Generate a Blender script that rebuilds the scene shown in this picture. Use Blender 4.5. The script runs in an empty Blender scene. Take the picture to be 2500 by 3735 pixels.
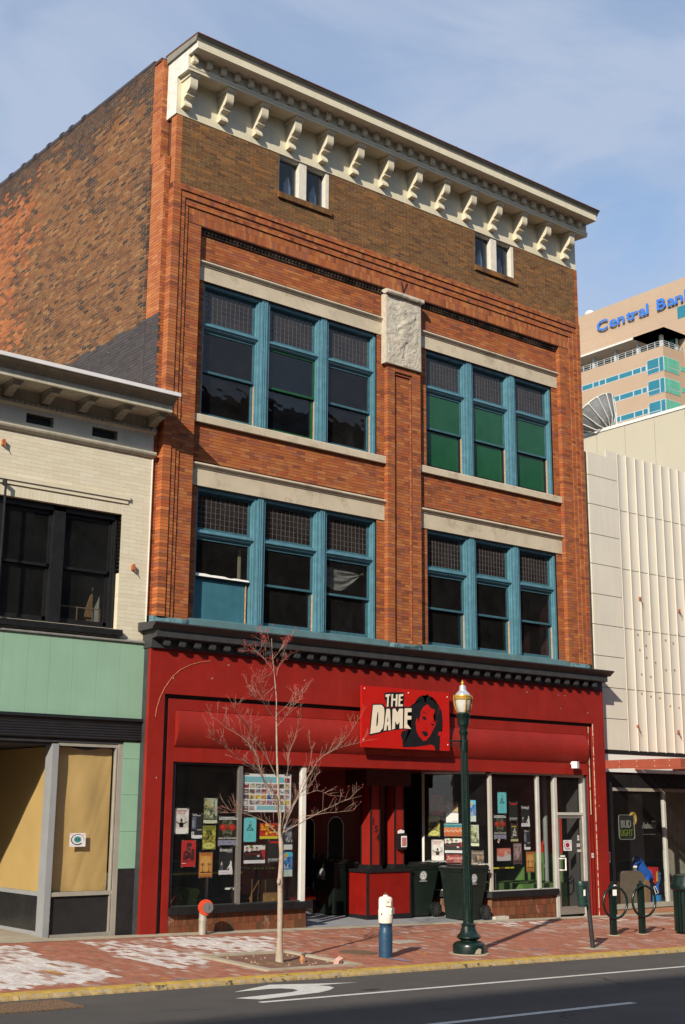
import bpy, bmesh, math, random
from mathutils import Vector, Matrix
R = random.Random(7)
SC = bpy.context.scene
COL = SC.collection
# ---------------------------------------------------------------- camera
CAM = Vector((-11.3994, -19.6, 2.1037))
yaw, pit, rol = 0.67561708, 0.2288411, 0.00746134
fw = Vector((math.sin(yaw)*math.cos(pit), math.cos(yaw)*math.cos(pit), math.sin(pit)))
rt = Vector((math.cos(yaw), -math.sin(yaw), 0)); up = rt.cross(fw)
r2 = rt*math.cos(rol)+up*math.sin(rol); u2 = -rt*math.sin(rol)+up*math.cos(rol)
cd = bpy.data.cameras.new('camera'); cam = bpy.data.objects.new('camera', cd); COL.objects.link(cam)
M = Matrix((r2, u2, -fw)).transposed().to_4x4(); M.translation = CAM
cam.matrix_world = M
cd.sensor_fit = 'HORIZONTAL'; cd.sensor_width = 36.0; cd.lens = 36*4638.35/2500
cd.clip_start = 0.1; cd.clip_end = 3000
SC.camera = cam
# ---------------------------------------------------------------- sky, sun, exposure
SUN_EL = math.radians(28.8); LDIR = Vector((0.857*math.cos(SUN_EL), 0.515*math.cos(SUN_EL), -math.sin(SUN_EL)))
w = bpy.data.worlds.new('World'); SC.world = w; w.use_nodes = True
nt = w.node_tree; nt.nodes.clear()
N = nt.nodes.new; LK = nt.links.new
out = N('ShaderNodeOutputWorld'); bg = N('ShaderNodeBackground'); bg.inputs[1].default_value = 0.13
sky = N('ShaderNodeTexSky'); sky.sky_type = 'NISHITA'; sky.sun_disc = False
sky.sun_elevation = SUN_EL; sky.sun_rotation = math.atan2(-0.857, -0.515)
sky.air_density = 1.0; sky.dust_density = 0.6; sky.ozone_density = 1.5
tc = N('ShaderNodeTexCoord')
mp = N('ShaderNodeMapping'); mp.inputs['Scale'].default_value = (1.5, 1.5, 2.2); mp.inputs['Rotation'].default_value = (0.15, 0.35, 0.4)
LK(tc.outputs['Generated'], mp.inputs['Vector'])
n1 = N('ShaderNodeTexNoise'); n1.inputs['Scale'].default_value = 2.2; n1.inputs['Detail'].default_value = 7; n1.inputs['Roughness'].default_value = .55; n1.inputs['Distortion'].default_value = .9
LK(mp.outputs[0], n1.inputs['Vector'])
cr = N('ShaderNodeMapRange'); cr.inputs[1].default_value = .34; cr.inputs[2].default_value = .60; cr.inputs[3].default_value = .12; cr.inputs[4].default_value = .88
LK(n1.outputs[0], cr.inputs[0])
gn = N('ShaderNodeMix'); gn.data_type = 'RGBA'; gn.blend_type = 'MULTIPLY'; gn.inputs[0].default_value = 1; LK(sky.outputs[0], gn.inputs[6]); gn.inputs[7].default_value = (0.84, 0.94, 0.98, 1)
mx = N('ShaderNodeMix'); mx.data_type = 'RGBA'; LK(cr.outputs[0], mx.inputs[0]); LK(gn.outputs[2], mx.inputs[6])
mx.inputs[7].default_value = (2.62, 3.08, 3.98, 1)
LK(mx.outputs[2], bg.inputs[0]); LK(bg.outputs[0], out.inputs[0])
sl = bpy.data.lights.new('sun', 'SUN'); sl.energy = 4.4; sl.angle = math.radians(0.53); sl.color = (1.0, 0.90, 0.75)
sun = bpy.data.objects.new('sun', sl); COL.objects.link(sun); sun.rotation_euler = LDIR.to_track_quat('-Z', 'Y').to_euler(); sun.location = (-30, -30, 40)
SC.view_settings.view_transform = 'Standard'; SC.view_settings.look = 'None'; SC.view_settings.exposure = 0.5; SC.view_settings.gamma = 1.0; SC.view_settings.use_curve_mapping = False
SC.render.engine = 'CYCLES'; SC.cycles.use_denoising = True; SC.cycles.max_bounces = 6; SC.cycles.transparent_max_bounces = 12
SC.cycles.caustics_reflective = False; SC.cycles.caustics_refractive = False; SC.cycles.sample_clamp_indirect = 4
# ---------------------------------------------------------------- materials
def nmat(name):
    m = bpy.data.materials.new(name); m.use_nodes = True
    nt = m.node_tree; b = nt.nodes['Principled BSDF']
    return m, nt, b
def mixc(nt, fac, a, b, mode='MIX'):
    x = nt.nodes.new('ShaderNodeMix'); x.data_type = 'RGBA'; x.blend_type = mode
    for i, v in ((0, fac), (6, a), (7, b)):
        if hasattr(v, 'is_linked') or hasattr(v, 'node'): nt.links.new(v, x.inputs[i])
        elif i == 0: x.inputs[0].default_value = v
        else: x.inputs[i].default_value = (v[0], v[1], v[2], 1)
    return x.outputs[2]
def noise(nt, scale, detail=4, rough=.6, sc=None, dist=0):
    g = nt.nodes.new('ShaderNodeNewGeometry'); n = nt.nodes.new('ShaderNodeTexNoise')
    n.inputs['Scale'].default_value = scale; n.inputs['Detail'].default_value = detail; n.inputs['Roughness'].default_value = rough; n.inputs['Distortion'].default_value = dist
    if sc:
        p = nt.nodes.new('ShaderNodeMapping'); p.inputs['Scale'].default_value = sc
        nt.links.new(g.outputs['Position'], p.inputs[0]); nt.links.new(p.outputs[0], n.inputs[0])
    else: nt.links.new(g.outputs['Position'], n.inputs[0])
    return n.outputs[0]
def ramp(nt, v, a, b, lo=0., hi=1.):
    x = nt.nodes.new('ShaderNodeMapRange'); nt.links.new(v, x.inputs[0])
    for i, q in ((1, a), (2, b), (3, lo), (4, hi)): x.inputs[i].default_value = q
    return x.outputs[0]
def bumpn(nt, b, h, strength, dist=.01):
    x = nt.nodes.new('ShaderNodeBump'); x.inputs['Strength'].default_value = strength; x.inputs['Distance'].default_value = dist
    nt.links.new(h, x.inputs['Height']); nt.links.new(x.outputs[0], b.inputs['Normal'])
def mat(name, col, rough=.6, var=.18, vs=5., bump=.15, bs=90., spec=.4, metal=0., streak=0., dirt=None, chip=None):
    m, nt, b = nmat(name)
    c = tuple(col)
    o = mixc(nt, ramp(nt, noise(nt, vs), .3, .7), tuple(x*(1-var) for x in c), tuple(min(1, x*(1+var)) for x in c))
    if streak:
        s = ramp(nt, noise(nt, 1, 5, .65, (9, 9, .7)), .42, .75, 0, streak)
        o = mixc(nt, s, o, tuple(x*.35 for x in c))
    if dirt:
        o = mixc(nt, ramp(nt, noise(nt, dirt[0], 6, .7), dirt[1], dirt[2], 0, dirt[3]), o, dirt[4])
    if chip:
        o = mixc(nt, ramp(nt, noise(nt, chip[0], 5, .7), chip[1], chip[1]+.03, 0, 1), o, chip[2])
    nt.links.new(o, b.inputs['Base Color'])
    b.inputs['Roughness'].default_value = rough; b.inputs['Metallic'].default_value = metal; b.inputs['Specular IOR Level'].default_value = spec
    if rough < .7:
        nt.links.new(ramp(nt, noise(nt, vs*3), .3, .7, rough*.8, min(1, rough*1.25)), b.inputs['Roughness'])
    if bump: bumpn(nt, b, noise(nt, bs, 4, .6), bump)
    return m
def brickmat(name, cols, per='island', rough=.85, soot=None, fine=.2, bump=.4, extra=None, spec=.25):
    m, nt, b = nmat(name)
    if per == 'island': v = nt.nodes.new('ShaderNodeNewGeometry').outputs['Random Per Island']
    else: v = nt.nodes.new('ShaderNodeObjectInfo').outputs['Random']
    r = nt.nodes.new('ShaderNodeValToRGB'); e = r.color_ramp.elements
    n = len(cols)
    for i, c in enumerate(cols):
        p = i/(n-1)
        if i == 0: el = e[0]; el.position = 0
        elif i == n-1: el = e[-1]; el.position = 1
        else: el = e.new(p)
        el.color = (*c, 1)
    nt.links.new(v, r.inputs[0]); o = r.outputs[0]
    if soot: o = mixc(nt, ramp(nt, noise(nt, soot[0], 5, .7, soot[5] if len(soot) > 5 else None), soot[1], soot[2], 0, soot[3]), o, soot[4])
    if extra: o = mixc(nt, ramp(nt, noise(nt, extra[0], 4, .7, extra[5] if len(extra) > 5 else None), extra[1], extra[2], 0, extra[3]), o, extra[4])
    f = ramp(nt, noise(nt, 55, 3, .7), .25, .75, 1-fine, 1+fine)
    cc = nt.nodes.new('ShaderNodeCombineColor')
    for i in range(3): nt.links.new(f, cc.inputs[i])
    o = mixc(nt, 1.0, o, cc.outputs[0], 'MULTIPLY')
    nt.links.new(o, b.inputs['Base Color']); b.inputs['Roughness'].default_value = rough; b.inputs['Specular IOR Level'].default_value = spec
    bumpn(nt, b, noise(nt, 140, 4, .7), bump, .004)
    return m
def glassmat(name, tint=(.9, .93, .92), dust=.03, dustcol=(.5, .48, .42), refl=1.0, wob=.02):
    m = bpy.data.materials.new(name); m.use_nodes = True; nt = m.node_tree; nt.nodes.clear()
    o = nt.nodes.new('ShaderNodeOutputMaterial'); t = nt.nodes.new('ShaderNodeBsdfTransparent'); t.inputs[0].default_value = (*tint, 1)
    g = nt.nodes.new('ShaderNodeBsdfGlossy'); g.inputs['Roughness'].default_value = .015; g.inputs[0].default_value = (refl, refl, refl, 1)
    d = nt.nodes.new('ShaderNodeBsdfDiffuse'); d.inputs[0].default_value = (*dustcol, 1)
    lw = nt.nodes.new('ShaderNodeLayerWeight'); lw.inputs[0].default_value = .5
    pw = nt.nodes.new('ShaderNodeMath'); pw.operation = 'POWER'; nt.links.new(lw.outputs['Facing'], pw.inputs[0]); pw.inputs[1].default_value = 5
    fr = nt.nodes.new('ShaderNodeMath'); fr.operation = 'MULTIPLY_ADD'; nt.links.new(pw.outputs[0], fr.inputs[0]); fr.inputs[1].default_value = .93; fr.inputs[2].default_value = .07
    if wob:
        bp = nt.nodes.new('ShaderNodeBump'); bp.inputs['Strength'].default_value = wob; bp.inputs['Distance'].default_value = .1
        nt.links.new(noise(nt, 1.7, 2), bp.inputs['Height']); nt.links.new(bp.outputs[0], g.inputs['Normal'])
    a = nt.nodes.new('ShaderNodeMixShader'); nt.links.new(fr.outputs[0], a.inputs[0]); nt.links.new(t.outputs[0], a.inputs[1]); nt.links.new(g.outputs[0], a.inputs[2])
    a2 = nt.nodes.new('ShaderNodeMixShader'); nt.links.new(ramp(nt, noise(nt, 2.5, 6, .7), .3, .8, dust*.4, dust*1.8), a2.inputs[0]); nt.links.new(a.outputs[0], a2.inputs[1]); nt.links.new(d.outputs[0], a2.inputs[2])
    nt.links.new(a2.outputs[0], o.inputs[0])
    return m
# ---------------------------------------------------------------- mesh building
WL = {}
def wloc(o): return WL.get(o.name, Vector((0, 0, 0))) if o else Vector((0, 0, 0))
class MB:
    def __init__(s): s.v = []; s.f = []; s.m = []
    def add(s, vs, fs, m=0):
        b = len(s.v); s.v += [tuple(p) for p in vs]; s.f += [tuple(b+i for i in f) for f in fs]; s.m += [m]*len(fs); return s
    def box(s, x0, x1, y0, y1, z0, z1, m=0):
        vs = [(x0,y0,z0),(x1,y0,z0),(x1,y1,z0),(x0,y1,z0),(x0,y0,z1),(x1,y0,z1),(x1,y1,z1),(x0,y1,z1)]
        return s.add(vs, [(0,3,2,1),(4,5,6,7),(0,1,5,4),(1,2,6,5),(2,3,7,6),(3,0,4,7)], m)
    def obox(s, c, ax, ay, az, m=0):   # oriented box: centre and three half axes
        c, ax, ay, az = map(Vector, (c, ax, ay, az))
        vs = [c+i*ax+j*ay+k*az for i, j, k in ((-1,-1,-1),(1,-1,-1),(1,1,-1),(-1,1,-1),(-1,-1,1),(1,-1,1),(1,1,1),(-1,1,1))]
        return s.add(vs, [(0,3,2,1),(4,5,6,7),(0,1,5,4),(1,2,6,5),(2,3,7,6),(3,0,4,7)], m)
    def prism(s, poly, ax, a0, a1, m=0):
        n = len(poly)
        if ax == 'x': P = lambda p, a: (a, p[0], p[1])
        elif ax == 'y': P = lambda p, a: (p[0], a, p[1])
        else: P = lambda p, a: (p[0], p[1], a)
        vs = [P(p, a0) for p in poly]+[P(p, a1) for p in poly]
        fs = [tuple(range(n)), tuple(range(2*n-1, n-1, -1))]+[(i, i+n, (i+1) % n+n, (i+1) % n) for i in range(n)]
        return s.add(vs, fs, m)
    def quad(s, a, b, c, d, m=0): return s.add([a, b, c, d], [(0,1,2,3)], m)
    def poly(s, pts, m=0): return s.add(pts, [tuple(range(len(pts)))], m)
    def lathe(s, prof, cx=0, cy=0, n=24, m=0, flute=None, lean=(0, 0)):
        vs = []; fs = []
        for r, z in prof:
            for k in range(n):
                a = 2*math.pi*k/n; rr = r
                if flute and flute[0] <= z <= flute[1]: rr = r*(1-flute[3]*(.5+.5*math.cos(a*flute[2])))
                vs.append((cx+rr*math.cos(a)+lean[0]*z, cy+rr*math.sin(a)+lean[1]*z, z))
        for i in range(len(prof)-1):
            for k in range(n):
                fs.append((i*n+k, i*n+(k+1) % n, (i+1)*n+(k+1) % n, (i+1)*n+k))
        if prof[0][0] > 1e-4: fs.append(tuple(range(n-1, -1, -1)))
        if prof[-1][0] > 1e-4: fs.append(tuple((len(prof)-1)*n+k for k in range(n)))
        return s.add(vs, fs, m)
    def tube(s, pts, r, n=8, m=0, closed=False):
        pts = [Vector(p) for p in pts]; L = len(pts)
        rs = r if isinstance(r, (list, tuple)) else [r]*L
        vs = []; fs = []; prev = None
        for i, p in enumerate(pts):
            if closed: t = pts[(i+1) % L]-pts[i-1]
            else: t = pts[min(i+1, L-1)]-pts[max(i-1, 0)]
            t.normalize()
            if prev is None:
                a = Vector((0, 0, 1)) if abs(t.z) < .9 else Vector((1, 0, 0)); u = t.cross(a).normalized()
            else: u = (prev-t*prev.dot(t)).normalized()
            prev = u; vv = t.cross(u)
            for k in range(n):
                q = 2*math.pi*k/n; vs.append(p+(u*math.cos(q)+vv*math.sin(q))*rs[i])
        for i in range(L if closed else L-1):
            j = (i+1) % L
            for k in range(n): fs.append((i*n+k, i*n+(k+1) % n, j*n+(k+1) % n, j*n+k))
        if not closed: fs += [tuple(range(n-1, -1, -1)), tuple((L-1)*n+k for k in range(n))]
        return s.add(vs, fs, m)
    def text(s, txt, o, ud, vd, h, m=0, width=None, thick=0., bold=0., align='L', shear=0.):
        vs, fs, w = textgeo(txt, bold)
        if not vs: return s
        k = h/.72; kx = k if width is None else width/max(w, 1e-4)
        o, ud, vd = Vector(o), Vector(ud), Vector(vd)
        off = {'L': 0, 'C': -w*kx/2, 'R': -w*kx}[align]
        P = [o+ud*(x*kx+off+shear*y*k)+vd*(y*k) for x, y in vs]
        if not thick: return s.add(P, fs, m)
        nn = ud.cross(vd).normalized()*thick; n = len(P)
        ed = {}
        for f in fs:
            for i in range(len(f)):
                e = (f[i], f[(i+1) % len(f)])
                if (e[1], e[0]) in ed: ed.pop((e[1], e[0]))
                else: ed[e] = 1
        return s.add(P+[p+nn for p in P], [tuple(reversed(f)) for f in fs]+[tuple(i+n for i in f) for f in fs]+[(a, b, b+n, a+n) for a, b in ed], m)
    def build(s, name, mats, parent=None, smooth=False, recalc=True, **props):
        if not isinstance(mats, (list, tuple)): mats = [mats]
        me = bpy.data.meshes.new(name); L = wloc(parent)
        me.from_pydata([(p[0]-L.x, p[1]-L.y, p[2]-L.z) for p in s.v] if parent else s.v, [], s.f)
        for q in mats: me.materials.append(q)
        me.polygons.foreach_set('material_index', s.m)
        if recalc and len(s.f) < 4000:
            bm = bmesh.new(); bm.from_mesh(me); bmesh.ops.recalc_face_normals(bm, faces=bm.faces); bm.to_mesh(me); bm.free()
        if smooth:
            me.polygons.foreach_set('use_smooth', [True]*len(me.polygons))
            if smooth == 'auto': me.set_sharp_from_angle(angle=math.radians(38))
        me.update()
        ob = bpy.data.objects.new(name, me); COL.objects.link(ob)
        if parent: ob.parent = parent; WL[ob.name] = L
        for k, v in props.items(): ob[k] = v
        return ob
TG = {}
def textgeo(t, bold=0.):
    if (t, bold) in TG: return TG[(t, bold)]
    cu = bpy.data.curves.new('lettering', 'FONT'); cu.body = t; cu.offset = bold; cu.resolution_u = 3; cu.fill_mode = 'FRONT'
    ob = bpy.data.objects.new('lettering', cu); COL.objects.link(ob)
    dg = bpy.context.evaluated_depsgraph_get(); dg.update()
    me = ob.evaluated_get(dg).to_mesh()
    bm = bmesh.new(); bm.from_mesh(me); bmesh.ops.remove_doubles(bm, verts=bm.verts, dist=1e-5)
    bm.verts.ensure_lookup_table()
    vs = [(v.co.x, v.co.y) for v in bm.verts]; fs = [tuple(v.index for v in f.verts) for f in bm.faces]; bm.free()
    COL.objects.unlink(ob); bpy.data.objects.remove(ob); bpy.data.curves.remove(cu)
    if vs:
        mn = min(v[0] for v in vs); w = max(v[0] for v in vs)-mn; vs = [(x-mn, y) for x, y in vs]
    else: w = 0
    TG[(t, bold)] = (vs, fs, w); return TG[(t, bold)]
def thing(name, label, cat, loc=(0, 0, 0), group=None):
    o = bpy.data.objects.new(name, None); COL.objects.link(o); o.location = loc; o.empty_display_size = .2
    o['label'] = label; o['category'] = cat
    if group: o['group'] = group
    WL[o.name] = Vector(loc); return o
def tag(o, label, cat, group=None):
    o['label'] = label; o['category'] = cat
    if group: o['group'] = group
    return o
def structure(o): o['kind'] = 'structure'; return o
def copy_tree(o, parent=None):
    c = o.copy(); COL.objects.link(c)
    if parent: c.parent = parent
    for ch in list(o.children): copy_tree(ch, c)
    return c
def gz(x, y): return -0.0174*x+0.02*y           # sloping pavement
def rz(x, y): return -0.0174*x-0.235            # street surface
# ---------------------------------------------------------------- brickwork
class Bricks:
    """lays brick courses on a plane; the biggest ones in view become parts of their own, the rest one mesh"""
    def __init__(s): s.b = []
    def lay(s, O, U, V, u0, u1, v0, v1, L, H, jh, jv, depth, mat=0, holes=(), jit=.0015, stagger=.5, matf=None, minl=.03):
        O, U, V = Vector(O), Vector(U), Vector(V); W = U.cross(V)
        r0 = math.floor(v0/H+1e-6); r = r0
        while r*H < v1-1e-4:
            a = max(v0, r*H); b = min(v1, (r+1)*H)
            if b-a > H*.35:
                iv = [(u0, u1)]; c = (a+b)/2
                for hx0, hx1, hz0, hz1 in holes:
                    if hz0 < c < hz1:
                        nv = []
                        for p, q in iv:
                            if hx0 > p: nv.append((p, min(q, hx0)))
                            if hx1 < q: nv.append((max(p, hx1), q))
                        iv = [t for t in nv if t[1]-t[0] > .01]
                off = ((L*stagger if r % 2 else 0)+(r*37 % 5)*.004) if L < 50 else 0
                for p, q in iv:
                    ed = [p]; k = math.floor((p-off)/L)+1; mg = min(.045, L*.3)
                    while k*L+off < q-mg:
                        if k*L+off > p+mg: ed.append(k*L+off)
                        k += 1
                    ed.append(q)
                    for x0, x1 in zip(ed, ed[1:]):
                        e0 = 0 if x0 == p else jv/2; e1 = 0 if x1 == q else jv/2
                        m = mat if matf is None else matf((x0+x1)/2, c)
                        if m is None: continue
                        s.b.append((O, U, V, W, x0+e0, x1-e1, a+jh/2, b-jh/2, depth, R.uniform(-jit, jit), m))
            r += 1
        return s
    def geo(s, mb, br):
        O, U, V, W, a, b, c, d, dp, pr, m = br
        P = lambda u, v, w: O+U*u+V*v+W*w
        ch = .0015
        mb.add([P(a, c, -dp), P(b, c, -dp), P(b, d, -dp), P(a, d, -dp), P(a, c, pr), P(b, c, pr), P(b, d, pr), P(a, d, pr)],
               [(4,5,6,7),(0,1,5,4),(1,2,6,5),(2,3,7,6),(3,0,4,7)], m)
    def finish(s, parent, name, mi, mo, n=300, key=None, eff=None):
        full = sorted(range(len(s.b)), key=key or (lambda i: (s.b[i][0]+s.b[i][1]*s.b[i][4]+s.b[i][2]*s.b[i][6]-CAM).length-(0 if eff is None else 8*eff(s.b[i]))))
        pick = set(full[:n]); cache = {}; L = wloc(parent)
        mb = MB()
        for i, br in enumerate(s.b):
            if i not in pick: s.geo(mb, br)
        for i in full[:n]:
            O, U, V, W, a, b, c, d, dp, pr, m = s.b[i]
            k = (round(b-a, 3), round(d-c, 3), dp, m)
            if k not in cache:
                q = MB(); q.box(-k[0]/2, k[0]/2, 0, dp, -k[1]/2, k[1]/2); me = bpy.data.meshes.new(name)
                me.from_pydata(q.v, [], q.f); me.materials.append(mo[m]); cache[k] = me
            ob = bpy.data.objects.new(name, cache[k]); COL.objects.link(ob); ob.parent = parent
            p = O+U*((a+b)/2)+V*((c+d)/2)+W*pr-L
            X = Matrix((U, -W, V)).transposed().to_4x4(); X.translation = p; ob.matrix_local = X
        if mb.f:
            o = mb.build(name, mi, parent, recalc=False); o['kind'] = 'stuff'
            return o
def holed(rect, holes):
    """rectangle minus holes -> list of rectangles"""
    x0, x1, z0, z1 = rect
    zs = sorted({z0, z1, *[min(max(h[2], z0), z1) for h in holes], *[min(max(h[3], z0), z1) for h in holes]})
    res = []
    for a, b in zip(zs, zs[1:]):
        if b-a < 1e-5: continue
        c = (a+b)/2; iv = [(x0, x1)]
        for h in holes:
            if h[2] < c < h[3]:
                nv = []
                for p, q in iv:
                    if h[0] > p: nv.append((p, min(q, h[0])))
                    if h[1] < q: nv.append((max(p, h[1]), q))
                iv = [t for t in nv if t[1]-t[0] > 1e-5]
        res += [(p, q, a, b) for p, q in iv]
    return res
# ---------------------------------------------------------------- the materials of the place
ORB = [(.175,.056,.032),(.27,.084,.032),(.31,.100,.036),(.365,.120,.036),(.295,.088,.032),(.40,.155,.052),(.245,.085,.052),(.345,.085,.028)]
BRB = [(.10,.050,.022),(.15,.078,.030),(.13,.060,.024),(.18,.092,.034),(.115,.066,.030),(.24,.105,.030),(.09,.045,.028)]
CMB = [(.06,.036,.024),(.19,.078,.036),(.12,.056,.030),(.21,.095,.040),(.15,.068,.030),(.26,.135,.058),(.14,.066,.032),(.09,.046,.027),(.20,.085,.033),(.17,.080,.036)]
SOOT = (1.9, .575, .80, .75, (.07,.032,.02), (1,1,.45))
brick_i = [brickmat('orange brick', ORB, soot=SOOT), brickmat('brown brick', BRB, soot=(1.1,.62,.85,.4,(.06,.035,.02))),
           brickmat('common brick', CMB, soot=(.55,.50,.72,.62,(.035,.028,.024)), extra=(2.2,.62,.8,.5,(.36,.17,.06)), bump=.8, fine=.4),
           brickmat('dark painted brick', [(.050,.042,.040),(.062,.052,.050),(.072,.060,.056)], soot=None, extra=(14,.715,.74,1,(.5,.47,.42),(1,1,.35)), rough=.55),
           brickmat('quoin brick', [(.35,.11,.040),(.40,.15,.055),(.37,.125,.045),(.31,.095,.04),(.45,.19,.08)])]
CM2 = [(.045,.030,.024),(.07,.042,.030),(.10,.050,.030),(.035,.028,.027),(.055,.04,.035)]; CM3 = [(.30,.095,.035),(.36,.12,.04),(.24,.075,.03),(.14,.06,.035),(.40,.14,.05)]
brick_i += [brickmat('sooted common brick', CM2, bump=.8, fine=.4), brickmat('red common brick', CM3, bump=.8, fine=.35, soot=(.9,.58,.75,.5,(.04,.03,.025)))]
brick_o = [brickmat('orange brick single', ORB, 'object', soot=SOOT), brickmat('brown brick single', BRB, 'object'),
           brickmat('common brick single', CMB, 'object'), brickmat('dark painted brick single', [(.05,.042,.04),(.07,.06,.056)], 'object'),
           brickmat('quoin brick single', [(.42,.12,.036),(.50,.17,.055),(.38,.11,.04)], 'object'), brickmat('sooted common brick single', CM2, 'object'), brickmat('red common brick single', CM3, 'object')]
m_mort = mat('dark red mortar', (.085,.030,.018), .95, .3, 8, .3)
m_mortb = mat('tan mortar', (.36,.25,.15), .95, .2, 12, .4)
m_mortc = mat('pale common mortar', (.30,.205,.115), .95, .55, 9, .8, 70)
m_cream = mat('cream paint', (.62,.565,.42), .55, .06, 2.5, .12, 60, streak=.12, dirt=(6,.6,.85,.25,(.30,.24,.15)))
m_creamw = mat('weathered white board', (.66,.64,.58), .8, .1, 6, .35, 50, dirt=(9,.5,.75,.5,(.36,.33,.28)), streak=.3)
m_stone = mat('limestone', (.50,.43,.32), .85, .1, 2.2, .3, 80, dirt=(2.6,.52,.72,.6,(.22,.175,.12)))
m_rough = mat('carved stone', (.47,.425,.345), .9, .14, 7, .9, 45, dirt=(8,.56,.75,.55,(.24,.19,.14)))
m_blue = mat('blue paint', (.088,.215,.275), .45, .16, 6, .2, 60, dirt=(16,.60,.74,.7,(.30,.38,.37)), streak=.25)
m_blue_d = mat('dark blue sash paint', (.045,.115,.145), .45, .2, 8, .2, 60, dirt=(18,.62,.78,.5,(.35,.36,.32)))
m_bluesill = mat('blue grey sill paint', (.080,.150,.165), .5, .15, 4, .25, 60, dirt=(9,.6,.8,.5,(.05,.09,.10)))
m_rock = mat('rough blue stone', (.085,.165,.185), .65, .3, 9, .9, 30)
m_gsash = mat('green sash paint', (.012,.075,.028), .4, .2, 8)
m_gpane = mat('green painted pane', (.010,.075,.030), .16, .14, 2.5, 0, spec=.5, streak=.15)
m_board = mat('blue board', (.040,.140,.185), .45, .16, 2.2, .1, streak=.2)
m_wood = mat('bare wood', (.42,.27,.15), .8, .3, 20, .3)
m_lead = mat('lead came', (.11,.10,.10), .5, .2, 20, 0)
m_red = mat('red paint', (.245,.0135,.0080), .52, .14, 1.3, .18, 35, spec=.3, streak=.20, dirt=(3.2,.54,.80,.5,(.165,.018,.012)))
m_redc = mat('red barrel paint', (.245,.0155,.0095), .58, .14, 1.0, .15, 25, spec=.25, streak=.24, dirt=(2.6,.55,.8,.45,(.17,.022,.015)))
m_redd = mat('deep red paint', (.20,.008,.005), .35, .15, 3, .1, spec=.4)
m_black = mat('black paint', (.012,.012,.013), .42, .25, 5, .15, 50, spec=.35)
m_dkgrey = mat('dark grey paint', (.038,.040,.042), .5, .2, 4, .25, 40, dirt=(9,.62,.8,.4,(.10,.09,.08)))
m_metalroof = mat('rusty metal roof edge', (.13,.045,.030), .5, .25, 4, .1)
m_alu = mat('aluminium', (.48,.46,.42), .32, .08, 4, .05, 80, metal=.75, streak=.1)
m_aluw = mat('pale aluminium', (.60,.59,.54), .45, .08, 4, .05, 80, metal=.3)
m_tile = [(.155,.045,.024),(.19,.055,.028),(.105,.050,.024),(.20,.075,.035),(.13,.05,.026),(.085,.050,.026)]
tile_o = brickmat('glazed bulkhead tile', m_tile, 'object', rough=.38, extra=(3.2,.60,.70,.55,(.42,.27,.22)), bump=.15, spec=.5)
m_grout = mat('tan grout', (.27,.16,.08), .9, .2, 10)
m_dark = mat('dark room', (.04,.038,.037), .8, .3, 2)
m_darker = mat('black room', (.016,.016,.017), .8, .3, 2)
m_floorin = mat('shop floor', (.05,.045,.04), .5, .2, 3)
g_up = glassmat('old window glass', (.50,.54,.58), .016, (.42,.42,.42), .55, .05)
g_upb = glassmat('sky tinted window glass', (.40,.50,.65), .012, (.3,.4,.55), .7, .04)  # blue tint and dust colour stand in for sky reflected in the panes
g_lead = glassmat('leaded glass', (.30,.28,.30), .05, (.42,.36,.34), .8, .25)
g_shop = glassmat('shop glass', (.92,.94,.93), .010, (.5,.5,.48), 1.0, .008)
m_white = mat('white paint', (.72,.71,.67), .5, .06, 6, .1)
m_paper = mat('paper white', (.78,.76,.74), .6, .04, 9, 0)
# ---------------------------------------------------------------- ground
def asphalt(name, col, *a, **k):
    m = mat(name, col, *a, **k); nt = m.node_tree; b = nt.nodes['Principled BSDF']; o = b.inputs['Base Color'].links[0].from_socket
    o = mixc(nt, ramp(nt, noise(nt, .5, 5, .65, (.12,1.6,1)), .40, .70, 0, .55), o, tuple(x*.66 for x in col))
    o = mixc(nt, ramp(nt, noise(nt, 1.4, 6, .75, (1,.6,1), 1.2), .62, .80, 0, .5), o, tuple(x*1.55 for x in col))
    g = nt.nodes.new('ShaderNodeNewGeometry'); v = nt.nodes.new('ShaderNodeTexVoronoi'); v.feature = 'DISTANCE_TO_EDGE'; v.inputs['Scale'].default_value = .42
    mp_ = nt.nodes.new('ShaderNodeMapping'); mp_.inputs['Scale'].default_value = (.6, 1, 1); ns = nt.nodes.new('ShaderNodeTexNoise'); ns.inputs['Scale'].default_value = 3; ns.inputs['Detail'].default_value = 6
    nt.links.new(g.outputs['Position'], ns.inputs[0]); ad = nt.nodes.new('ShaderNodeVectorMath'); ad.operation = 'MULTIPLY_ADD'; nt.links.new(ns.outputs[1], ad.inputs[0]); ad.inputs[1].default_value = (.5,.5,.5); nt.links.new(g.outputs['Position'], ad.inputs[2])
    nt.links.new(ad.outputs[0], mp_.inputs[0]); nt.links.new(mp_.outputs[0], v.inputs['Vector'])
    cf = nt.nodes.new('ShaderNodeMath'); cf.operation = 'MULTIPLY'; nt.links.new(ramp(nt, v.outputs['Distance'], .004, .012, .75, 0), cf.inputs[0]); nt.links.new(ramp(nt, noise(nt, .35, 3), .52, .6, 0, 1), cf.inputs[1])
    o = mixc(nt, cf.outputs[0], o, (.018,.017,.017)); nt.links.new(o, b.inputs['Base Color']); return m
def rz(x, y): return -0.0174*x-0.2485-0.015*y
m_asph = asphalt('asphalt', (.088,.081,.075), .85, .12, 1.2, .7, 220, spec=.25, dirt=(60,.6,.75,.25,(.17,.155,.14)), streak=0)
m_conc = mat('concrete strip', (.36,.31,.23), .9, .14, 3, .4, 60, dirt=(5,.5,.75,.5,(.20,.165,.115)))
m_concg = mat('grey entry concrete', (.25,.26,.275), .8, .1, 3, .3, 60, dirt=(6,.55,.8,.4,(.14,.14,.15)))
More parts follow.
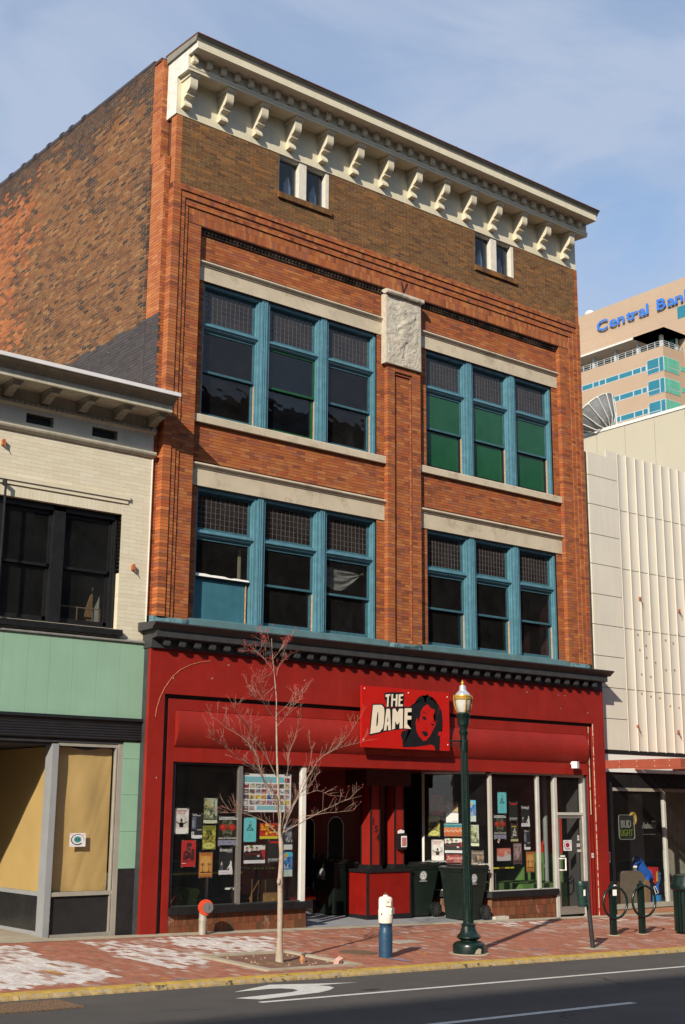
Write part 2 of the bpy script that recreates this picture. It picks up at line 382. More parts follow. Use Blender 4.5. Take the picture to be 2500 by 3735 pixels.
m_kerb = mat('worn yellow kerb paint', (.42,.27,.040), .75, .22, 7, .7, 40, dirt=(11,.52,.66,.85,(.33,.26,.17)), chip=(6,.615,(.055,.045,.03)))
m_kerbf = mat('worn kerb face', (.34,.235,.09), .85, .3, 8, .8, 40, dirt=(9,.46,.60,.9,(.30,.25,.17)), chip=(5,.60,(.07,.055,.035)))
m_line = mat('road paint', (.56,.55,.51), .7, .12, 8, .3, 120, dirt=(30,.56,.7,.55,(.14,.13,.12)))
m_pavb = mat('pavement joint sand', (.17,.085,.060), .95, .3, 9, .5)
m_soil = mat('tree pit soil', (.16,.095,.050), .95, .4, 12, 1.0, 30, dirt=(20,.55,.7,.5,(.24,.16,.09)))
PVR = [(.30,.115,.072),(.34,.135,.082),(.26,.105,.070),(.36,.155,.10),(.28,.13,.09),(.32,.11,.064),(.22,.115,.078)]
PVW = [(.52,.48,.46),(.60,.56,.54),(.46,.40,.37),(.56,.52,.49),(.64,.61,.58)]
PVM = [(.36,.25,.205),(.30,.16,.12),(.40,.29,.24),(.27,.13,.09),(.33,.20,.16)]
def pvset(per): return [brickmat('paving brick '+per, PVR, per, extra=(1.4,.60,.78,.45,(.15,.085,.055)), fine=.25), brickmat('salted paving brick '+per, PVW, per, extra=(17,.52,.70,.75,(.30,.15,.11)), fine=.15), brickmat('half salted paving brick '+per, PVM, per, extra=(22,.55,.70,.6,(.52,.47,.44),(1,.25,1)), fine=.25)]
pv_i, pv_o = pvset('island'), pvset('object')
def sheet(name, x0, x1, y0, y1, zf, m, parent=None, nx=1, ny=1, dz=0):
    q = MB()
    for i in range(nx):
        for j in range(ny):
            a, b = x0+(x1-x0)*i/nx, x0+(x1-x0)*(i+1)/nx; c, d = y0+(y1-y0)*j/ny, y0+(y1-y0)*(j+1)/ny
            q.quad((a, c, zf(a, c)+dz), (b, c, zf(b, c)+dz), (b, d, zf(b, d)+dz), (a, d, zf(a, d)+dz))
    return q.build(name, m, parent, recalc=False)
structure(sheet('ground', -900, 900, -900, 900, lambda x, y: -.0174*max(-60, min(60, x))-.75, mat('far ground', (.10,.095,.085), .9), nx=60, ny=4))
road = structure(sheet('road', -60, 60, -27, -5.02, rz, m_asph, nx=4, ny=4))
def gp(pts): return [(x, y, rz(x, y)+.004) for x, y in pts]
mk = MB()
arc = [(-2.0,-5.79),(-1.15,-5.36),(-0.42,-5.64),(0.02,-5.76),(-0.66,-5.75),(-0.60,-5.90),(-0.64,-6.08),(-0.86,-6.26),(-1.13,-6.40),(-2.14,-6.57),(-2.34,-6.32),(-1.39,-6.18),(-1.22,-6.08),(-1.18,-5.92),(-1.26,-5.78),(-1.42,-5.74)]
bm = bmesh.new(); bm.faces.new([bm.verts.new(p) for p in gp(arc)]); bmesh.ops.triangulate(bm, faces=bm.faces)
bm.verts.index_update(); mk.add([v.co[:] for v in bm.verts], [[v.index for v in f.verts] for f in bm.faces]); bm.free()
structure(mk.build('lane_arrow_marking', m_line, recalc=False))
for a, b, y, ww in ((-2.31, 16, -6.79, .10), (-9, 1.4, -9.28, .12), (3.6, 12, -9.28, .12)):
    structure(MB().poly(gp([(a, y-ww/2), (b, y-ww/2+.03), (b, y+ww/2+.03), (a, y+ww/2)])).build('lane_line', m_line, recalc=False))
structure(MB().poly(gp([(-.52,-6.46),(-.30,-6.44),(-.22,-6.52),(-.42,-6.56)])).build('road_patch', mat('tar patch', (.02,.02,.02), .6), recalc=False))
# gutter grate
g = thing('drain_grate', 'rusty iron drain grate in the gutter below the yellow kerb', 'drain grate', (-4.7, -5.75, rz(-4.7, -5.75)))
m_rust = mat('rusty iron', (.14,.085,.05), .8, .3, 20, .6, 60)
q = MB(); q.poly([(x, y, rz(x, y)+.003) for x, y in ((-5.6,-6.08),(-4.2,-6.08),(-4.2,-5.42),(-5.6,-5.42))]); q.build('grate_pit', m_black, g, recalc=False)
for k in range(20):
    x = -5.55+k*.07; q = MB(); zc = rz(x, -5.75)+.012
    q.obox((x, -5.75, zc), (.022, 0, 0), (0, .33, 0), (0, 0, .008)); q.build('grate_bar', m_rust, g)
# kerb
kr = thing('kerb', 'x', 'x'); del kr['label']; del kr['category']; structure(kr)
x = -14.0; ks = R
while x < 26:
    L = R.uniform(1.7, 2.3); dz = R.uniform(-.004, .004); q = MB(); n = max(4, int(L/.07)); rows = []
    for i in range(n+1):
        xx = x+.006+(L-.012)*i/n; g0 = gz(xx, -4.93)+dz; e = R.uniform(-.010, .008) if 0 < i < n else 0; e2 = R.uniform(-.012, .01)
        rows.append([(xx, -4.93, g0-.15), (xx, -4.93, g0), (xx, -5.03, g0-.004), (xx, -5.075+e, g0-.016+e*.5), (xx, -5.105+e2, g0-.055), (xx, -5.12+e2*.6, rz(xx, -5.1)-.05)])
    for i in range(n):
        for j in range(5): q.quad(rows[i][j], rows[i][j+1], rows[i+1][j+1], rows[i+1][j], 1 if j >= 3 else 0)
    q.poly(rows[0]); q.poly(rows[-1]); q.build('kerb_stone', [m_kerb, m_kerbf], kr); x += L
# pavement
pvt = structure(sheet('pavement', -40, 60, -4.94, 0.02, lambda x, y: gz(x, y)-.012, m_pavb, nx=2))
PB = Bricks()
PA = [(-6.2,-.62),(-2.41,-0.66),(-2.86,-2.44),(-2.67,-2.92),(-2.7,-4.21),(-3.13,-4.45),(-3.61,-4.6),(-4.23,-4.67),(-6.2,-4.75)]
PBp = [(-1.53,-0.56),(-1.37,-0.87),(-1.78,-2.41),(-1.76,-3.35),(-1.66,-3.95),(-0.79,-3.42),(-0.51,-2.73),(0.88,-2.72),(2.09,-1.05),(0.36,-0.49),(-0.46,-0.64)]
def inside(p, P):
    c = False; j = len(P)-1
    for i in range(len(P)):
        if (P[i][1] > p[1]) != (P[j][1] > p[1]) and p[0] < (P[j][0]-P[i][0])*(p[1]-P[i][1])/(P[j][1]-P[i][1])+P[i][0]: c = not c
        j = i
    return c
from mathutils import noise as mn
def pavm(u, v):
    x, y = -v, u
    n = mn.noise(Vector((x*1.1, y*.8, 3.1))); n2 = mn.noise(Vector((x*3.5, y*.9, 9.7)))
    if inside((x, y), PA): return 1 if R.random() < .78+n*.55-(.6 if abs(x+3.38) < .16 and abs(y+3.6) < .3 else 0) else 2
    if inside((x, y), PBp): return 1 if R.random() < .62+n*.6 and not (abs(x+y*.18+.75) < .22 and y > -2.4) else (2 if R.random() < .6 else 0)
    if x > 2.2 and n2+n*.6 > .22 and R.random() < .55: return 2
    if x > 7.6 and y > -2.1 and R.random() < .55+n: return 1 if y > -1.1 and R.random() < .6 else 2
    if inside((x-.5, y), PBp) or inside((x+.35, y), PA): return 2 if R.random() < .4 else 0
    return 2 if R.random() < .06 else 0
pit = (-4.66, -2.80, -1.02, .66)
PB.lay((0, 0, -.0), (0, 1, .02), (-1, 0, .0174), -4.925, -.345, -13.2, 6.4, .203, .1015, .005, .005, .03, holes=[pit, (-2.68, -2.28, -4.06, -3.50)], jit=.0025, matf=pavm)
PB.finish(pvt, 'paving_brick', pv_i, pv_o, 300)
st = structure(sheet('concrete_strip', -40, 60, -.34, .05, lambda x, y: gz(x, y)+.003, m_conc, nx=2))
structure(sheet('entry_floor', 3.5, 8.7, .02, 4.6, lambda x, y: -.0174*x+.034*y+.006, m_concg))
# sprayed utility marks
for nm, P, c in (('sprayed_mark', [(1.93,-4.14),(2.03,-4.14),(2.02,-4.62),(1.88,-4.62)], (.16,.24,.36)), ('sprayed_mark', [(2.90,-3.68),(2.96,-3.68),(2.94,-4.0),(2.87,-4.0)], (.60,.28,.03)),
                 ('sprayed_mark', [(5.14,-4.06),(5.22,-4.06),(5.18,-4.46),(5.08,-4.46)], (.15,.22,.36)), ('sprayed_mark', [(-2.30,-4.80),(-2.20,-4.78),(-2.10,-4.92),(-2.2,-4.92)], (.13,.22,.38)),
                 ('sprayed_mark', [(-3.44,-3.42),(-3.34,-3.42),(-3.26,-3.78),(-3.38,-3.78)], (.60,.30,.03)), ('sprayed_mark', [(2.05,-1.0),(2.14,-1.0),(2.1,-1.25),(2.02,-1.25)], (.55,.27,.04)), ('sprayed_mark', [(-2.40,-4.66),(-2.30,-4.64),(-2.26,-4.76),(-2.36,-4.78)], (.62,.24,.03))):
    structure(MB().poly([(x, y, gz(x, y)+.0045) for x, y in P]).build(nm, mat(nm+str(c[2]), c, .9, .2, 8, .3, 120, chip=(22,.50,(.24,.09,.06))), recalc=False))
structure(MB().poly([(x, y, gz(x, y)+.0045) for x, y in ((.8,-4.78),(.86,-4.8),(.83,-4.9),(.76,-4.86))]).build('sprayed_mark', mat('orange spray', (.6,.2,.05), .9), recalc=False))
# tree pit
tp = thing('tree_pit', 'concrete edged planting pit of bare soil round the young street tree', 'tree pit', (.18, -3.75, gz(.18, -3.75)))
for a, b, c, d in ((-.66,1.02,-2.93,-2.80),(-.66,1.02,-4.66,-4.53),(-.66,-.53,-4.53,-2.93),(.89,1.02,-4.53,-2.93)):
    q = MB(); vs = []
    for zz in (-.12, .018): vs += [(x, y, gz(x, y)+zz) for x, y in ((a, c), (b, c), (b, d), (a, d))]
    q.add(vs, [(0,3,2,1),(4,5,6,7),(0,1,5,4),(1,2,6,5),(2,3,7,6),(3,0,4,7)]); q.build('pit_edging', m_conc, tp)
q = MB(); n = 22; hs = {}
for i in range(n+1):
    for j in range(n+1):
        x, y = -.53+1.42*i/n, -4.53+1.6*j/n; hs[i, j] = (x, y, gz(x, y)-.03+.035*mn.noise(Vector((x*4, y*4, 0)))+.04*math.exp(-((x-.1)**2+(y+3.89)**2)*9))
for i in range(n):
    for j in range(n): q.quad(hs[i, j], hs[i+1, j], hs[i+1, j+1], hs[i, j+1])
q.build('soil', m_soil, tp, smooth=True, recalc=False)
m_peb = mat('pit rubble', (.30,.20,.12), .9, .4, 20, .6)
for k in range(34):
    x, y = R.uniform(-.4, .85), R.uniform(-4.45, -3.0); q = MB(); r = R.uniform(.012, .04); v = []
    for a in range(6): v.append((x+r*math.cos(a*1.05)*R.uniform(.7, 1.2), y+r*math.sin(a*1.05)*R.uniform(.7, 1.2), gz(x, y)-.02))
    v.append((x, y, gz(x, y)-.02+r*R.uniform(.7, 1.2))); q.add(v, [(a, (a+1) % 6, 6) for a in range(6)]); q.build('pebble', m_peb, tp)
q = MB(); q.lathe([(.04, gz(.55, -4.0)-.03), (.045, gz(.55, -4.0)+.03), (.02, gz(.55, -4.0)+.09)], .45, -3.95, 6)
q.build('brick_shard', mat('broken brick', (.35,.16,.07), .9, .3, 20, .6), tp)
q = MB(); q.obox((.80, -4.36, gz(.8, -4.36)+.03), (.05, .01, .02), (-.01, .04, .01), (0, -.01, .035)); tag(q.build('crumpled_wrapper', mat('pink crumpled wrapper', (.55,.32,.26), .7, .3, 30, .8, 20)), 'crumpled pinkish wrapper lying at the corner of the tree pit', 'litter')
# covers
q = MB(); q.lathe([(.30, 0), (.30, .012), (.275, .014), (.27, .009), (0, .009)], 0, 0, 28)
o = q.build('manhole_cover', m_rust); o.location = (1.95, -3.42, gz(1.95, -3.42)); o.rotation_euler = (.02, .0174, 0); tag(o, 'round rusty manhole cover in the brick pavement beside the blue pipe', 'manhole cover')
q = MB(); q.add([(x, y, gz(x, y)+z) for z in (-.03, .004) for x, y in ((3.51,-2.67),(4.05,-2.67),(4.05,-2.29),(3.51,-2.29))], [(0,3,2,1),(4,5,6,7),(0,1,5,4),(1,2,6,5),(2,3,7,6),(3,0,4,7)])
tag(q.build('utility_plate', mat('grey concrete lid', (.33,.30,.25), .9, .12, 6, .4)), 'pale rectangular utility lid set flush in the brick pavement', 'utility cover')
# ---------------------------------------------------------------- the red shopfront building
BLD = thing('brick_building', 'tall orange brick building with cream bracketed cornice, blue windows and red shopfront', 'building', (6, 6, 0))
FY = .20; BY = .325
ops = [(1.04, 5.49, 9.44, 12.18), (6.93, 11.08, 9.44, 12.18), (1.04, 5.49, 5.48, 8.04), (6.93, 11.08, 5.48, 8.04)]
att = [(2.655, 4.0, 14.56, 15.44), (8.37, 9.695, 14.56, 15.44)]
mo = MB()
for r in holed((.06, 11.98, 5.0, 14.56), ops+att)+holed((.21, 11.98, 14.56, 16.3), att): mo.box(r[0], r[1], BY+.006, .62, r[2], r[3])
for x0, x1, fy, z0, z1 in ((.156,.846,FY,5.44,13.97),(11.286,11.985,FY,5.44,13.97),(.846,11.286,FY,13.24,13.6),(.16,.32,.125,5.44,13.97),(.16,.43,.15,5.44,13.85),(.16,.52,.175,5.44,13.71),
                           (11.75,11.985,.15,5.44,13.85),(11.63,11.985,.175,5.44,13.71),(11.87,11.985,.125,5.44,13.97),(.32,11.87,.125,13.85,13.966),(.43,11.75,.15,13.71,13.85),(.52,11.63,.175,13.58,13.71)):
    mo.box(x0+.004, x1-.004, fy+.006, BY+.02, z0, z1)
for r in holed((.172, 11.99, 13.97, 15.44), att): mo.box(r[0], r[1], .156, BY+.02, r[2], r[3])
for r in holed((5.706,6.644,5.44,13.24), [(5.905,6.405,5.4,11.37)]): mo.box(r[0], r[1], FY+.006, BY+.02, r[2], r[3])
mo.box(5.905, 6.405, FY+.062, BY+.02, 5.44, 11.37); mo.box(.04, .17, .306, .62, 5.2, 14.56); mo.box(.04, .20, .506, .95, 14.56, 16.78)
mo.box(.04, .30, .62, 22, -.6, 16.85); mo.box(11.72, 12.0, .62, 22, -.6, 16.4); mo.box(.3, 11.72, 21.7, 22, -.6, 16.3)
mo.prism([(.9, 16.8), (22, 16.8), (22, 17.70), (.9, 16.86)], 'x', .05, .32)
mo.build('wall', m_mort, BLD)
MB().box(.3, 11.72, .62, 21.7, 16.1, 16.3).build('roof', mat('roof felt', (.06,.06,.06), .9), BLD)
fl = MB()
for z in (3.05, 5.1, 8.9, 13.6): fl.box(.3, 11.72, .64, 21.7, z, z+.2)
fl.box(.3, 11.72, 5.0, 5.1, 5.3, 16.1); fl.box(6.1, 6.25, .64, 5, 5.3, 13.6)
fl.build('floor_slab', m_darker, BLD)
# brick courses
B = Bricks(); X1, Z1 = (1, 0, 0), (0, 0, 1)
L, H, jh, jv = .2105, .0622, .0055, .0016
Fr = lambda y: (0, y, 0)
lint = [(.85, 5.70, 12.17, 12.60), (6.65, 11.28, 12.17, 12.60), (.85, 5.70, 8.03, 8.50), (6.65, 11.28, 8.03, 8.50)]
sil = [(.85, 5.70, 9.26, 9.44), (6.65, 11.28, 9.26, 9.44)]
mould = [(.85, 5.70, 13.14, 13.24), (6.65, 11.28, 13.14, 13.24)]
for x0, x1 in ((.85, 5.70), (6.65, 11.28)): B.lay(Fr(BY), X1, Z1, x0, x1, 5.44, 13.24, L, H, jh, jv, .11, holes=ops+lint+sil+mould, minl=.02)
B.lay(Fr(FY), X1, Z1, .52, .85, 5.44, 13.24, .165, H, jh, jv, .12); B.lay(Fr(.175), X1, Z1, .43, .52, 5.44, 13.58, 99, H, jh, jv, .03); B.lay(Fr(.15), X1, Z1, .32, .43, 5.44, 13.71, 99, H, jh, jv, .03)
B.lay(Fr(.125), X1, Z1, .15, .32, 5.44, 13.85, 99, H, jh, jv, .175, matf=lambda u, v: 4 if R.random() < .5 else 0)
B.lay(Fr(.30), X1, Z1, .032, .15, 5.44, 14.56, 99, H, jh, jv, .05)
B.lay(Fr(FY), X1, Z1, 11.28, 11.63, 5.44, 13.24, .175, H, jh, jv, .12, matf=lambda u, v: 0); B.lay(Fr(.175), X1, Z1, 11.63, 11.75, 5.44, 13.58, 99, H, jh, jv, .03); B.lay(Fr(.15), X1, Z1, 11.75, 11.87, 5.44, 13.71, 99, H, jh, jv, .03); B.lay(Fr(.125), X1, Z1, 11.87, 11.99, 5.44, 13.85, 99, H, jh, jv, .17)
rec = (5.90, 6.41, 5.4, 11.37)
B.lay(Fr(FY), X1, Z1, 5.70, 6.65, 5.44, 11.52, L, H, jh, jv, .12, holes=[rec])
B.lay(Fr(FY+.03), X1, Z1, 5.90, 6.41, 5.44, 11.37, 99, H, jh, jv, .03, holes=[(5.93, 6.38, 5.4, 11.29)]); B.lay(Fr(FY+.055), X1, Z1, 5.93, 6.38, 5.44, 11.29, L, H, jh, jv, .03)
B.lay(Fr(FY), X1, Z1, .52, 11.63, 13.24, 13.58, .071, .17, .003, .003, .05, stagger=.5)
B.lay(Fr(.175), X1, Z1, .43, 11.75, 13.58, 13.71, .10, .13, .004, .002, .03); B.lay(Fr(.15), X1, Z1, .32, 11.87, 13.71, 13.85, .10, .14, .004, .002, .03); B.lay(Fr(.125), X1, Z1, .15, 11.99, 13.85, 13.97, .10, .12, .004, .002, .03)
B.lay(Fr(.15), X1, Z1, .305, 11.87, 13.97, 15.44, .205, .0625, .009, .009, .03, 1, holes=att)
B.lay(Fr(.15), X1, Z1, .17, .305, 13.97, 15.44, 99, H, jh, jv, .19, 4); B.lay(Fr(.15), X1, Z1, 11.87, 11.99, 13.97, 15.44, 99, H, jh, jv, .17)
B.lay(Fr(.50), X1, Z1, .03, .20, 14.56, 16.75, 99, .066, jh, jv, .05)
# west flank
UW = (0, -1, 0)
qz = lambda u, v: 3 if v < 11.25 else 4
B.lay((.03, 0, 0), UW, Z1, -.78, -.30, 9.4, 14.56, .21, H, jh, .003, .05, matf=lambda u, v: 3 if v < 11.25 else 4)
B.lay((.03, 0, 0), UW, Z1, -.86, -.50, 14.56, 16.75, .2, H, jh, .003, .05, matf=lambda u, v: 0 if v > 15.7 and v < 16.1 else 4)
def cm2(u, v):
    y = -u; n = mn.noise(Vector((y*.45, v*.6, 4)))+.5*mn.noise(Vector((y*1.6, v*2.2, 8))); t = (v-15.0)*.62
    if n+t+R.uniform(-.35, .35) > .55 or (y < 1.05 and R.random() < .5): return 5
    if (y-5.3)*.5+(v-13.6)*.22+n*.8+R.uniform(-.4, .4) > .9: return 6
    return 5 if R.random() < .07 else 2
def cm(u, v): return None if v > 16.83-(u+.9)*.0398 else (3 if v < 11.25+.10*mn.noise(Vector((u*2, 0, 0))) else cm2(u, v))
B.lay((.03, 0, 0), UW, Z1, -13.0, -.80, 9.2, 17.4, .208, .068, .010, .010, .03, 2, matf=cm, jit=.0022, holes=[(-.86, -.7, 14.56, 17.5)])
def brick_key(i):
    O, U, V, W, a, b, c, d, dp, pr, m = B.b[i]; p = O+U*((a+b)/2)+V*((c+d)/2); to = (p-CAM); D = to.length
    A = abs(W.dot(to/D))*(b-a)*(d-c)/D**2
    if m == 3 or (W.x < -.5 and p.z < 10.8): return 1e9
    return -A
B.finish(BLD, 'brick', brick_i, brick_o, 300, key=brick_key)
mo2 = MB(); mo2.quad((.0332,.9,9.2),(.0332,13,9.2),(.0332,13,17.2),(.0332,.9,16.8)); mo2.build('mortar_bed', m_mortc, BLD, recalc=False)
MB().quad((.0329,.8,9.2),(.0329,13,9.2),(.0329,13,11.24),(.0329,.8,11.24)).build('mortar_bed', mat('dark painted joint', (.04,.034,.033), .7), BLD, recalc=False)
mo3 = MB()
for r in holed((.31, 11.865, 13.975, 15.44), att): mo3.quad((r[0],.1535,r[2]),(r[1],.1535,r[2]),(r[1],.1535,r[3]),(r[0],.1535,r[3]))
mo3.build('mortar_bed', m_mortb, BLD, recalc=False)
# soot fork above the panel
m_sootm = mat('soot stain', (.035,.020,.014), .95, .3, 20)
q = MB()
for P in (((6.17,13.18),(6.22,13.18),(6.13,13.50),(6.08,13.55),(6.10,13.42)), ((6.15,13.28),(6.20,13.30),(6.30,13.52),(6.25,13.55))): q.poly([(x, .1955, z) for x, z in P])
q.build('soot_streak', m_sootm, BLD, recalc=False)
# coping of the flank wall
m_cop = mat('clay coping', (.045,.034,.032), .35, .3, 5, .1); m_knob = mat('glazed coping knob', (.20,.10,.07), .25, .2, 10, .05)
yy = [.93,1.71,2.51,3.31,3.98,4.60,5.06,5.72,6.44,7.09,7.8,8.6,9.4,10.2,11,11.8,12.6,13.4]
for i, (a, b) in enumerate(zip(yy, yy[1:])):
    za, zb = 16.855+(a-.9)*.0398, 16.855+(b-.9)*.0398; q = MB()
    q.tube([(.10, a+.01, za+.0), (.10, b-.01, zb+.0)], .085, 10)
    o = q.build('coping_tile', m_cop, BLD, smooth='auto')
    q = MB(); q.lathe([(.0, -.06), (.05, -.04), (.07, 0), (.05, .04), (0, .06)], 0, 0, 10)
    if i < 3: q.v = [(.10+p[0]*1.3, b+p[1]*1.3, zb+.02+p[2]*1.3) for p in q.v]; q.build('coping_knob', m_knob, o, smooth=True)
    else: q = MB(); q.tube([(.10, b-.06, zb+.01), (.10, b+.05, zb+.015)], .105, 10); q.build('coping_collar', m_cop, o, smooth='auto')
# stone dressings
def stone_run(x0, x1, z0, z1, y, cuts, name, roll=None):
    xs = [x0]+cuts+[x1]
    for a, b in zip(xs, xs[1:]):
        q = MB(); q.box(a+.002, b-.002, y, BY+.03, z0, z1); o = q.build(name, m_stone, BLD)
        if roll:
            q = MB(); zt = z1; pr = [(y, zt-.11), (y-.02, zt-.10), (y-.022, zt-.078), (y-.055, zt-.060), (y-.068, zt-.035), (y-.058, zt-.008), (y-.03, zt+.004), (BY+.02, zt+.02), (BY+.02, zt-.11)]
            q.prism(pr, 'x', a+.002, b-.002); q.build('roll_moulding', m_stone, o, smooth='auto')
stone_run(.853, 5.697, 12.18, 12.58, BY-.02, [2.53, 4.07], 'lintel_stone', 1); stone_run(6.653, 11.277, 12.18, 12.58, BY-.02, [8.29, 9.73], 'lintel_stone', 1)
stone_run(.853, 5.697, 8.035, 8.475, BY-.02, [2.53, 4.07], 'lintel_stone', 1); stone_run(6.653, 11.277, 8.035, 8.475, BY-.02, [8.29, 9.73], 'lintel_stone', 1)
def sill_run(cuts, x0, x1):
    xs = [x0]+cuts+[x1]
    for a, b in zip(xs, xs[1:]):
        q = MB(); q.prism([(BY-.075, 9.275), (BY-.075, 9.415), (BY-.06, 9.432), (BY+.2, 9.445), (BY+.2, 9.275)], 'x', a+.002, b-.002); q.build('sill_stone', m_stone, BLD)
sill_run([2.53, 4.08], .853, 5.697); sill_run([8.3, 9.74], 6.653, 11.277)
m_egg = mat('sooty terracotta moulding', (.20,.155,.115), .7, .4, 8, .5, 40, dirt=(3,.42,.62,.9,(.022,.018,.016)))
for x0, x1 in ((.853, 5.697), (6.653, 11.277)):
    q = MB(); q.prism([(BY+.01, 13.135), (BY-.03, 13.14), (BY-.04, 13.16), (BY-.02, 13.165), (BY-.03, 13.19), (BY-.06, 13.215), (BY-.06, 13.238), (BY+.01, 13.238)], 'x', x0, x1)
    e = q.build('egg_moulding', m_egg, BLD)
    q = MB(); n = int((x1-x0)/.085)
    for k in range(n): xx = x0+(k+.5)*(x1-x0)/n; q.lathe([(0, 13.165), (.024, 13.175), (.032, 13.195), (.024, 13.212), (0, 13.22)], xx, BY-.045, 6)
    o = q.build('egg', m_egg, e, smooth=True); o['kind'] = 'stuff'
# carved panel: relief grid
q = MB(); nx, nz = 40, 66; G = {}
def relief(u, v):
    p = Vector((u*3.2, v*5.2, 0)); h = .012*mn.noise(p*1.3)+.010*mn.noise(p*3.1)+.006*mn.noise(p*7)
    s = .028*math.exp(-(((u-.48+.1*math.sin(v*7))/.17)**2+((v-.52)/.30)**2)); f = .025*math.exp(-(((u-.45)/.10)**2+((v-.80)/.07)**2))
    arm = .018*math.exp(-((v-.62-.45*(u-.5))/.035)**2)*(1 if .3 < u < .85 else 0)
    leg = -.022*math.exp(-((u-.56-.35*(v-.3))/.025)**2)*(1 if .12 < v < .36 else 0)
    return h+s+f+arm+leg
for i in range(nx+1):
    for j in range(nz+1):
        u, v = i/nx, j/nz; e = 0 if i in (0, nx) or j in (0, nz) else 1
        G[i, j] = (5.60+1.03*u, .145-e*(.004+relief(u, v)*(1 if .06 < u < .94 and .03 < v < .97 else .2)), 11.51+1.60*v)
for i in range(nx):
    for j in range(nz): q.quad(G[i, j], G[i+1, j], G[i+1, j+1], G[i, j+1])
q.box(5.60, 6.63, .146, .3, 11.51, 13.11)
cp = q.build('carved_panel', m_rough, BLD, recalc=False)
q = MB(); n = 12; prev = None
for k in range(n+1):
    xx = 5.575+1.085*k/n; e = R.uniform(-.012, .012); ring = [(xx, .17, 13.10), (xx, .07+e, 13.10+abs(e)), (xx, .055+e, 13.135), (xx, .07+e*.5, 13.19+e*.6), (xx, .12, 13.205), (xx, .3, 13.21)]
    if prev:
        for a in range(5): q.quad(prev[a], prev[a+1], ring[a+1], ring[a])
    else: q.poly(ring)
    prev = ring
q.poly(prev); q.build('panel_cap', m_rough, cp)
# sills above the shop cornice
for a, b in ((.86, 5.72), (6.63, 11.26)):
    q = MB(); q.prism([(.17, 5.2), (.17, 5.32), (.20, 5.47), (.25, 5.492), (.55, 5.50), (.55, 5.2)], 'x', a, b); q.build('window_sill', m_bluesill, BLD)
for a, b in ((.03, .86), (5.72, 6.63), (11.26, 12.0)):
    q = MB(); n = 12; k = 5; Gd = {}
    for i in range(n+1):
        for j in range(k+1):
            u, v = i/n, j/k; d = 0 if i in (0, n) else .05+.06*mn.noise(Vector((a*7+u*4.2, v*2.5, 1)))
            Gd[i, j] = (a+(b-a)*u, .20-(.03+d)*(1-.35*v*v), 5.2+.24*v+(.0 if j < k else .01*mn.noise(Vector((u*9, 3, a)))))
    for i in range(n):
        for j in range(k): q.quad(Gd[i, j], Gd[i+1, j], Gd[i+1, j+1], Gd[i, j+1])
    for i in range(n): q.quad(Gd[i, k], Gd[i+1, k], (Gd[i+1, k][0], .34, 5.445), (Gd[i, k][0], .34, 5.445))
    q.build('rock_faced_block', m_rock, BLD, recalc=False)
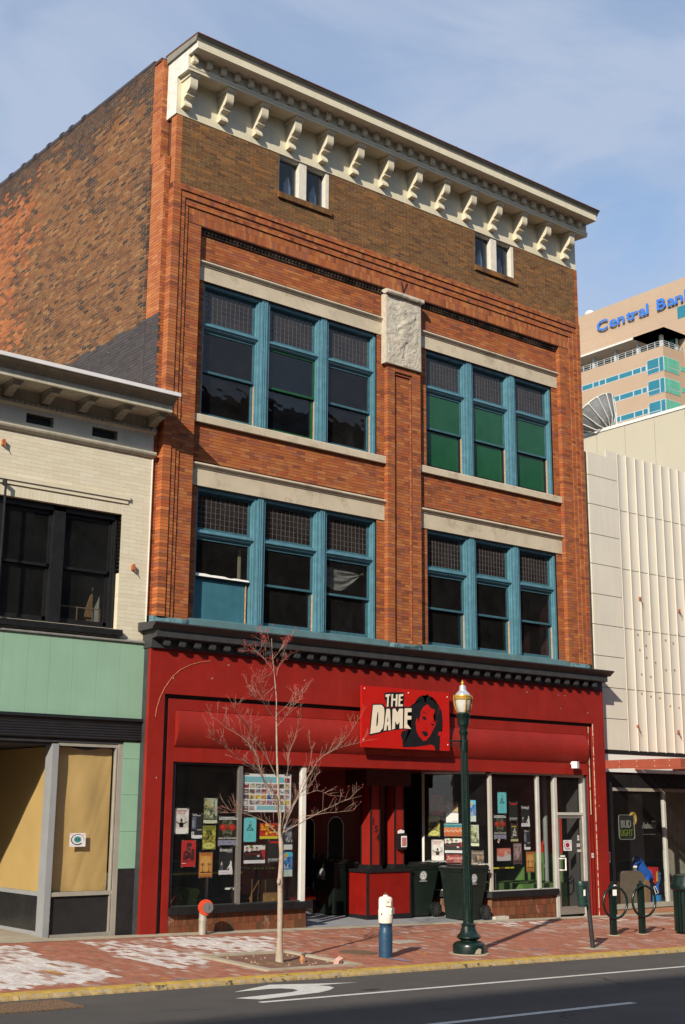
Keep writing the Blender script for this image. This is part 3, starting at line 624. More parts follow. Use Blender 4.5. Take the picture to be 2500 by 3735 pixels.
# ---------------------------------------------------------------- upper windows
def sash(o, x0, x1, z0, z1, y, st, rt_, rb, ms, dp=.035):
    q = MB(); q.box(x0, x0+st, y, y+dp, z0, z1); q.box(x1-st, x1, y, y+dp, z0, z1); q.box(x0+st, x1-st, y, y+dp, z1-rt_, z1); q.box(x0+st, x1-st, y, y+dp, z0, z0+rb)
    return q.build('sash', ms, o)
def window(x0, x1, z0, z1, kind):
    tb0, tb1 = z1-.98, z1-.81; zm = z0+(tb0-z0)*.535; y = .37
    q = MB(); q.box(x0, x0+.055, y, .55, z0, z1); q.box(x1-.06, x1, y, .55, z0, z1); q.box(x0+.055, x1-.06, y+.01, .55, z1-.07, z1); q.box(x0+.055, x1-.06, y+.05, .55, z0, z0+.035)
    q.prism([(.55, tb0+.03), (y+.065, tb0+.03), (y+.03, tb0+.055), (y+.03, tb0+.075), (y-.005, tb0+.095), (y-.005, tb0+.115), (y+.03, tb0+.125), (y+.03, tb1-.01), (y+.06, tb1), (.55, tb1)], 'x', x0+.055, x1-.06)
    q.box(x1-.085, x1-.06, y+.04, .55, z0, z1)
    wn = q.build('window', m_blue, BLD)
    a, b = x0+.06, x1-.085
    # leaded transom
    sash(wn, a, b, tb1+.005, z1-.07, .475, .055, .05, .045, m_blue_d)
    c, d, e, f = a+.055, b-.055, tb1+.05, z1-.12; q = MB(); nx = 11; nz = 6
    for k in range(1, nx): xx = c+(d-c)*k/nx; q.box(xx-.003, xx+.003, .486, .494, e, f)
    for k in range(1, nz): zz = e+(f-e)*k/nz; q.box(c, d, .4865, .4935, zz-.003, zz+.003)
    q.build('lead_grid', m_lead, wn); MB().quad((c,.491,e),(d,.491,e),(d,.491,f),(c,.491,f)).build('pane', g_lead, wn, recalc=False)
    ms = m_gsash if kind == 'green' else m_blue_d
    sash(wn, a, b, zm-.02, tb0+.03, .455, .042, .05, .045, ms); sash(wn, a+.003, b-.003, z0+.035, zm+.02, .50, .045, .04, .07, m_black if kind == 'gpane' else ms)
    gm = {'gpane': m_gpane, 'green': g_upb}.get(kind, g_up)
    for s0, s1, yy in ((zm+.025, tb0-.02, .475), (z0+.105, zm-.02, .52)):
        if kind == 'board' and s0 < zm:
            MB().box(a+.02, b-.09, .485, .499, z0+.03, zm-.03).build('board', m_board, wn); MB().box(b-.075, b-.055, .47, .495, z0+.03, zm-.04).build('bare_stile', m_wood, wn)
            continue
        MB().quad((a+.04,yy,s0),(b-.04,yy,s0),(b-.04,yy,s1),(a+.04,yy,s1)).build('pane', gm, wn, recalc=False)
    if kind in ('plain', 'green', 'gpane'): MB().box(b-.002, b+.012, .45, .49, z0+.04, zm-.06).build('bare_stile', m_wood, wn)
    if kind == 'board':
        q = MB(); n = 18; pr = None
        for k in range(n+1):
            xx = a+.02+(b-a-.06)*k/n; h = .05+.03*mn.noise(Vector((xx*5, 1, 0)))-.02*(k/n); ring = [(xx, .40, zm+.0), (xx, .415, zm+h*1.1), (xx, .44, zm+h), (xx, .46, zm+.01)]
            if pr:
                for t in range(3): q.quad(pr[t], pr[t+1], ring[t+1], ring[t])
            pr = ring
        q.build('rag', m_white, wn, smooth=True, recalc=False)
        MB().box(b-.16, b-.10, .62, .64, zm+.06, zm+.7).build('pale_board', mat('pale interior board', (.6,.5,.3), .7), wn)
    if kind == 'drape':
        q = MB(); n = 24; pr = None
        for k in range(n+1):
            u = k/n; xx = a+.03+(b-a-.06)*u; t = tb0-.12-.10*u*u; sg = zm+.26+.38*u-.20*math.sin(u*3.1)
            ring = [(xx, .60+.02*math.sin(j*2.3+u*5), t+(sg-t)*j/7-.10*math.sin(math.pi*u)*(j/7)) for j in range(8)]
            if pr:
                for j in range(7): q.quad(pr[j], pr[j+1], ring[j+1], ring[j])
            pr = ring
        q.build('curtain', mat('dingy curtain', (.40,.36,.29), .9, .3, 12, .6, 20), wn, smooth=True, recalc=False)
    return wn
def mullion(x0, x1, z0, z1):
    q = MB(); q.box(x0, x1, .345, .55, z0, z1); o = q.build('mullion', m_blue, BLD)
    q = MB(); w_ = x1-x0
    for c in (.18, .5, .82): q.box(x0+w_*c-.006, x0+w_*c+.006, .335, .3465, z0+.04, z1-.04)
    q.box(x0+.03, x1-.03, .335, .3465, z1-.035, z1-.02); q.box(x0+.03, x1-.03, .335, .3465, z0+.02, z0+.035)
    q.build('bead', m_blue, o)
bays = [((1.04, 2.455), (2.61, 3.985), (4.135, 5.49), 9.445, 12.178, ('plain', 'green', 'plain')), ((6.93, 8.22), (8.385, 9.635), (9.80, 11.08), 9.445, 12.178, ('gpane',)*3),
        ((1.04, 2.46), (2.605, 4.0), (4.14, 5.49), 5.495, 8.033, ('board', 'plain', 'drape')), ((6.93, 8.225), (8.395, 9.645), (9.805, 11.08), 5.495, 8.033, ('plain',)*3)]
for w0, w1, w2, z0, z1, kd in bays:
    for (a, b), k in zip((w0, w1, w2), kd): window(a, b, z0, z1, k)
    mullion(w0[1], w1[0], z0, z1); mullion(w1[1], w2[0], z0, z1)
for x0, x1, z0, z1 in att:
    m0, m1 = x0+.545, x0+.735
    q = MB(); q.box(x0, x0+.03, .17, .33, z0+.02, z1); q.box(x1-.09, x1, .17, .33, z0+.02, z1); q.box(m0, m1, .165, .33, z0+.02, z1); q.box(x0, x1, .20, .33, z1-.05, z1-.001); q.box(x0, x1, .20, .33, z0, z0+.02)
    wn = q.build('attic_window', mat('peeling white paint', (.62,.58,.50), .7, .08, 8, .4, 50, chip=(12,.66,(.38,.24,.13))), BLD)
    for a, b in ((x0+.03, m0), (m1, x1-.09)): MB().quad((a,.29,z0+.02),(b,.29,z0+.02),(b,.29,z1-.05),(a,.29,z1-.05)).build('pane', g_upb, wn, recalc=False)
    for a in (m0-.22, x1-.34):
        MB().prism([(a, z0+.02), (a+.19, z0+.02), (a+.19, z0+.35), (a+.12, z0+.62), (a, z0+.40)], 'y', .42, .44).build('white_board', mat('dusty interior board', (.45,.46,.44), .9), wn)
    SB = Bricks(); SB.lay((0, .10, 0), X1, Z1, x0-.02, x1+.05, z0-.13, z0-.002, .105, .13, .004, .006, .08, 0)
    s_ = Bricks(); s_.b = SB.b; s_.finish(BLD, 'sill_brick', [brick_i[1]], [brick_o[1]], 40)
# ---------------------------------------------------------------- top cornice
y0 = .14; XA, XB = .148, 11.94
pr = [(.5,15.43),(y0,15.43),(y0,16.225),(y0-.415,16.19),(y0-.415,16.235),(y0-.43,16.26),(y0-.43,16.30),(y0-.405,16.315),(y0-.395,16.33),(y0-.395,16.515),(y0-.727,16.512),(y0-.727,16.655),(.5,16.69)]
q = MB(); q.prism(pr, 'x', XA, XB); CO = q.build('cornice', m_cream, BLD)
q = MB(); q.prism([(.5,16.66),(y0-.715,16.657),(y0-.72,16.675),(y0-.735,16.69),(y0-.74,16.715),(y0-.755,16.735),(y0-.785,16.755),(y0-.79,16.772),(.5,16.83)], 'x', XA-.05, XB+.06); q.build('crown_moulding', mat('shade darkened crown paint', (.22,.205,.16), .55, .1, 3, .15, 60, streak=.3), CO, smooth='auto')  # cream paint darkened: shade of the down-facing moulding put into the colour
q = MB(); q.prism([(.55,16.83),(y0-.80,16.770),(y0-.805,16.774),(y0-.80,16.796),(.55,16.86)], 'x', XA-.06, XB+.07); q.build('roof_edge', m_metalroof, CO)
q = MB(); pp = [(.50,15.425),(y0-.004,15.425),(y0-.004,16.22),(y0-.41,16.195),(y0-.425,16.30),(y0-.39,16.33),(y0-.39,16.51),(y0-.725,16.51),(y0-.727,16.655),(.5,16.69)]
q.prism(pp, 'x', XA-.008, XA-.001); q.build('end_board', m_creamw, CO)
for k in range(8):
    q = MB(); q.box(1.05+k*1.5, 1.062+k*1.5, y0-.78, y0-.77, 16.78, 16.825); q.build('roof_clip', m_metalroof, CO)
br = [(y0,15.50),(y0-.13,15.515),(y0-.135,15.56),(y0-.105,15.61),(y0-.09,15.66),(y0-.11,15.715),(y0-.20,15.745),(y0-.205,15.77),(y0-.18,15.785),(y0-.20,15.805),(y0-.26,15.83),(y0-.305,15.88),(y0-.325,15.95),(y0-.325,16.12),(y0,16.13)]
br = [(y, 16.13-(16.13-z)*.895) for y, z in br]
b0 = None
for i in range(14):
    c = .335+i*.8565
    if b0 is None:
        q = MB(); q.prism(br, 'x', c-.085, c+.085); b0 = q.build('bracket', m_cream, CO, smooth='auto')
        q = MB(); q.prism([(y0,16.128),(y0-.345,16.128),(y0-.35,16.15),(y0-.385,16.165),(y0-.39,16.20),(y0,16.205)], 'x', c-.115, c+.115); q.build('bracket_cap', m_cream, b0)
    else:
        d = b0.copy(); COL.objects.link(d); d.location = (i*.8565, 0, 0)
        for ch in b0.children: e = ch.copy(); COL.objects.link(e); e.parent = d
q = MB(); q.box(-.055,.055,y0-.50,y0-.39,16.355,16.51); q.prism([(-.055,16.355),(.055,16.355),(.035,16.335),(-.035,16.335)], 'y', y0-.49, y0-.40)
me = None
for i in range(35):
    if me is None: q.v = [(p[0]+.255, p[1], p[2]) for p in q.v]; d0 = q.build('dentil', m_cream, CO); me = d0
    else: d = d0.copy(); COL.objects.link(d); d.location = (i*.3335, 0, 0)
# ---------------------------------------------------------------- shopfront cornice
q = MB(); q.prism([(.3,4.845),(-.05,4.845),(-.05,5.005),(-.215,5.02),(-.22,5.03),(-.22,5.155),(.3,5.16)], 'x', -.022, 12.115)
SCn = q.build('shop_cornice', m_dkgrey, BLD)
q = MB(); q.prism([(.34,5.15),(-.225,5.152),(-.245,5.175),(-.275,5.20),(-.325,5.235),(-.345,5.25),(-.345,5.272),(.34,5.305)], 'x', -.13, 12.22); q.build('crown_moulding', m_dkgrey, SCn, smooth='auto')
d0 = None
for i in range(37):
    if d0 is None: q = MB(); q.box(.17,.295,-.165,-.05,4.905,5.004); q.prism([(.17,4.905),(.295,4.905),(.275,4.885),(.19,4.885)],'y',-.16,-.052); d0 = q.build('dentil', m_dkgrey, SCn)
    else: d = d0.copy(); COL.objects.link(d); d.location = (i*.3197, 0, 0)
# ---------------------------------------------------------------- red shopfront
RF = MB()
RF.box(0, .318, 0, .085, -.4, 4.053); RF.box(11.797, 12.18, 0, .085, -.6, 4.053); RF.box(0, 12.18, 0, .085, 4.053, 4.86); RF.build('red_frame', m_red, BLD)
q = MB(); q.box(.002, .45, .09, .33, -.4, 4.86); q.box(11.6, 12.17, .09, .35, -.6, 4.86); q.box(.45, 11.6, .09, .34, 2.9, 4.86); q.box(.0, .003, .088, .32, -.4, 4.84); q.build('groove_board', m_dkgrey, BLD)
m_edge = mat('cream bare edge', (.52,.45,.32), .8, .25, 9, .2, chip=(9,.52,(.25,.02,.012)))
for x, z0, z1 in ((11.793, -.3, 4.05), (11.633, 2.0, 3.97)): MB().box(x-.004, x+.002, .0015, .02, z0, z1).build('bare_edge', m_edge, BLD)
MB().box(11.618, 11.632, .045, .09, -.3, 3.975).build('bare_edge', m_edge, BLD)
q = MB()
q.box(.435, .57, .045, .089, -.4, 3.978); q.box(11.60, 11.725, .045, .089, -.6, 3.978); q.box(.57, 11.60, .045, .089, 3.785, 3.978); q.box(.57, 11.60, .045, .089, 2.88, 3.13)
q.build('inner_frame', m_red, BLD)
arc = [(.045-.115*math.sin(math.pi*t)**.8, 3.135+.643*t) for t in [i/18 for i in range(19)]]
q = MB(); q.prism([(.09,3.135)]+arc+[(.09,3.778)], 'x', .575, 11.545); q.build('barrel_panel', m_redc, BLD, smooth='auto')
q = MB(); q.box(11.546, 11.62, .03, .089, 3.13, 3.785); q.build('panel_stop', m_red, BLD)
# bolt holes, old cable scars
m_hole = mat('bare chip', (.62,.50,.40), .8, .2, 30)
for x, z in ((.47,4.34),(1.29,4.39),(1.64,4.66),(9.6,4.65),(10.63,4.65),(10.85,4.65),(10.69,4.35),(11.62,4.29),(7.9,4.42),(3.4,4.5),(.2,2.6),(11.9,2.2)):
    q = MB(); q.lathe([(.016,0),(.016,.004),(0,.004)],0,0,8); q.v = [(x+p[0], -.0005-p[2], z+p[1]) for p in q.v]; q.lathe([(.013,0),(.013,.001)],0,0,8)
    q.v = q.v[:-16]+[(x-.008+p[0], -.005-p[2], z+.006+p[1]) for p in q.v[-16:]]; q.m = [0]*(len(q.f)-10)+[1]*10; q.build('bolt_hole', [m_hole, m_black], BLD)
for pts in ([(.14,3.64),(.16,3.79),(.22,3.98),(.3,4.14),(.45,4.35),(.61,4.49),(.83,4.6),(1.03,4.66),(1.25,4.7)], ):
    q = MB(); q.tube([(x, -.004, z) for x, z in pts], .007, 6); q.build('cable_scar', mat('scar of old cable', (.42,.14,.08), .8, .3, 30), BLD)
q = MB(); q.tube([(x, -.0005, z) for x, z in [(10.79,4.69),(11.15,4.63),(11.38,4.52),(11.61,4.31),(11.78,4.1)]], .003, 5); q.build('cable_scar', m_redd, BLD)
# bulkheads
bl = MB(); MB().box(.575, 3.545, .056, .3, -.4, .285).build('bulkhead', m_grout, BLD); C0 = Vector((8.53, .15, 0)); dv = Vector((-.57, .82, 0)).normalized(); nv = Vector((-dv.y, dv.x, 0))   # outward normal of the splayed return
C1 = C0+dv*1.5
bl.prism([(8.535,.158),(10.53,.158),(10.53,.4),(8.7,.4),(C1.x+.25,C1.y),(C1.x+.004,C1.y+.004)], 'z', -.5, .285); bl.build('bulkhead', m_grout, BLD)
T = Bricks()
T.lay((0,.05,-.09), (1,0,0), (0,0,1), .577, 3.545, -.185, .37, .0782, .185, .007, .007, .05, 0, stagger=0)
T.lay((0,.15,-.09), (1,0,0), (0,0,1), 8.535, 10.53, -.37, .37, .0782, .185, .007, .007, .05, 0, stagger=0)
T.lay((C0.x,C0.y,-.09), tuple(-dv), (0,0,1), -1.5, -.002, -.185, .37, .0782, .185, .007, .007, .05, 0, stagger=0)
T.finish(BLD, 'bulkhead_tile', [tile_o], [tile_o], 300)
q = MB(); q.box(.565, 3.63, -.035, .32, .288, .412); q.build('window_sill', m_black, BLD)
q = MB(); a = C0+nv*.07; b = C1+nv*.07
q.prism([(8.47,.075),(10.56,.075),(10.56,.4),(8.7,.4),(C1.x+.3,C1.y+.02),(b.x,b.y)], 'z', .288, .414); q.build('window_sill', m_black, BLD)
q = MB(); q.prism([(8.50,.02),(8.9,.02),(8.9,.15),(8.53,.15),(C1.x,C1.y),(b.x-.05,b.y-.03)],'z',-.5,-.085); q.build('white_plinth', mat('dusty plinth', (.45,.42,.36), .8, .15, 6), BLD)
def framebox(q, x0, x1, z0, z1, y0, y1): q.box(x0, x1, y0, y1, z0, z1)
# left display window
q = MB(); framebox(q,.60,.65,.413,2.88,.09,.16); framebox(q,.65,3.44,2.845,2.88,.08,.16); framebox(q,.65,3.44,.413,.43,.09,.16); q.build('window_frame', m_dkgrey, BLD)
q = MB(); framebox(q,2.005,2.085,.413,2.845,.085,.16); q.build('mullion', m_alu, BLD)
q = MB(); framebox(q,3.44,3.54,.413,2.88,.08,.17); q.build('corner_post', mat('white post', (.66,.65,.60), .5, .06, 4, .1, streak=.15), BLD)
q = MB(); framebox(q,3.30,3.36,.413,2.88,.50,.58); q.build('inner_post', m_dkgrey, BLD)
MB().quad((.65,.12,.43),(2.005,.12,.43),(2.005,.12,2.845),(.65,.12,2.845)).build('pane', g_shop, BLD, recalc=False); MB().quad((2.085,.12,.43),(3.44,.12,.43),(3.44,.12,2.845),(2.085,.12,2.845)).build('pane', g_shop, BLD, recalc=False)
MB().quad((3.54,.17,.43),(3.54,2.4,.43),(3.54,2.4,2.85),(3.54,.17,2.85)).build('pane', g_shop, BLD, recalc=False)
# right display window
q = MB(); framebox(q,8.56,10.5,2.845,2.88,.11,.19); framebox(q,8.56,10.5,.414,.432,.12,.18); q.obox(C0+dv*.78+Vector((0,0,2.86)), dv*.70, nv*.03, (0,0,.02)); q.obox(C0+dv*.78+Vector((0,0,.423)), dv*.70, nv*.03, (0,0,.009)); q.build('window_frame', m_aluw, BLD)
q = MB(); q.box(8.49,8.56,.12,.19,.414,2.85); q.build('corner_post', mat('bright post', (.66,.62,.53), .35, .05, 4, .05, metal=.4), BLD)
q = MB(); framebox(q,9.965,10.033,.432,2.845,.11,.18); q.build('mullion', m_aluw, BLD)
q = MB(); c = C0+dv*1.46; q.obox((c.x,c.y,1.65), dv*.025, nv*.03, (0,0,1.23)); q.build('mullion', m_aluw, BLD)
MB().quad((8.56,.155,.432),(9.965,.155,.432),(9.965,.155,2.845),(8.56,.155,2.845)).build('pane', g_shop, BLD, recalc=False); MB().quad((10.033,.155,.432),(10.53,.155,.432),(10.53,.155,2.845),(10.033,.155,2.845)).build('pane', g_shop, BLD, recalc=False)
a = C0+dv*.04; b = C0+dv*1.44; MB().quad((b.x,b.y,.432),(a.x,a.y,.432),(a.x,a.y,2.845),(b.x,b.y,2.845)).build('pane', g_shop, BLD, recalc=False)
# shop door
q = MB(); framebox(q,10.535,10.625,-.3,2.88,.12,.22); framebox(q,11.475,11.568,-.3,2.88,.12,.22); framebox(q,10.625,11.475,2.82,2.88,.12,.22); framebox(q,10.625,11.475,1.985,2.045,.12,.22); q.build('door_frame', m_aluw, BLD)
MB().quad((10.625,.17,2.045),(11.475,.17,2.045),(11.475,.17,2.82),(10.625,.17,2.82)).build('transom_pane', g_shop, BLD, recalc=False)
q = MB(); framebox(q,10.628,10.69,-.15,1.98,.14,.19); framebox(q,11.42,11.472,-.15,1.98,.14,.19); framebox(q,10.69,11.42,1.915,1.98,.14,.19); framebox(q,10.69,11.42,-.15,.02,.14,.19)
DR = q.build('shop_door', m_alu, BLD); MB().quad((10.69,.165,.02),(11.42,.165,.02),(11.42,.165,1.915),(10.69,.165,1.915)).build('pane', g_shop, DR, recalc=False)
q = MB(); q.tube([(10.66,.14,1.045),(10.66,.075,1.045),(10.795,.075,1.045)], .014, 8); q.tube([(10.795,.075,1.06),(10.795,.075,.79)], .017, 8); q.tube([(10.66,.14,.80),(10.66,.075,.80),(10.795,.075,.80)], .014, 8); q.box(10.70,10.84,.13,.14,1.075,1.115); q.build('handle', m_white, DR)
q = MB(); q.box(11.57,11.60,.08,.3,-.4,2.9); q.build('groove_board', m_dkgrey, BLD)
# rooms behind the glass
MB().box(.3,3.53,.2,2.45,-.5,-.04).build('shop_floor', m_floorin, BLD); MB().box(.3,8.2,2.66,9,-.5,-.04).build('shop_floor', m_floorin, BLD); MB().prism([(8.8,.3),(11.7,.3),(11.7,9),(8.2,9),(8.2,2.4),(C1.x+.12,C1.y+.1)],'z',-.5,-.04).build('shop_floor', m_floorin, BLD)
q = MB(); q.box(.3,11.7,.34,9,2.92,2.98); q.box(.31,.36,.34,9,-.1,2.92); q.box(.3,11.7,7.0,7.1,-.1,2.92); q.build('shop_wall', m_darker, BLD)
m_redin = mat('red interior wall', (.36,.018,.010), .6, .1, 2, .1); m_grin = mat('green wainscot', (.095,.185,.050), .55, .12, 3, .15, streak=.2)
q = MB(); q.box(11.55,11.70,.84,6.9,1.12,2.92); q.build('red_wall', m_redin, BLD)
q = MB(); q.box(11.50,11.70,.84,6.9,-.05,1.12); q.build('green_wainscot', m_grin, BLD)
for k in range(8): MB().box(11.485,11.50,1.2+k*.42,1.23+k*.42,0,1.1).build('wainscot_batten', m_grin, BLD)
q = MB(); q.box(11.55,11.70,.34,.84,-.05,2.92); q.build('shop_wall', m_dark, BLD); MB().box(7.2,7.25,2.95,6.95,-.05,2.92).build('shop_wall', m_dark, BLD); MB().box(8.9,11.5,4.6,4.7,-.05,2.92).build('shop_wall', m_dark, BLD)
# recessed entry
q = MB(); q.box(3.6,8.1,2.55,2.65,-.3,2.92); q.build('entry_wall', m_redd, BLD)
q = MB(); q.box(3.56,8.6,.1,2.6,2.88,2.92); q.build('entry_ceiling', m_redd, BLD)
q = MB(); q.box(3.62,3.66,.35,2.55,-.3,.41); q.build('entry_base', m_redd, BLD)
def arch(cx, w, z0, z1, n=10):
    r = w/2; return [(cx-r, z0), (cx+r, z0)]+[(cx+r*math.cos(math.pi*k/n), z1-r+r*math.sin(math.pi*k/n)) for k in range(n+1)]
for x0, x1, cx in ((4.95,5.785,5.40),(5.795,6.63,6.185)):
    q = MB(); q.box(x0,x1,2.50,2.548,.02,2.2); D = q.build('entry_door', mat('dark red door', (.16,.008,.005), .35, .2, 2, .1), BLD)
    P = arch(cx,.44,.46,1.93); P2 = arch(cx,.40,.48,1.91); q = MB()
    P = [P[0],P[1]]+P[2:]; n = len(P)
    for i in range(n): a, b, c, d = P[i], P[(i+1)%n], P2[(i+1)%n], P2[i]; q.quad((a[0],2.492,a[1]),(b[0],2.492,b[1]),(c[0],2.492,c[1]),(d[0],2.492,d[1]))
    q.build('arch_frame', m_alu, D, recalc=False)
    q = MB(); q.poly([(p[0],2.494,p[1]) for p in P2]); q.build('pane', mat('black door glass', (.006,.006,.007), .08, .1, 2, 0, spec=.6), D, recalc=False)
    s = -1 if cx < 5.7 else 1; xx = 5.79+s*.09; q = MB(); q.box(xx-.035,xx+.035,2.47,2.492,.80,1.14); q.build('handle', m_dkgrey, D)
    q = MB(); q.box(x0+.05,x1-.05,2.49,2.4985,.06,.34); q.build('kick_panel', m_redd, D)
# ticket booth with its two posts
BT = thing('ticket_booth', 'red panelled booth with two square red posts standing in the shop entry', 'booth', (6.2, 1.1, -.07))
q = MB(); q.box(5.63,6.785,.76,1.42,-.3,.845); q.build('body', m_redd, BT)
q = MB()
for a, b, c, d, e, f in ((5.615,6.80,.745,1.435,-.3,.02),(5.60,6.815,.73,1.45,.84,.90),(5.62,5.655,.745,.785,.02,.84),(6.765,6.795,.745,.785,.02,.84),(5.62,5.65,1.39,1.43,.02,.84)): q.box(a,b,c,d,e,f)
q.build('black_trim', m_black, BT)
for i, x in enumerate((5.75, 6.40)):
    q = MB(); q.box(x,x+.235,.80,1.10,.99,2.95); P = q.build('post', m_red, BT)
    q = MB(); q.prism([(x-.07,.90),(x+.305,.90),(x+.25,.99),(x-.015,.99)],'y',.77,1.13); q.build('post_base', m_black, P)
    q = MB(); q.box(x-.012,x+.016,.788,.815,.99,2.95); q.box(x+.222,x+.247,.788,.815,.99,2.95); q.box(x-.012,x+.01,1.085,1.11,.99,2.95); q.build('edge_trim', m_black, P)
    if i == 0:
        for t, dx, z in (('1',.05,1.78),('5',.10,1.63),('6',.16,1.47)):
            q = MB(); q.text(t, (x+dx,.7975,z), (1,0,0), (0,0,1), .135, 0, bold=.02, thick=.004); q.build('numeral', m_black, P)
q = MB(); q.box(5.6,6.82,.76,1.45,2.56,2.9); q.build('header', mat('dark booth header', (.06,.012,.010), .5), BT)
# paper dispenser on the right post
nb = thing('flyer_box', 'black flyer box with pink and white cards fixed to the right booth post', 'flyer box', (6.55,.76,1.3))
q = MB(); q.box(6.44,6.66,.72,.797,1.28,1.60); q.build('box', m_black, nb); q = MB(); q.box(6.50,6.65,.712,.7185,1.33,1.55); q.build('card', m_paper, nb)
q = MB(); q.box(6.515,6.635,.709,.7125,1.35,1.52); q.build('card_picture', mat('pink card', (.45,.16,.16), .5, .4, 30), nb); q = MB(); q.prism([(6.43,1.60),(6.60,1.61),(6.60,1.66),(6.50,1.68),(6.43,1.65)],'y',.735,.745); q.build('flyer', m_paper, nb)
# security box on the fascia
sb = thing('security_light', 'small white box fixed to the red fascia above the shop door', 'security light', (11.05,.04,3.1))
q = MB(); q.obox((11.02,-.10,3.09),(.065,.025,0),(-.025,.06,0),(0,0,.075)); q.build('housing', m_white, sb); q = MB(); q.tube([(11.03,.04,3.12),(11.03,-.04,3.11)],.02,8); q.build('stem', m_white, sb)
# sign board
SG = thing('sign_board', 'red sign board reading The Dame with a black stencilled face of a woman', 'sign', (5.95,-.05,3.87))
m_sgr = mat('bright red sign', (.45,.010,.006), .38, .05, 2, .05); m_sgk = mat('sign black', (.011,.011,.012), .4, .1, 5, 0); m_sgw = mat('sign cream', (.74,.64,.50), .45, .04, 5, 0)
q = MB(); q.box(4.765,7.135,-.085,-.05,3.275,4.475); q.build('panel', m_sgr, SG)
q = MB(); q.box(4.9,7.0,-.05,.04,3.4,3.5); q.box(4.9,7.0,-.05,.04,4.2,4.3); q.build('batten', m_black, SG)
SIGN={
'T': [(5.388,4.332),(5.518,4.348),(5.512,4.301),(5.471,4.292),(5.458,4.096),(5.415,4.089),(5.43,4.285),(5.382,4.283)],'H': [(5.542,4.345),(5.587,4.352),(5.579,4.263),(5.654,4.265),(5.662,4.35),(5.709,4.355),(5.695,4.111),(5.645,4.108),(5.65,4.225),(5.577,4.221),(5.573,4.105),(5.527,4.099)],'E': [(5.734,4.354),(5.857,4.371),(5.856,4.329),(5.784,4.317),(5.78,4.268),(5.843,4.267),(5.839,4.232),(5.775,4.228),(5.771,4.162),(5.846,4.163),(5.842,4.121),(5.72,4.111)],'D': [(5.057,4.106),(5.277,4.121),(5.338,4.075),(5.354,4.0),(5.341,3.791),(5.314,3.666),(5.232,3.586),(4.983,3.535)],'Dh': [(5.176,3.984),(5.194,3.957),(5.187,3.784),(5.167,3.707),(5.14,3.688),(5.149,3.837)],'A': [(5.406,4.047),(5.49,4.055),(5.504,4.021),(5.526,3.636),(5.452,3.627),(5.447,3.72),(5.419,3.723),(5.406,3.625),(5.336,3.615)],'Ah': [(5.445,3.907),(5.456,3.81),(5.424,3.788)],'M': [(5.57,4.053),(5.639,4.068),(5.699,3.989),(5.751,4.073),(5.85,4.074),(5.84,3.681),(5.75,3.673),(5.756,3.81),(5.703,3.752),(5.675,3.758),(5.638,3.819),(5.634,3.666),(5.552,3.645)],'E2': [(5.893,4.087),(6.083,4.094),(6.077,4.02),(5.974,4.011),(5.97,3.94),(6.077,3.938),(6.072,3.87),(5.962,3.859),(5.96,3.775),(6.068,3.776),(6.064,3.681),(5.874,3.683)],'OT': [(5.36,4.362),(5.49,4.384),(5.866,4.404),(5.881,4.358),(5.865,4.113),(5.827,4.101),(5.406,4.083),(5.388,4.21),(5.356,4.236)],'OD': [(5.039,4.128),(5.305,4.147),(5.369,4.091),(5.397,4.074),(5.827,4.097),(5.874,4.122),(6.112,4.117),(6.109,3.658),(5.825,3.667),(5.647,3.645),(5.323,3.59),(5.232,3.559),(4.959,3.5),(4.994,3.83)],'hair': [(5.787,3.547),(5.825,3.625),(6.09,3.685),(6.101,3.883),(6.036,4.113),(6.094,4.172),(6.142,4.189),(6.161,4.169),(6.19,4.242),(6.268,4.324),(6.365,4.369),(6.433,4.313),(6.445,4.242),(6.49,4.244),(6.5,4.281),(6.462,4.321),(6.458,4.364),(6.531,4.422),(6.55,4.384),(6.658,4.354),(6.589,4.329),(6.618,4.294),(6.717,4.3),(6.795,4.254),(6.716,4.257),(6.844,4.192),(6.922,4.081),(6.949,3.895),(6.943,3.794),(6.906,3.692),(6.925,3.65),(6.875,3.591),(6.864,3.476),(6.851,3.276),(6.733,3.275),(6.705,3.357),(6.627,3.389),(6.433,3.361),(6.183,3.324),(5.842,3.306),(5.834,3.437)],'face': [(6.529,4.201),(6.49,4.187),(6.411,4.14),(6.333,4.05),(6.323,3.95),(6.284,3.892),(6.298,3.779),(6.226,3.91),(6.187,3.802),(6.214,3.648),(6.271,3.552),(6.405,3.448),(6.482,3.469),(6.59,3.565),(6.67,3.682),(6.75,3.8),(6.766,3.872),(6.692,3.911),(6.683,3.982),(6.723,4.042),(6.73,4.099),(6.636,4.116),(6.568,4.163)],'browL': [(6.333,4.033),(6.411,4.047),(6.488,4.023),(6.526,3.946),(6.469,4.014),(6.401,4.028)],'eyeL': [(6.362,4.002),(6.39,3.939),(6.448,3.949),(6.493,3.902),(6.487,3.876),(6.399,3.883),(6.376,3.917)],'eyeR': [(6.613,3.815),(6.662,3.813),(6.73,3.799),(6.671,3.765),(6.622,3.78)],'browR': [(6.633,3.851),(6.692,3.868),(6.76,3.843),(6.691,3.854)],'nose': [(6.446,3.722),(6.485,3.702),(6.523,3.679),(6.485,3.681)],'lips': [(6.349,3.64),(6.416,3.65),(6.445,3.644),(6.484,3.653),(6.529,3.605),(6.522,3.562),(6.474,3.539),(6.416,3.558),(6.377,3.606)],'fleck1': [(6.844,4.177),(6.853,4.12),(6.812,4.032),(6.791,3.945),(6.828,4.061)],'curl': [(6.807,3.616),(6.856,3.661),(6.916,3.657),(6.885,3.591),(6.826,3.574)],}
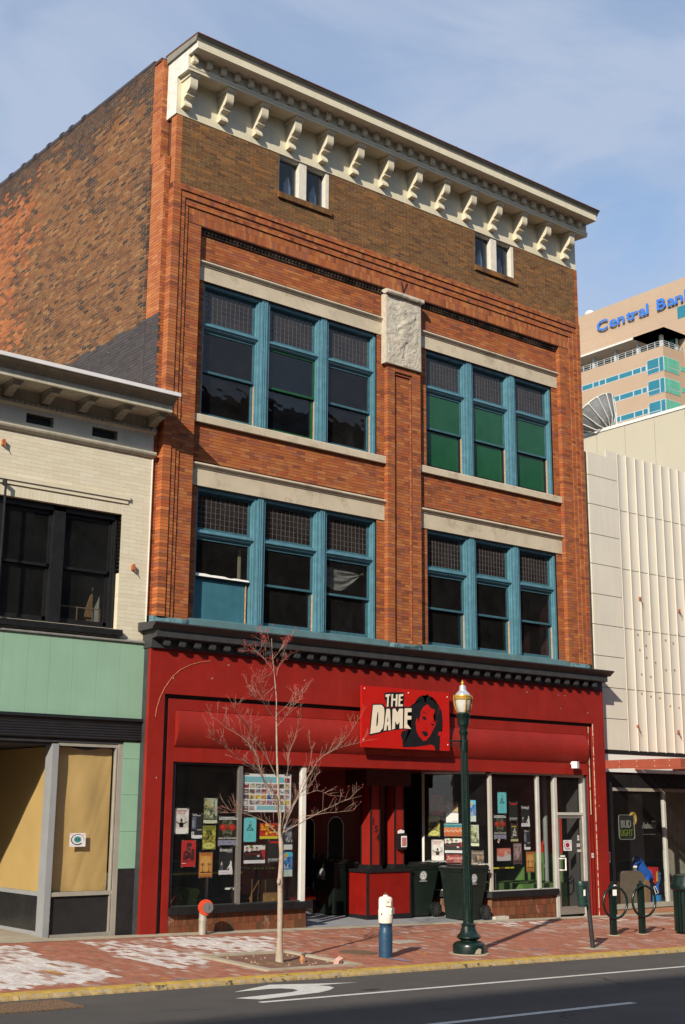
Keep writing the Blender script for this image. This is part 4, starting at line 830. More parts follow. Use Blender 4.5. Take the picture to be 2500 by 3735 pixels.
def signpoly(P, y, m, name, hole=None):
    P = [(5.95+(x-5.95)*.998, z) for x, z in P]
    bm = bmesh.new(); vs = [bm.verts.new((x, y, z)) for x, z in P]; bm.faces.new(vs); bmesh.ops.triangulate(bm, faces=bm.faces[:], ngon_method='EAR_CLIP')
    bm.verts.index_update(); q = MB(); q.add([v.co[:] for v in bm.verts], [[v.index for v in f.verts] for f in bm.faces]); bm.free(); return q.build(name, m, SG, recalc=False)
for k, y, m, nm in (('hair',-.0858,m_sgk,'hair_shape'),('face',-.0866,m_sgr,'face_shape'),('curl',-.0866,m_sgr,'curl_gap'),('fleck1',-.0866,m_sgr,'hair_gap'),('OT',-.0874,m_sgk,'letter_outline'),('OD',-.0878,m_sgk,'letter_outline'),
                    ('browL',-.0874,m_sgk,'brow'),('browR',-.0874,m_sgk,'brow'),('eyeL',-.0874,m_sgk,'eye'),('eyeR',-.0874,m_sgk,'eye'),('nose',-.0874,m_sgk,'nose'),('lips',-.0874,m_sgk,'lips'),
                    ('T',-.0888,m_sgw,'letter'),('H',-.0888,m_sgw,'letter'),('E',-.0888,m_sgw,'letter'),('D',-.0888,m_sgw,'letter'),('A',-.0888,m_sgw,'letter'),('M',-.0888,m_sgw,'letter'),('E2',-.0888,m_sgw,'letter'),('Dh',-.0896,m_sgk,'letter_hole'),('Ah',-.0896,m_sgk,'letter_hole')):
    signpoly(SIGN[k], y, m, nm)
for x, z in ((4.84,4.42),(6.0,4.40),(7.08,4.38),(4.82,3.42),(7.08,3.40)):
    q = MB(); q.lathe([(.014,0),(.011,.008),(0,.011)],0,0,8); q.v = [(x+p[0],-.085-p[2],z+p[1]) for p in q.v]; q.build('screw', m_white, SG)
SG.location = (SG.location.x-.08, SG.location.y-.09, SG.location.z-.008)
# ---------------------------------------------------------------- left neighbour
LB = thing('painted_brick_building', 'cream painted brick shop building with bracketed cornice and pale green glass panels', 'building', (-4, 6, .1))
WPB = [(.62,.565,.43),(.65,.60,.46),(.60,.54,.41),(.64,.58,.45),(.66,.61,.48)]
wp_i = [brickmat('painted brick', WPB, rough=.5, fine=.04, bump=.25, extra=(1.1,.66,.85,.25,(.42,.33,.20)), spec=.4)]; wp_o = [brickmat('painted brick single', WPB, 'object', rough=.5, fine=.04, bump=.25, spec=.4)]
m_wj = mat('painted joint', (.47,.43,.34), .7, .15, 6, .2)
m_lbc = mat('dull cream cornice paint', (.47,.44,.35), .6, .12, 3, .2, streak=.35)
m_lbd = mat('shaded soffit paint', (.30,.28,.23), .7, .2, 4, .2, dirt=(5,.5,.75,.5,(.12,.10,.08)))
m_wpl = mat('cream wall paint', (.62,.565,.43), .5, .05, 3, .1)
LW = (-7.0, -.56, 5.13, 7.22)
q = MB()
for r in holed((-9, .022, 4.8, 9.2), [LW, (-2.51, -1.99, 8.56, 8.74), (-1.24, -.725, 8.56, 8.74)]): q.box(r[0], r[1], .2735 if r[2] < 8.4 else .272, .6, r[2], r[3])
q.box(-9, -8.7, .6, 14, -.5, 9.3); q.box(-.28, .015, .62, 14, 3.2, 9.0); q.box(-9, .015, 13.7, 14, -.5, 9.2); q.build('wall', m_wj, LB)
MB().box(-9, .015, .6, 14, 9.0, 9.1).build('roof', m_dkgrey, LB)
q = MB(); q.box(-9, 0, .62, 13.7, 4.7, 4.8); q.box(-9, 0, 4.5, 4.6, 4.8, 9); q.build('floor_slab', m_darker, LB)
q = MB(); q.box(-9, .022, .262, .272, 8.42, 9.05)
B2 = Bricks(); B2.lay((0, .27, 0), X1, Z1, -4.6, .024, 4.95, 8.40, .262, .0715, .0022, .0022, .12, 0, holes=[LW, (-8, -.56, 7.2, 7.42)], jit=.001)
B2.lay((0, .27, 0), X1, Z1, -4.6, -.56, 7.22, 7.42, .074, .2, .003, .003, .06, 0, stagger=0, jit=.001)
B2.finish(LB, 'painted_brick', wp_i, wp_o, 300)
MB().box(-9, -4.6, .268, .3, 4.95, 8.4).build('wall_render', m_wj, LB)
MB().box(.016, .030, .255, .29, 5.3, 8.4).build('sealant_strip', m_white, LB)
q = MB()
for r in holed((-9, .024, 8.42, 9.0), [(-2.51, -1.99, 8.56, 8.74), (-1.24, -.725, 8.56, 8.74)]): q.box(r[0], r[1], .262, .2715, r[2], r[3])
q.build('frieze', mat('grey white frieze paint', (.52,.51,.45), .6, .08, 4, .15, streak=.2), LB)
for a, b in ((-2.51, -1.99), (-1.24, -.725)):
    q = MB(); q.box(a, b, .40, .42, 8.56, 8.74)
    v = q.build('vent', m_black, LB); q = MB()
    for k in range(5): q.box(a, b, .30, .31, 8.575+k*.036, 8.583+k*.036)
    q.build('vent_louvre', m_dkgrey, v)
for a, b, c, d in ((-9, -.425, 7.495, 7.565), (-9, -.455, 7.425, 7.49)):
    q = MB(); q.box(a, b, .225 if c > 7.45 else .248, .3, c, d); q.build('hood_course', m_wpl, LB)
q = MB(); q.prism([(.27,8.37),(.235,8.375),(.20,8.41),(.185,8.44),(.185,8.468),(.27,8.475)], 'x', -9, .055); q.build('string_moulding', m_lbc, LB)
# cornice
q = MB(); q.prism([(.27,8.80),(.255,8.81),(.20,8.85),(.20,8.90),(.24,8.92),(.24,9.12),(-.325,9.115),(-.325,9.24),(.6,9.24)], 'x', -9, .05); LC = q.build('cornice', m_lbc, LB)
q = MB(); q.prism([(.6,9.235),(-.335,9.238),(-.345,9.26),(-.385,9.285),(-.40,9.31),(-.47,9.345),(-.50,9.36),(-.50,9.375),(.6,9.40)], 'x', -9.05, .07); q.build('crown_moulding', mat('grey brown gutter paint', (.22,.205,.155), .5, .15, 4, .15, streak=.4), LC, smooth='auto')
q = MB(); q.prism([(.65,9.395),(-.51,9.372),(-.53,9.378),(-.53,9.445),(.65,9.47)], 'x', -9.06, .10); q.build('white_flashing', mat('white flashing', (.66,.65,.66), .45, .06, 3, .1, dirt=(7,.62,.8,.4,(.40,.34,.27))), LC)
b0 = None
for i in range(9):
    if b0 is None:
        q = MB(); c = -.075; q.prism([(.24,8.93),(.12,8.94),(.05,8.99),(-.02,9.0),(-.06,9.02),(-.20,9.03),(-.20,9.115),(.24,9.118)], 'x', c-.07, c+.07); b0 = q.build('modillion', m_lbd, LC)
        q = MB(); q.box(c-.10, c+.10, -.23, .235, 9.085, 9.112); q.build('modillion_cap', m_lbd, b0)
    else:
        d = b0.copy(); COL.objects.link(d); d.location = (-i*.71, 0, 0)
        for ch in b0.children: e = ch.copy(); COL.objects.link(e); e.parent = d
q = MB()
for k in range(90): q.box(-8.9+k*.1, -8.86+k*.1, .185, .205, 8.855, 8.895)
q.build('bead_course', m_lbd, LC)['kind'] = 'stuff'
# upper window
def dsash(x0, x1, z0, z1, mm, par, yy=.44, gm=None):
    zm = (z0+z1)/2; q = MB()
    for a, b, c, d, y in ((x0,x0+.05,zm-.02,z1,yy),(x1-.05,x1,zm-.02,z1,yy),(x0,x1,z1-.07,z1,yy),(x0,x1,zm-.025,zm+.02,yy),(x0,x0+.055,z0,zm+.02,yy+.045),(x1-.055,x1,z0,zm+.02,yy+.045),(x0,x1,z0,z0+.08,yy+.045)): q.box(a, b, y, y+.04, c, d)
    o = q.build('sash', mm, par)
    for s0, s1, y in ((zm, z1-.05, yy+.02), (z0+.06, zm, yy+.065)): MB().quad((x0+.03,y,s0),(x1-.03,y,s0),(x1-.03,y,s1),(x0+.03,y,s1)).build('pane', gm or g_up, o, recalc=False)
xs = [-.66, -1.60, -1.84, -2.74, -2.86, -3.9, -4.05, -5.0, -5.15, -6.1, -6.25, -7.0]
q = MB(); q.box(-.66,-.565,.39,.56,5.13,7.22); q.box(-.63,-.60,.36,.40,5.13,7.2); q.box(-1.83,-1.61,.36,.56,5.13,7.2); q.box(-2.87,-2.73,.38,.56,5.13,7.2)
for a in (-4.0,-5.1,-6.2): q.box(a-.08,a+.08,.38,.56,5.13,7.2)
q.box(-7,-.57,.36,.56,7.12,7.215); q.box(-7,-.57,.40,.56,5.13,5.19)
WN = q.build('window', m_black, LB)
for a, b in ((-1.61,-.66),(-2.73,-1.83),(-3.92,-2.87),(-5.02,-4.08)): dsash(a, b, 5.19, 7.12, m_black, WN)
q = MB(); q.prism([(.17,5.02),(.17,5.12),(.19,5.13),(.6,5.135),(.6,5.02)], 'x', -7.2, -.485); q.build('window_sill', m_black, LB)
MB().prism([(-1.02,5.2),(-.80,5.2),(-.80,5.92)], 'y', .75, .78).build('tan_board', mat('tan plywood', (.45,.24,.09), .7, .2, 9), LB)
q = MB(); q.box(-1.55,-.72,.60,.62,5.50,5.52); q.box(-.75,-.72,.60,.62,5.2,5.5); q.box(-1.18,-1.165,.60,.62,5.2,5.5); q.build('timber_rail', m_wood, LB)
q = MB(); q.tube([(-2.85,.16,5.0),(-2.84,.16,7.46)], .022, 8); q.box(-2.87,-2.82,.16,.27,7.40,7.46); q.build('black_pole', m_black, LB)
m_rs = mat('rusty stud', (.34,.11,.04), .8, .3, 20)
for x, z in ((-2.90,8.12),(-.30,6.28)):
    q = MB(); q.box(x-.025,x+.025,.20,.272,z-.05,z+.05); q.tube([(x,.21,z-.03),(x+.03,.19,z-.09)],.008,6); q.build('rusty_stud', m_rs, LB)
# green panels and shopfront
m_vit = mat('pale green glass panel', (.245,.42,.305), .22, .05, 2, .02, 20, spec=.5, streak=.06); m_vit2 = mat('pale green painted board', (.25,.405,.30), .45, .05, 1.2, .06, 30, streak=.07, dirt=(3,.64,.85,.25,(.32,.36,.25)))
xs = [.052,-.48,-.925,-1.385,-1.815,-2.21,-2.66,-3.1,-3.55,-4.0,-4.45,-4.9]
for b, a in zip(xs, xs[1:]): MB().box(a+.0015, b-.0015, .235, .26, 3.605, 4.925).build('green_panel', m_vit2, LB)
q = MB(); q.prism([(.27,4.925),(.20,4.93),(.195,4.95),(.27,4.99)], 'x', -9, .06); q.build('flashing', mat('grey flashing', (.24,.235,.22), .6, .2, 6, .2, streak=.3), LB)
q = MB(); q.box(-9,.08,.27,.45,3.2,4.95); q.box(-9,-8,.27,14,-.5,4.95); q.build('backing', m_dark, LB)
q = MB(); q.prism([(.27,3.605),(.17,3.60),(.16,3.55),(.19,3.54),(.20,3.51)]+[(.20+(.012 if k % 2 else 0), 3.50-.022*k) for k in range(13)]+[(.21,3.22),(.25,3.205),(.27,3.205)], 'x', -9, .085); q.build('fluted_band', m_black, LB)
q = MB(); q.box(-5,-.30,.255,.30,3.145,3.20); q.build('head_bar', m_dkgrey, LB)
m_gst = mat('grey painted steel', (.26,.27,.28), .45, .06, 3, .08, streak=.08)
q = MB(); q.box(-1.655,-1.545,.245,.50,-.05,3.12)
for k in range(24): q.box(-1.547,-1.541,.243,.25,.15+k*.12,.165+k*.12)
q.build('corner_post', m_gst, LB)
q = MB(); q.box(-.415,-.325,.25,.34,-.05,3.15); q.box(-1.545,-.415,.265,.34,3.09,3.145); q.box(-1.545,-.415,.26,.34,.655,.72); q.box(-1.545,-.415,.26,.34,-.05,.055); q.box(-.455,-.43,.262,.34,.055,3.1); q.build('window_frame', mat('cream grey alu', (.40,.375,.32), .4, .08, 4, .05, metal=.3), LB)
MB().box(-1.545,-.415,.30,.33,.055,.655).build('black_panel', mat('black panel', (.022,.022,.023), .25, .2, 3, .03), LB)
for z0, z1 in ((2.913,3.198),(2.303,2.908),(1.688,2.298),(1.073,1.683)): MB().box(-.322,.055,.245,.27,z0,z1).build('green_tile', m_vit, LB)
MB().box(-.322,.12,.25,.30,-.3,1.07).build('black_tile', mat('black glass tile', (.020,.020,.022), .3, .2, 4, .03), LB)
q = MB(); q.box(-.33,.03,.272,3,-.3,3.2); q.build('pier', m_dark, LB)
MB().quad((-1.545,.30,.72),(-.45,.30,.72),(-.45,.30,3.09),(-1.545,.30,3.09)).build('pane', g_shop, LB, recalc=False)
q = MB(); q.box(-1.635,-1.575,.50,4,.655,.72); q.box(-1.635,-1.575,.5,4,.02,.10); q.build('return_frame', m_gst, LB); MB().box(-1.62,-1.60,.5,4,.10,.655).build('black_panel', bpy.data.materials['black panel'], LB)
MB().quad((-1.625,4,.72),(-1.625,.5,.72),(-1.625,.5,3.1),(-1.625,4,3.1)).build('pane', g_shop, LB, recalc=False)
q = MB(); q.box(-5,-1.55,.3,4.2,3.1,3.2); q.box(-5,-1.5,4.0,4.2,-.2,3.2); q.box(-8.5,-7.4,.26,.4,-.2,3.2); q.build('entry_soffit', m_dark, LB)
q = MB(); q.box(-1.0,.0,3.5,3.6,-.2,3.2); q.box(-1.55,.03,.34,4,-.2,.06); q.build('shop_wall', m_darker, LB)
structure(sheet('entry_step', -8, -1.63, .05, 4, lambda x, y: -.0174*x+.01*y+.004, m_conc))
# kraft paper behind the glass
m_kraft = mat('kraft paper', (.56,.37,.145), .62, .05, 1.2, .12, 10, spec=.3)
def kraft(fx, nu, nv, label):
    q = MB(); g = {}
    for i in range(nu+1):
        for j in range(nv+1):
            u, v = i/nu, j/nv; p = Vector((u*5+v*1.2, v*2.6, 2.2 if nu > 20 else 5)); h = .024*mn.noise(p*.6)+.012*mn.noise(Vector((u*2.2-v*2.6, v*1.6+u*1.2, 7)))+.007*mn.noise(Vector((u*6-v*5, v*3.5+u*2, 3)))+.010*(1-abs(math.sin((u*1.1-.75*v)*5+.8)))**3*u*(1.2-v)
            g[i, j] = fx(u, v, h)
    for i in range(nu):
        for j in range(nv): q.quad(g[i, j], g[i+1, j], g[i+1, j+1], g[i, j+1])
    return tag(q.build('kraft_paper', m_kraft, smooth=True, recalc=False), label, 'kraft paper')
kraft(lambda u, v, h: (-1.53+1.07*u+.03*h*5, .39+h, .72+2.34*v+.02*math.sin(u*9)*(v > .95)), 40, 70, 'wrinkled brown kraft paper covering the shop window with a round symbol sticker')
kraft(lambda u, v, h: (-1.585+h*.8, .55+3.4*u, .72+2.36*v), 70, 50, 'brown kraft paper half in shadow inside the recessed entry of the cream building')
# ---------------------------------------------------------------- right neighbour
RB = thing('metal_clad_building', 'cream metal clad building with flat and fluted panels above a glazed shop', 'building', (17, 8, -.3))
m_pan = mat('cream metal panel', (.63,.59,.50), .42, .035, 1.0, .05, 30, spec=.4, streak=.10, dirt=(1.1,.62,.9,.30,(.40,.30,.19)))
m_rib = mat('pale metal rib', (.60,.53,.45), .4, .05, 3, .03)
q = MB(); q.box(12.26,30,.36,26,2.9,10.5); q.box(12.26,12.6,.36,.7,-.8,3); q.box(12.26,30,25,26,-.8,3); q.build('wall', mat('grimy metal wall', (.16,.15,.13), .8, .3, 2), RB)
zz = [10.735,10.155,9.42,8.67,7.93,7.19,6.45,5.70,4.955,4.22,3.485]
for b, a in zip(zz, zz[1:]):
    q = MB(); q.box(12.245,13.345,.235,.262,a+.012,b-.004); q.box(12.243,12.262,.24,.36,a+.012,b-.004); q.build('flat_panel', m_pan, RB)
rows = [(10.89,9.42),(9.42,7.93),(7.93,6.45),(6.45,4.955),(4.955,3.485)]
for ri, (b, a) in enumerate(rows):
    for k in range(17):
        x0 = 13.375+k*.3535; x1 = x0+.3535; n = 8; P = [(x0+(x1-x0)*t/n, .245+.024*math.sin(math.pi*t/n)) for t in range(n+1)]
        q = MB(); q.prism(P+[(x1,.31),(x0,.31)], 'z', a+.012, b-.004); q.build('fluted_panel', m_pan, RB, smooth='auto')
for k in range(18):
    x0 = 13.375+k*.3535; MB().box(x0-.008,x0+.009,.226,.26,3.485,10.90).build('rib', m_rib, RB)
MB().box(13.345,13.36,.245,.30,3.485,10.86).build('trim', m_pan, RB); MB().box(12.95,13.36,.24,.27,10.72,10.90).build('flat_panel', m_pan, RB)
MB().box(12.18,12.245,.30,.36,3.3,10.75).build('edge_trim', mat('grey weathered trim', (.30,.28,.22), .7, .3, 4, .3, streak=.4), RB)
m_pipe = mat('rusty fixing', (.30,.10,.05), .8, .3, 20)
for x, z in ((13.9,6.0),(14.1,6.0),(14.35,6.05),(15.55,6.15),(13.95,5.62),(14.2,5.75),(14.2,5.45),(14.55,5.35),(14.95,5.2),(15.3,5.22),(13.95,4.55),(14.3,4.5),(14.65,4.48),(15.05,4.3),(15.4,4.28),(15.0,5.95),(15.3,5.9),(13.98,5.02),(14.33,4.98)):
    z2 = z+.35; q = MB(); q.lathe([(.016,0),(.014,.02),(0,.022)],0,0,7); q.v = [(x+p[0], .255-p[2], z2+p[1]) for p in q.v]; q.build('rust_fixing', m_pipe, RB)
for x, z in ((14.02,7.25),(15.60,7.1),(13.72,4.08),(15.3,4.02)):
    q = MB(); q.box(x-.018,x+.018,.20,.25,z-.03,z+.04); q.tube([(x,.2,z-.04),(x+.06,.19,z-.13),(x+.09,.2,z-.15)],.01,6); q.build('sign_bracket', m_pipe, RB)
q = MB(); q.box(12.25,22,.24,.36,3.40,3.484); q.build('shadow_gap', m_black, RB); MB().box(12.25,22,.25,.36,2.98,3.40).build('white_band', m_white, RB)
m_can = mat('faded red canopy', (.30,.072,.042), .55, .10, 3, .15, streak=.12)
CN = q = MB(); q.box(12.19,12.27,-2.1,.24,3.035,3.227); q.box(12.27,22,-2.1,-2.02,3.035,3.227); CP = q.build('canopy', m_can, RB)
for x in (13.55,15.0,16.5,18): MB().box(x,x+.06,-2.02,.24,3.05,3.2).build('canopy_beam', m_can, CP)
MB().box(13.61,22,-2.02,.1,3.21,3.225).build('canopy_deck', m_can, CP)
for y in (-1.8,-1.4,-.9,-.4):
    for z in (3.07,3.19): q = MB(); q.lathe([(.01,0),(.008,.006),(0,.008)],0,0,6); q.v = [(12.19-p[2], y+p[0], z+p[1]) for p in q.v]; q.build('bolt', m_white, CP)
q = MB(); q.box(12.2,22,.30,.36,2.62,2.98); q.build('transom_board', mat('black gloss transom', (.016,.015,.015), .3, .2, 3, .03), RB)
q = MB(); q.box(12.2,12.70,.255,.40,-.8,2.98); q.build('black_pier', m_black, RB)
q = MB(); q.box(12.70,22,.28,.36,2.545,2.62); q.box(12.70,12.735,.28,.36,-.1,2.55); q.box(12.70,22,.26,.38,-.13,-.02); q.box(17.0,17.07,.28,.36,-.02,2.55); q.build('window_frame', mat('grey beige frame', (.33,.30,.25), .5, .1, 4, .1), RB)
q = MB(); q.box(14.64,14.71,.27,.36,-.02,2.56); q.build('mullion', m_aluw, RB)
q = MB(); q.box(12.7,22,.28,.5,-.8,-.13); q.build('bulkhead', mat('tan bulkhead', (.40,.19,.11), .6, .12, 3, .1), RB)
for a, b in ((12.735,14.64),(14.71,17.0),(17.07,22)): MB().quad((a,.32,-.02),(b,.32,-.02),(b,.32,2.55),(a,.32,2.55)).build('pane', g_shop, RB, recalc=False)
q = MB(); q.box(12.3,22,4,4.1,-.6,2.9); q.box(12.26,12.34,.4,4,-.6,2.9); q.box(12.3,22,.36,4.1,2.85,2.95); q.build('shop_wall', m_dark, RB)
q = MB(); q.box(12.3,22,.36,4,-.8,-.2); q.build('shop_floor', m_floorin, RB)
MB().box(15.2,15.75,1.8,1.85,.55,2.5).build('grey_panel', mat('pale grey panel', (.20,.22,.25), .6, .1, 3), RB)
MB().box(16.3,19,1.6,1.65,-.2,2.6).build('ribbed_panel', mat('greige panel', (.30,.28,.23), .7, .2, 6, streak=.4), RB)
# ---------------------------------------------------------------- background: cream block, bank tower
BK = thing('cream_block_building', 'plain cream concrete block rising behind the metal clad building', 'building', (80, 45, 0))
m_blk = mat('cream concrete panel', (.42,.385,.30), .8, .03, .3, .05, 10, streak=.05)
q = MB(); q.box(60.05,95,22,60,-3,29.4); q.build('wall', mat('cream concrete core', (.30,.27,.2), .9), BK)
y = 23.6
while y < 58:
    for z0, z1 in ((-3,14),(14.03,29.4)): MB().box(60,60.2,y+.012,y+2.605,z0,z1).build('wall_panel', m_blk, BK)
    y += 2.63
q = MB(); q.box(59.93,60.3,22,60,29.38,29.6); q.build('coping', mat('white coping', (.62,.61,.58), .5), BK)
TW = thing('bank_tower', 'tall tan bank tower with teal window bands and blue rooftop lettering', 'tower', (185, 120, 0))
m_tan = mat('tan precast', (.38,.28,.20), .8, .04, .12, .05, 8, streak=.03, dirt=(.3,.55,.8,.25,(.30,.21,.14))); m_teal = mat('teal glass', (.020,.16,.23), .08, .10, .3, 0, spec=.8); m_tealg = mat('sea green glass', (.06,.36,.28), .1, .2, .3, 0, spec=.8); m_fr = mat('silver frame', (.42,.45,.47), .5)
def bk(y, z, X):
    f = (X+11.4)/121.4; return -19.6+(y+19.6)*f, 2.104+(z-2.104)*f
XT, XL_ = 166.0, 160.0
ya, zt = bk(69.9, 64.80, XT); _, zl0 = bk(60, 57.0, XT)
YT = 96
q = MB(); q.box(XT,200,YT,150,60,zt); U_ = q.build('upper_block', m_tan, TW)
for z in (64.8-2.0, 61.3, 59.9):
    zz_ = bk(0, z, XT)[1]; MB().box(XT-.01,XT+.05,YT,150,zz_-.02,zz_+.02).build('panel_joint', mat('tan joint', (.34,.24,.16), .9), TW)
for k in range(8): MB().box(XT-.012,XT+.05,98+k*6.5,98.05+k*6.5,zl0,zt).build('panel_joint', bpy.data.materials['tan joint'], TW)
yc, zc = bk(79.67, 61.70, XT)
kx = (bk(79.67,0,XT)[0]-bk(71.63,0,XT)[0])/textgeo('Central', .012)[2]
m_let = mat('bright blue lettering', (.030,.155,.56), .4, .05, 1, 0); yy_ = yc
for word, ya_ in (('Central', yc), ('Bank', bk(70.25,0,XT)[0])):
    for i, chx in enumerate(word):
        off = textgeo(word[:i]+'|', .012)[2]-textgeo('|', .012)[2] if i else 0
        q = MB(); q.text(chx, (XT-.35, ya_-off*kx, zc), (0,-1,0), (0,0,1), 2.05, 0, width=textgeo(chx, .012)[2]*kx, thick=.16, bold=.012); q.build('letter', m_let, TW)
# lower block
yl, _ = bk(69.88, 0, XL_); zt2 = bk(0, 57.15, XL_)[1]
q = MB(); q.box(XL_,198,yl,152,-2,zt2); q.build('lower_block', m_tan, TW)
gl = MB(); gl.box(XL_+5.0,XL_+5.9,yl+1,150,zt2,zt2+3.2); gl.build('terrace_glazing', m_teal, TW)
for z in (zt2+.9,zt2+1.0): pass
rl = MB()
for zz_ in (.35,.75,1.1): rl.box(XL_+.25,XL_+.32,yl+.2,150,zt2+zz_-.03,zt2+zz_+.03); rl.box(XL_+.25,XL_+16,yl+.2,yl+.27,zt2+zz_-.03,zt2+zz_+.03)
for k in range(26): rl.box(XL_+.24,XL_+.33,yl+.2+k*1.6,yl+.29+k*1.6,zt2,zt2+1.1)
for k in range(9): rl.box(XL_+.3+k*1.7,XL_+.39+k*1.7,yl+.19,yl+.28,zt2,zt2+1.1)
rl.build('railing', m_fr, TW)
zcan = bk(0, 59.35, XL_)[1]; q = MB(); q.box(XL_-.3,XT,yl-.6,150,zcan-.35,zcan); q.box(XL_-.3,190,yl-.6,yl+6,zcan-.35,zcan); q.build('canopy', mat('grey canopy', (.60,.58,.54), .6), TW)
for k in range(7): MB().box(XL_+1.5,XL_+2.1,yl+1.3+k*5.0,yl+1.8+k*5.0,zt2,zcan-.35).build('canopy_post', m_fr, TW)
for k in range(3): MB().box(XL_+5+k*5,XL_+5.5+k*5,yl+.8,yl+1.3,zt2,zcan-.35).build('canopy_post', m_fr, TW)
q = MB(); q.box(XT,190,yl+4,yl+4.3,zt2,zcan); q.build('terrace_wall', mat('terrace wall', (.20,.21,.21), .7), TW)
edges = [82.75,80.9,79.9,78.85,76.75,74.6,73.3,72.5]; ex = [152/1.0]+[0]
for t, bmz in ((55.22,54.62),(52.50,51.88),(49.78,49.14),(47.05,46.4)):
    ed = [88.5,86.3,84.8,82.75]+edges[1:]
    for a, b in zip(ed, ed[1:]):
        A0, Z0 = bk(a, bmz, XL_); A1, Z1_ = bk(b, t, XL_); o = MB().box(XL_-.02,XL_+.1,A1+.12,A0-.12,Z0,Z1_).build('window', m_teal, TW)
    A0, Z0 = bk(88.5, bmz, XL_); A1, Z1_ = bk(72.4, t, XL_); MB().box(XL_-.01,XL_+.1,A1,A0,Z0-.12,Z1_+.12).build('window_band_frame', m_fr, TW)
    A0, Z0 = bk(72.35, t-1.22, XL_); A1, Z1_ = bk(69.88, t+.52, XL_); zm = Z0+(Z1_-Z0)*.33
    q = MB(); q.box(XL_-.06,XL_+4.2,A1-.06,A0,Z0-.1,Z1_+.1); bw = q.build('corner_window', m_fr, TW)
    ym = A1+.95
    for c, d, e, f in ((A1+.05,ym-.1,Z0,Z1_),(ym+.1,A0-.12,zm+.08,Z1_),(ym+.1,A0-.12,Z0,zm-.08)): MB().box(XL_-.1,XL_-.05,c,d,e,f).build('pane', m_teal, bw)
    for c, d, e, f in ((.05,1.0,Z0,Z1_),(1.1,4.1,zm+.08,Z1_),(1.1,4.1,Z0,zm-.08)): MB().box(XL_+c,XL_+d,A1-.1,A1-.06,e,f).build('pane', m_tealg, bw)
    zz0, zz1 = bk(0, bmz, XL_)[1], bk(0, t, XL_)[1]
    for k in range(5): MB().box(XL_+4.6+k*3.3,XL_+7.6+k*3.3,A1-.06,A1+.1,zz0,zz1).build('window', m_tealg, TW)
zz_ = bk(0, 60.9, XT)[1]; MB().box(XT-.05,XT+.1,YT,bk(67.5,0,XT)[0],zz_-1.6,zz_+.6).build('window', m_teal, TW)
def rd(y, z, r):
    q = MB(); q.lathe([(.05,-1.2*r),(.4*r,-1.1*r),(.75*r,-.72*r)]+[(r*math.cos(a), r*math.sin(a)) for a in [-.6+.25*k for k in range(9)]]+[(0, r)], 0, 0, 16); return q
rx = rd(0,0,1); o = rx.build('antenna_dome', m_white, smooth='auto'); o.location = (168.5, 129.4, zt+.75); tag(o, 'white round antenna dome on the roof edge of the bank tower', 'antenna dome')
q = MB(); q.tube([(167,105.3,zt-.1),(167,105.3,zt+1.5)],.04,6)
for k in range(4): q.tube([(167,104.6,zt+.6+k*.28),(167,106.0,zt+.6+k*.28)],.03,5)
tag(q.build('roof_aerial', m_fr), 'thin rooftop aerial with cross bars above the bank lettering', 'aerial')
# satellite dish on the cream block roof
SD = thing('satellite_dish', 'big grey satellite dish with radial back ribs on the cream block roof', 'satellite dish', (60.8, 38.5, 29.6))
V0 = Vector((60.6, 38.75, 29.75)); ax = Vector((-.24, .53, .75)).normalized(); e1 = Vector((1, 0, 0)); e1 = (e1-ax*e1.dot(ax)).normalized(); e2 = ax.cross(e1)
Rd = 1.9; dd = 1.75
def dp(r, a, o=0): return V0+ax*(dd*(r/Rd)**2-o)+(e1*math.cos(a)+e2*math.sin(a))*r
q = MB(); nr, na = 7, 32; gr = {}
for i in range(nr+1):
    for j in range(na): gr[i, j] = dp(.15+(Rd-.15)*i/nr, 2*math.pi*j/na)
for i in range(nr):
    for j in range(na): q.quad(gr[i, j], gr[i+1, j], gr[i+1, (j+1) % na], gr[i, (j+1) % na])
q.build('reflector', mat('weathered dish grey', (.20,.205,.215), .6, .25, 1.2, .2, 6, dirt=(2.5,.58,.75,.5,(.09,.09,.09))), SD, smooth=True, recalc=False)
for j in range(14):
    a = 2*math.pi*j/14; q = MB(); q.tube([dp(.2, a, .28), dp(1.0, a, .24), dp(1.9, a, .12), dp(Rd, a, .03)], .045, 6); q.build('rib', m_aluw, SD)
q = MB(); q.tube([dp(Rd, 2*math.pi*j/40) for j in range(40)], .05, 6, closed=True); q.build('rim', m_aluw, SD)
q = MB(); q.tube([V0-ax*.3, V0+ax*.1], .22, 10); q.tube([V0-ax*.4, (61.3,38.0,29.55)], .18, 8); q.tube([V0-ax*.3, (61.6,39.4,29.55)], .06, 6); q.tube([V0-ax*.3, (62.2,37.6,29.55)], .06, 6); q.build('mount', m_fr, SD)
q = MB(); q.tube([(60.2,37.6,29.55),(60.2,37.62,30.6)],.05,6); tag(q.build('roof_post', m_aluw), 'short pale post beside the satellite dish on the cream block roof', 'post')
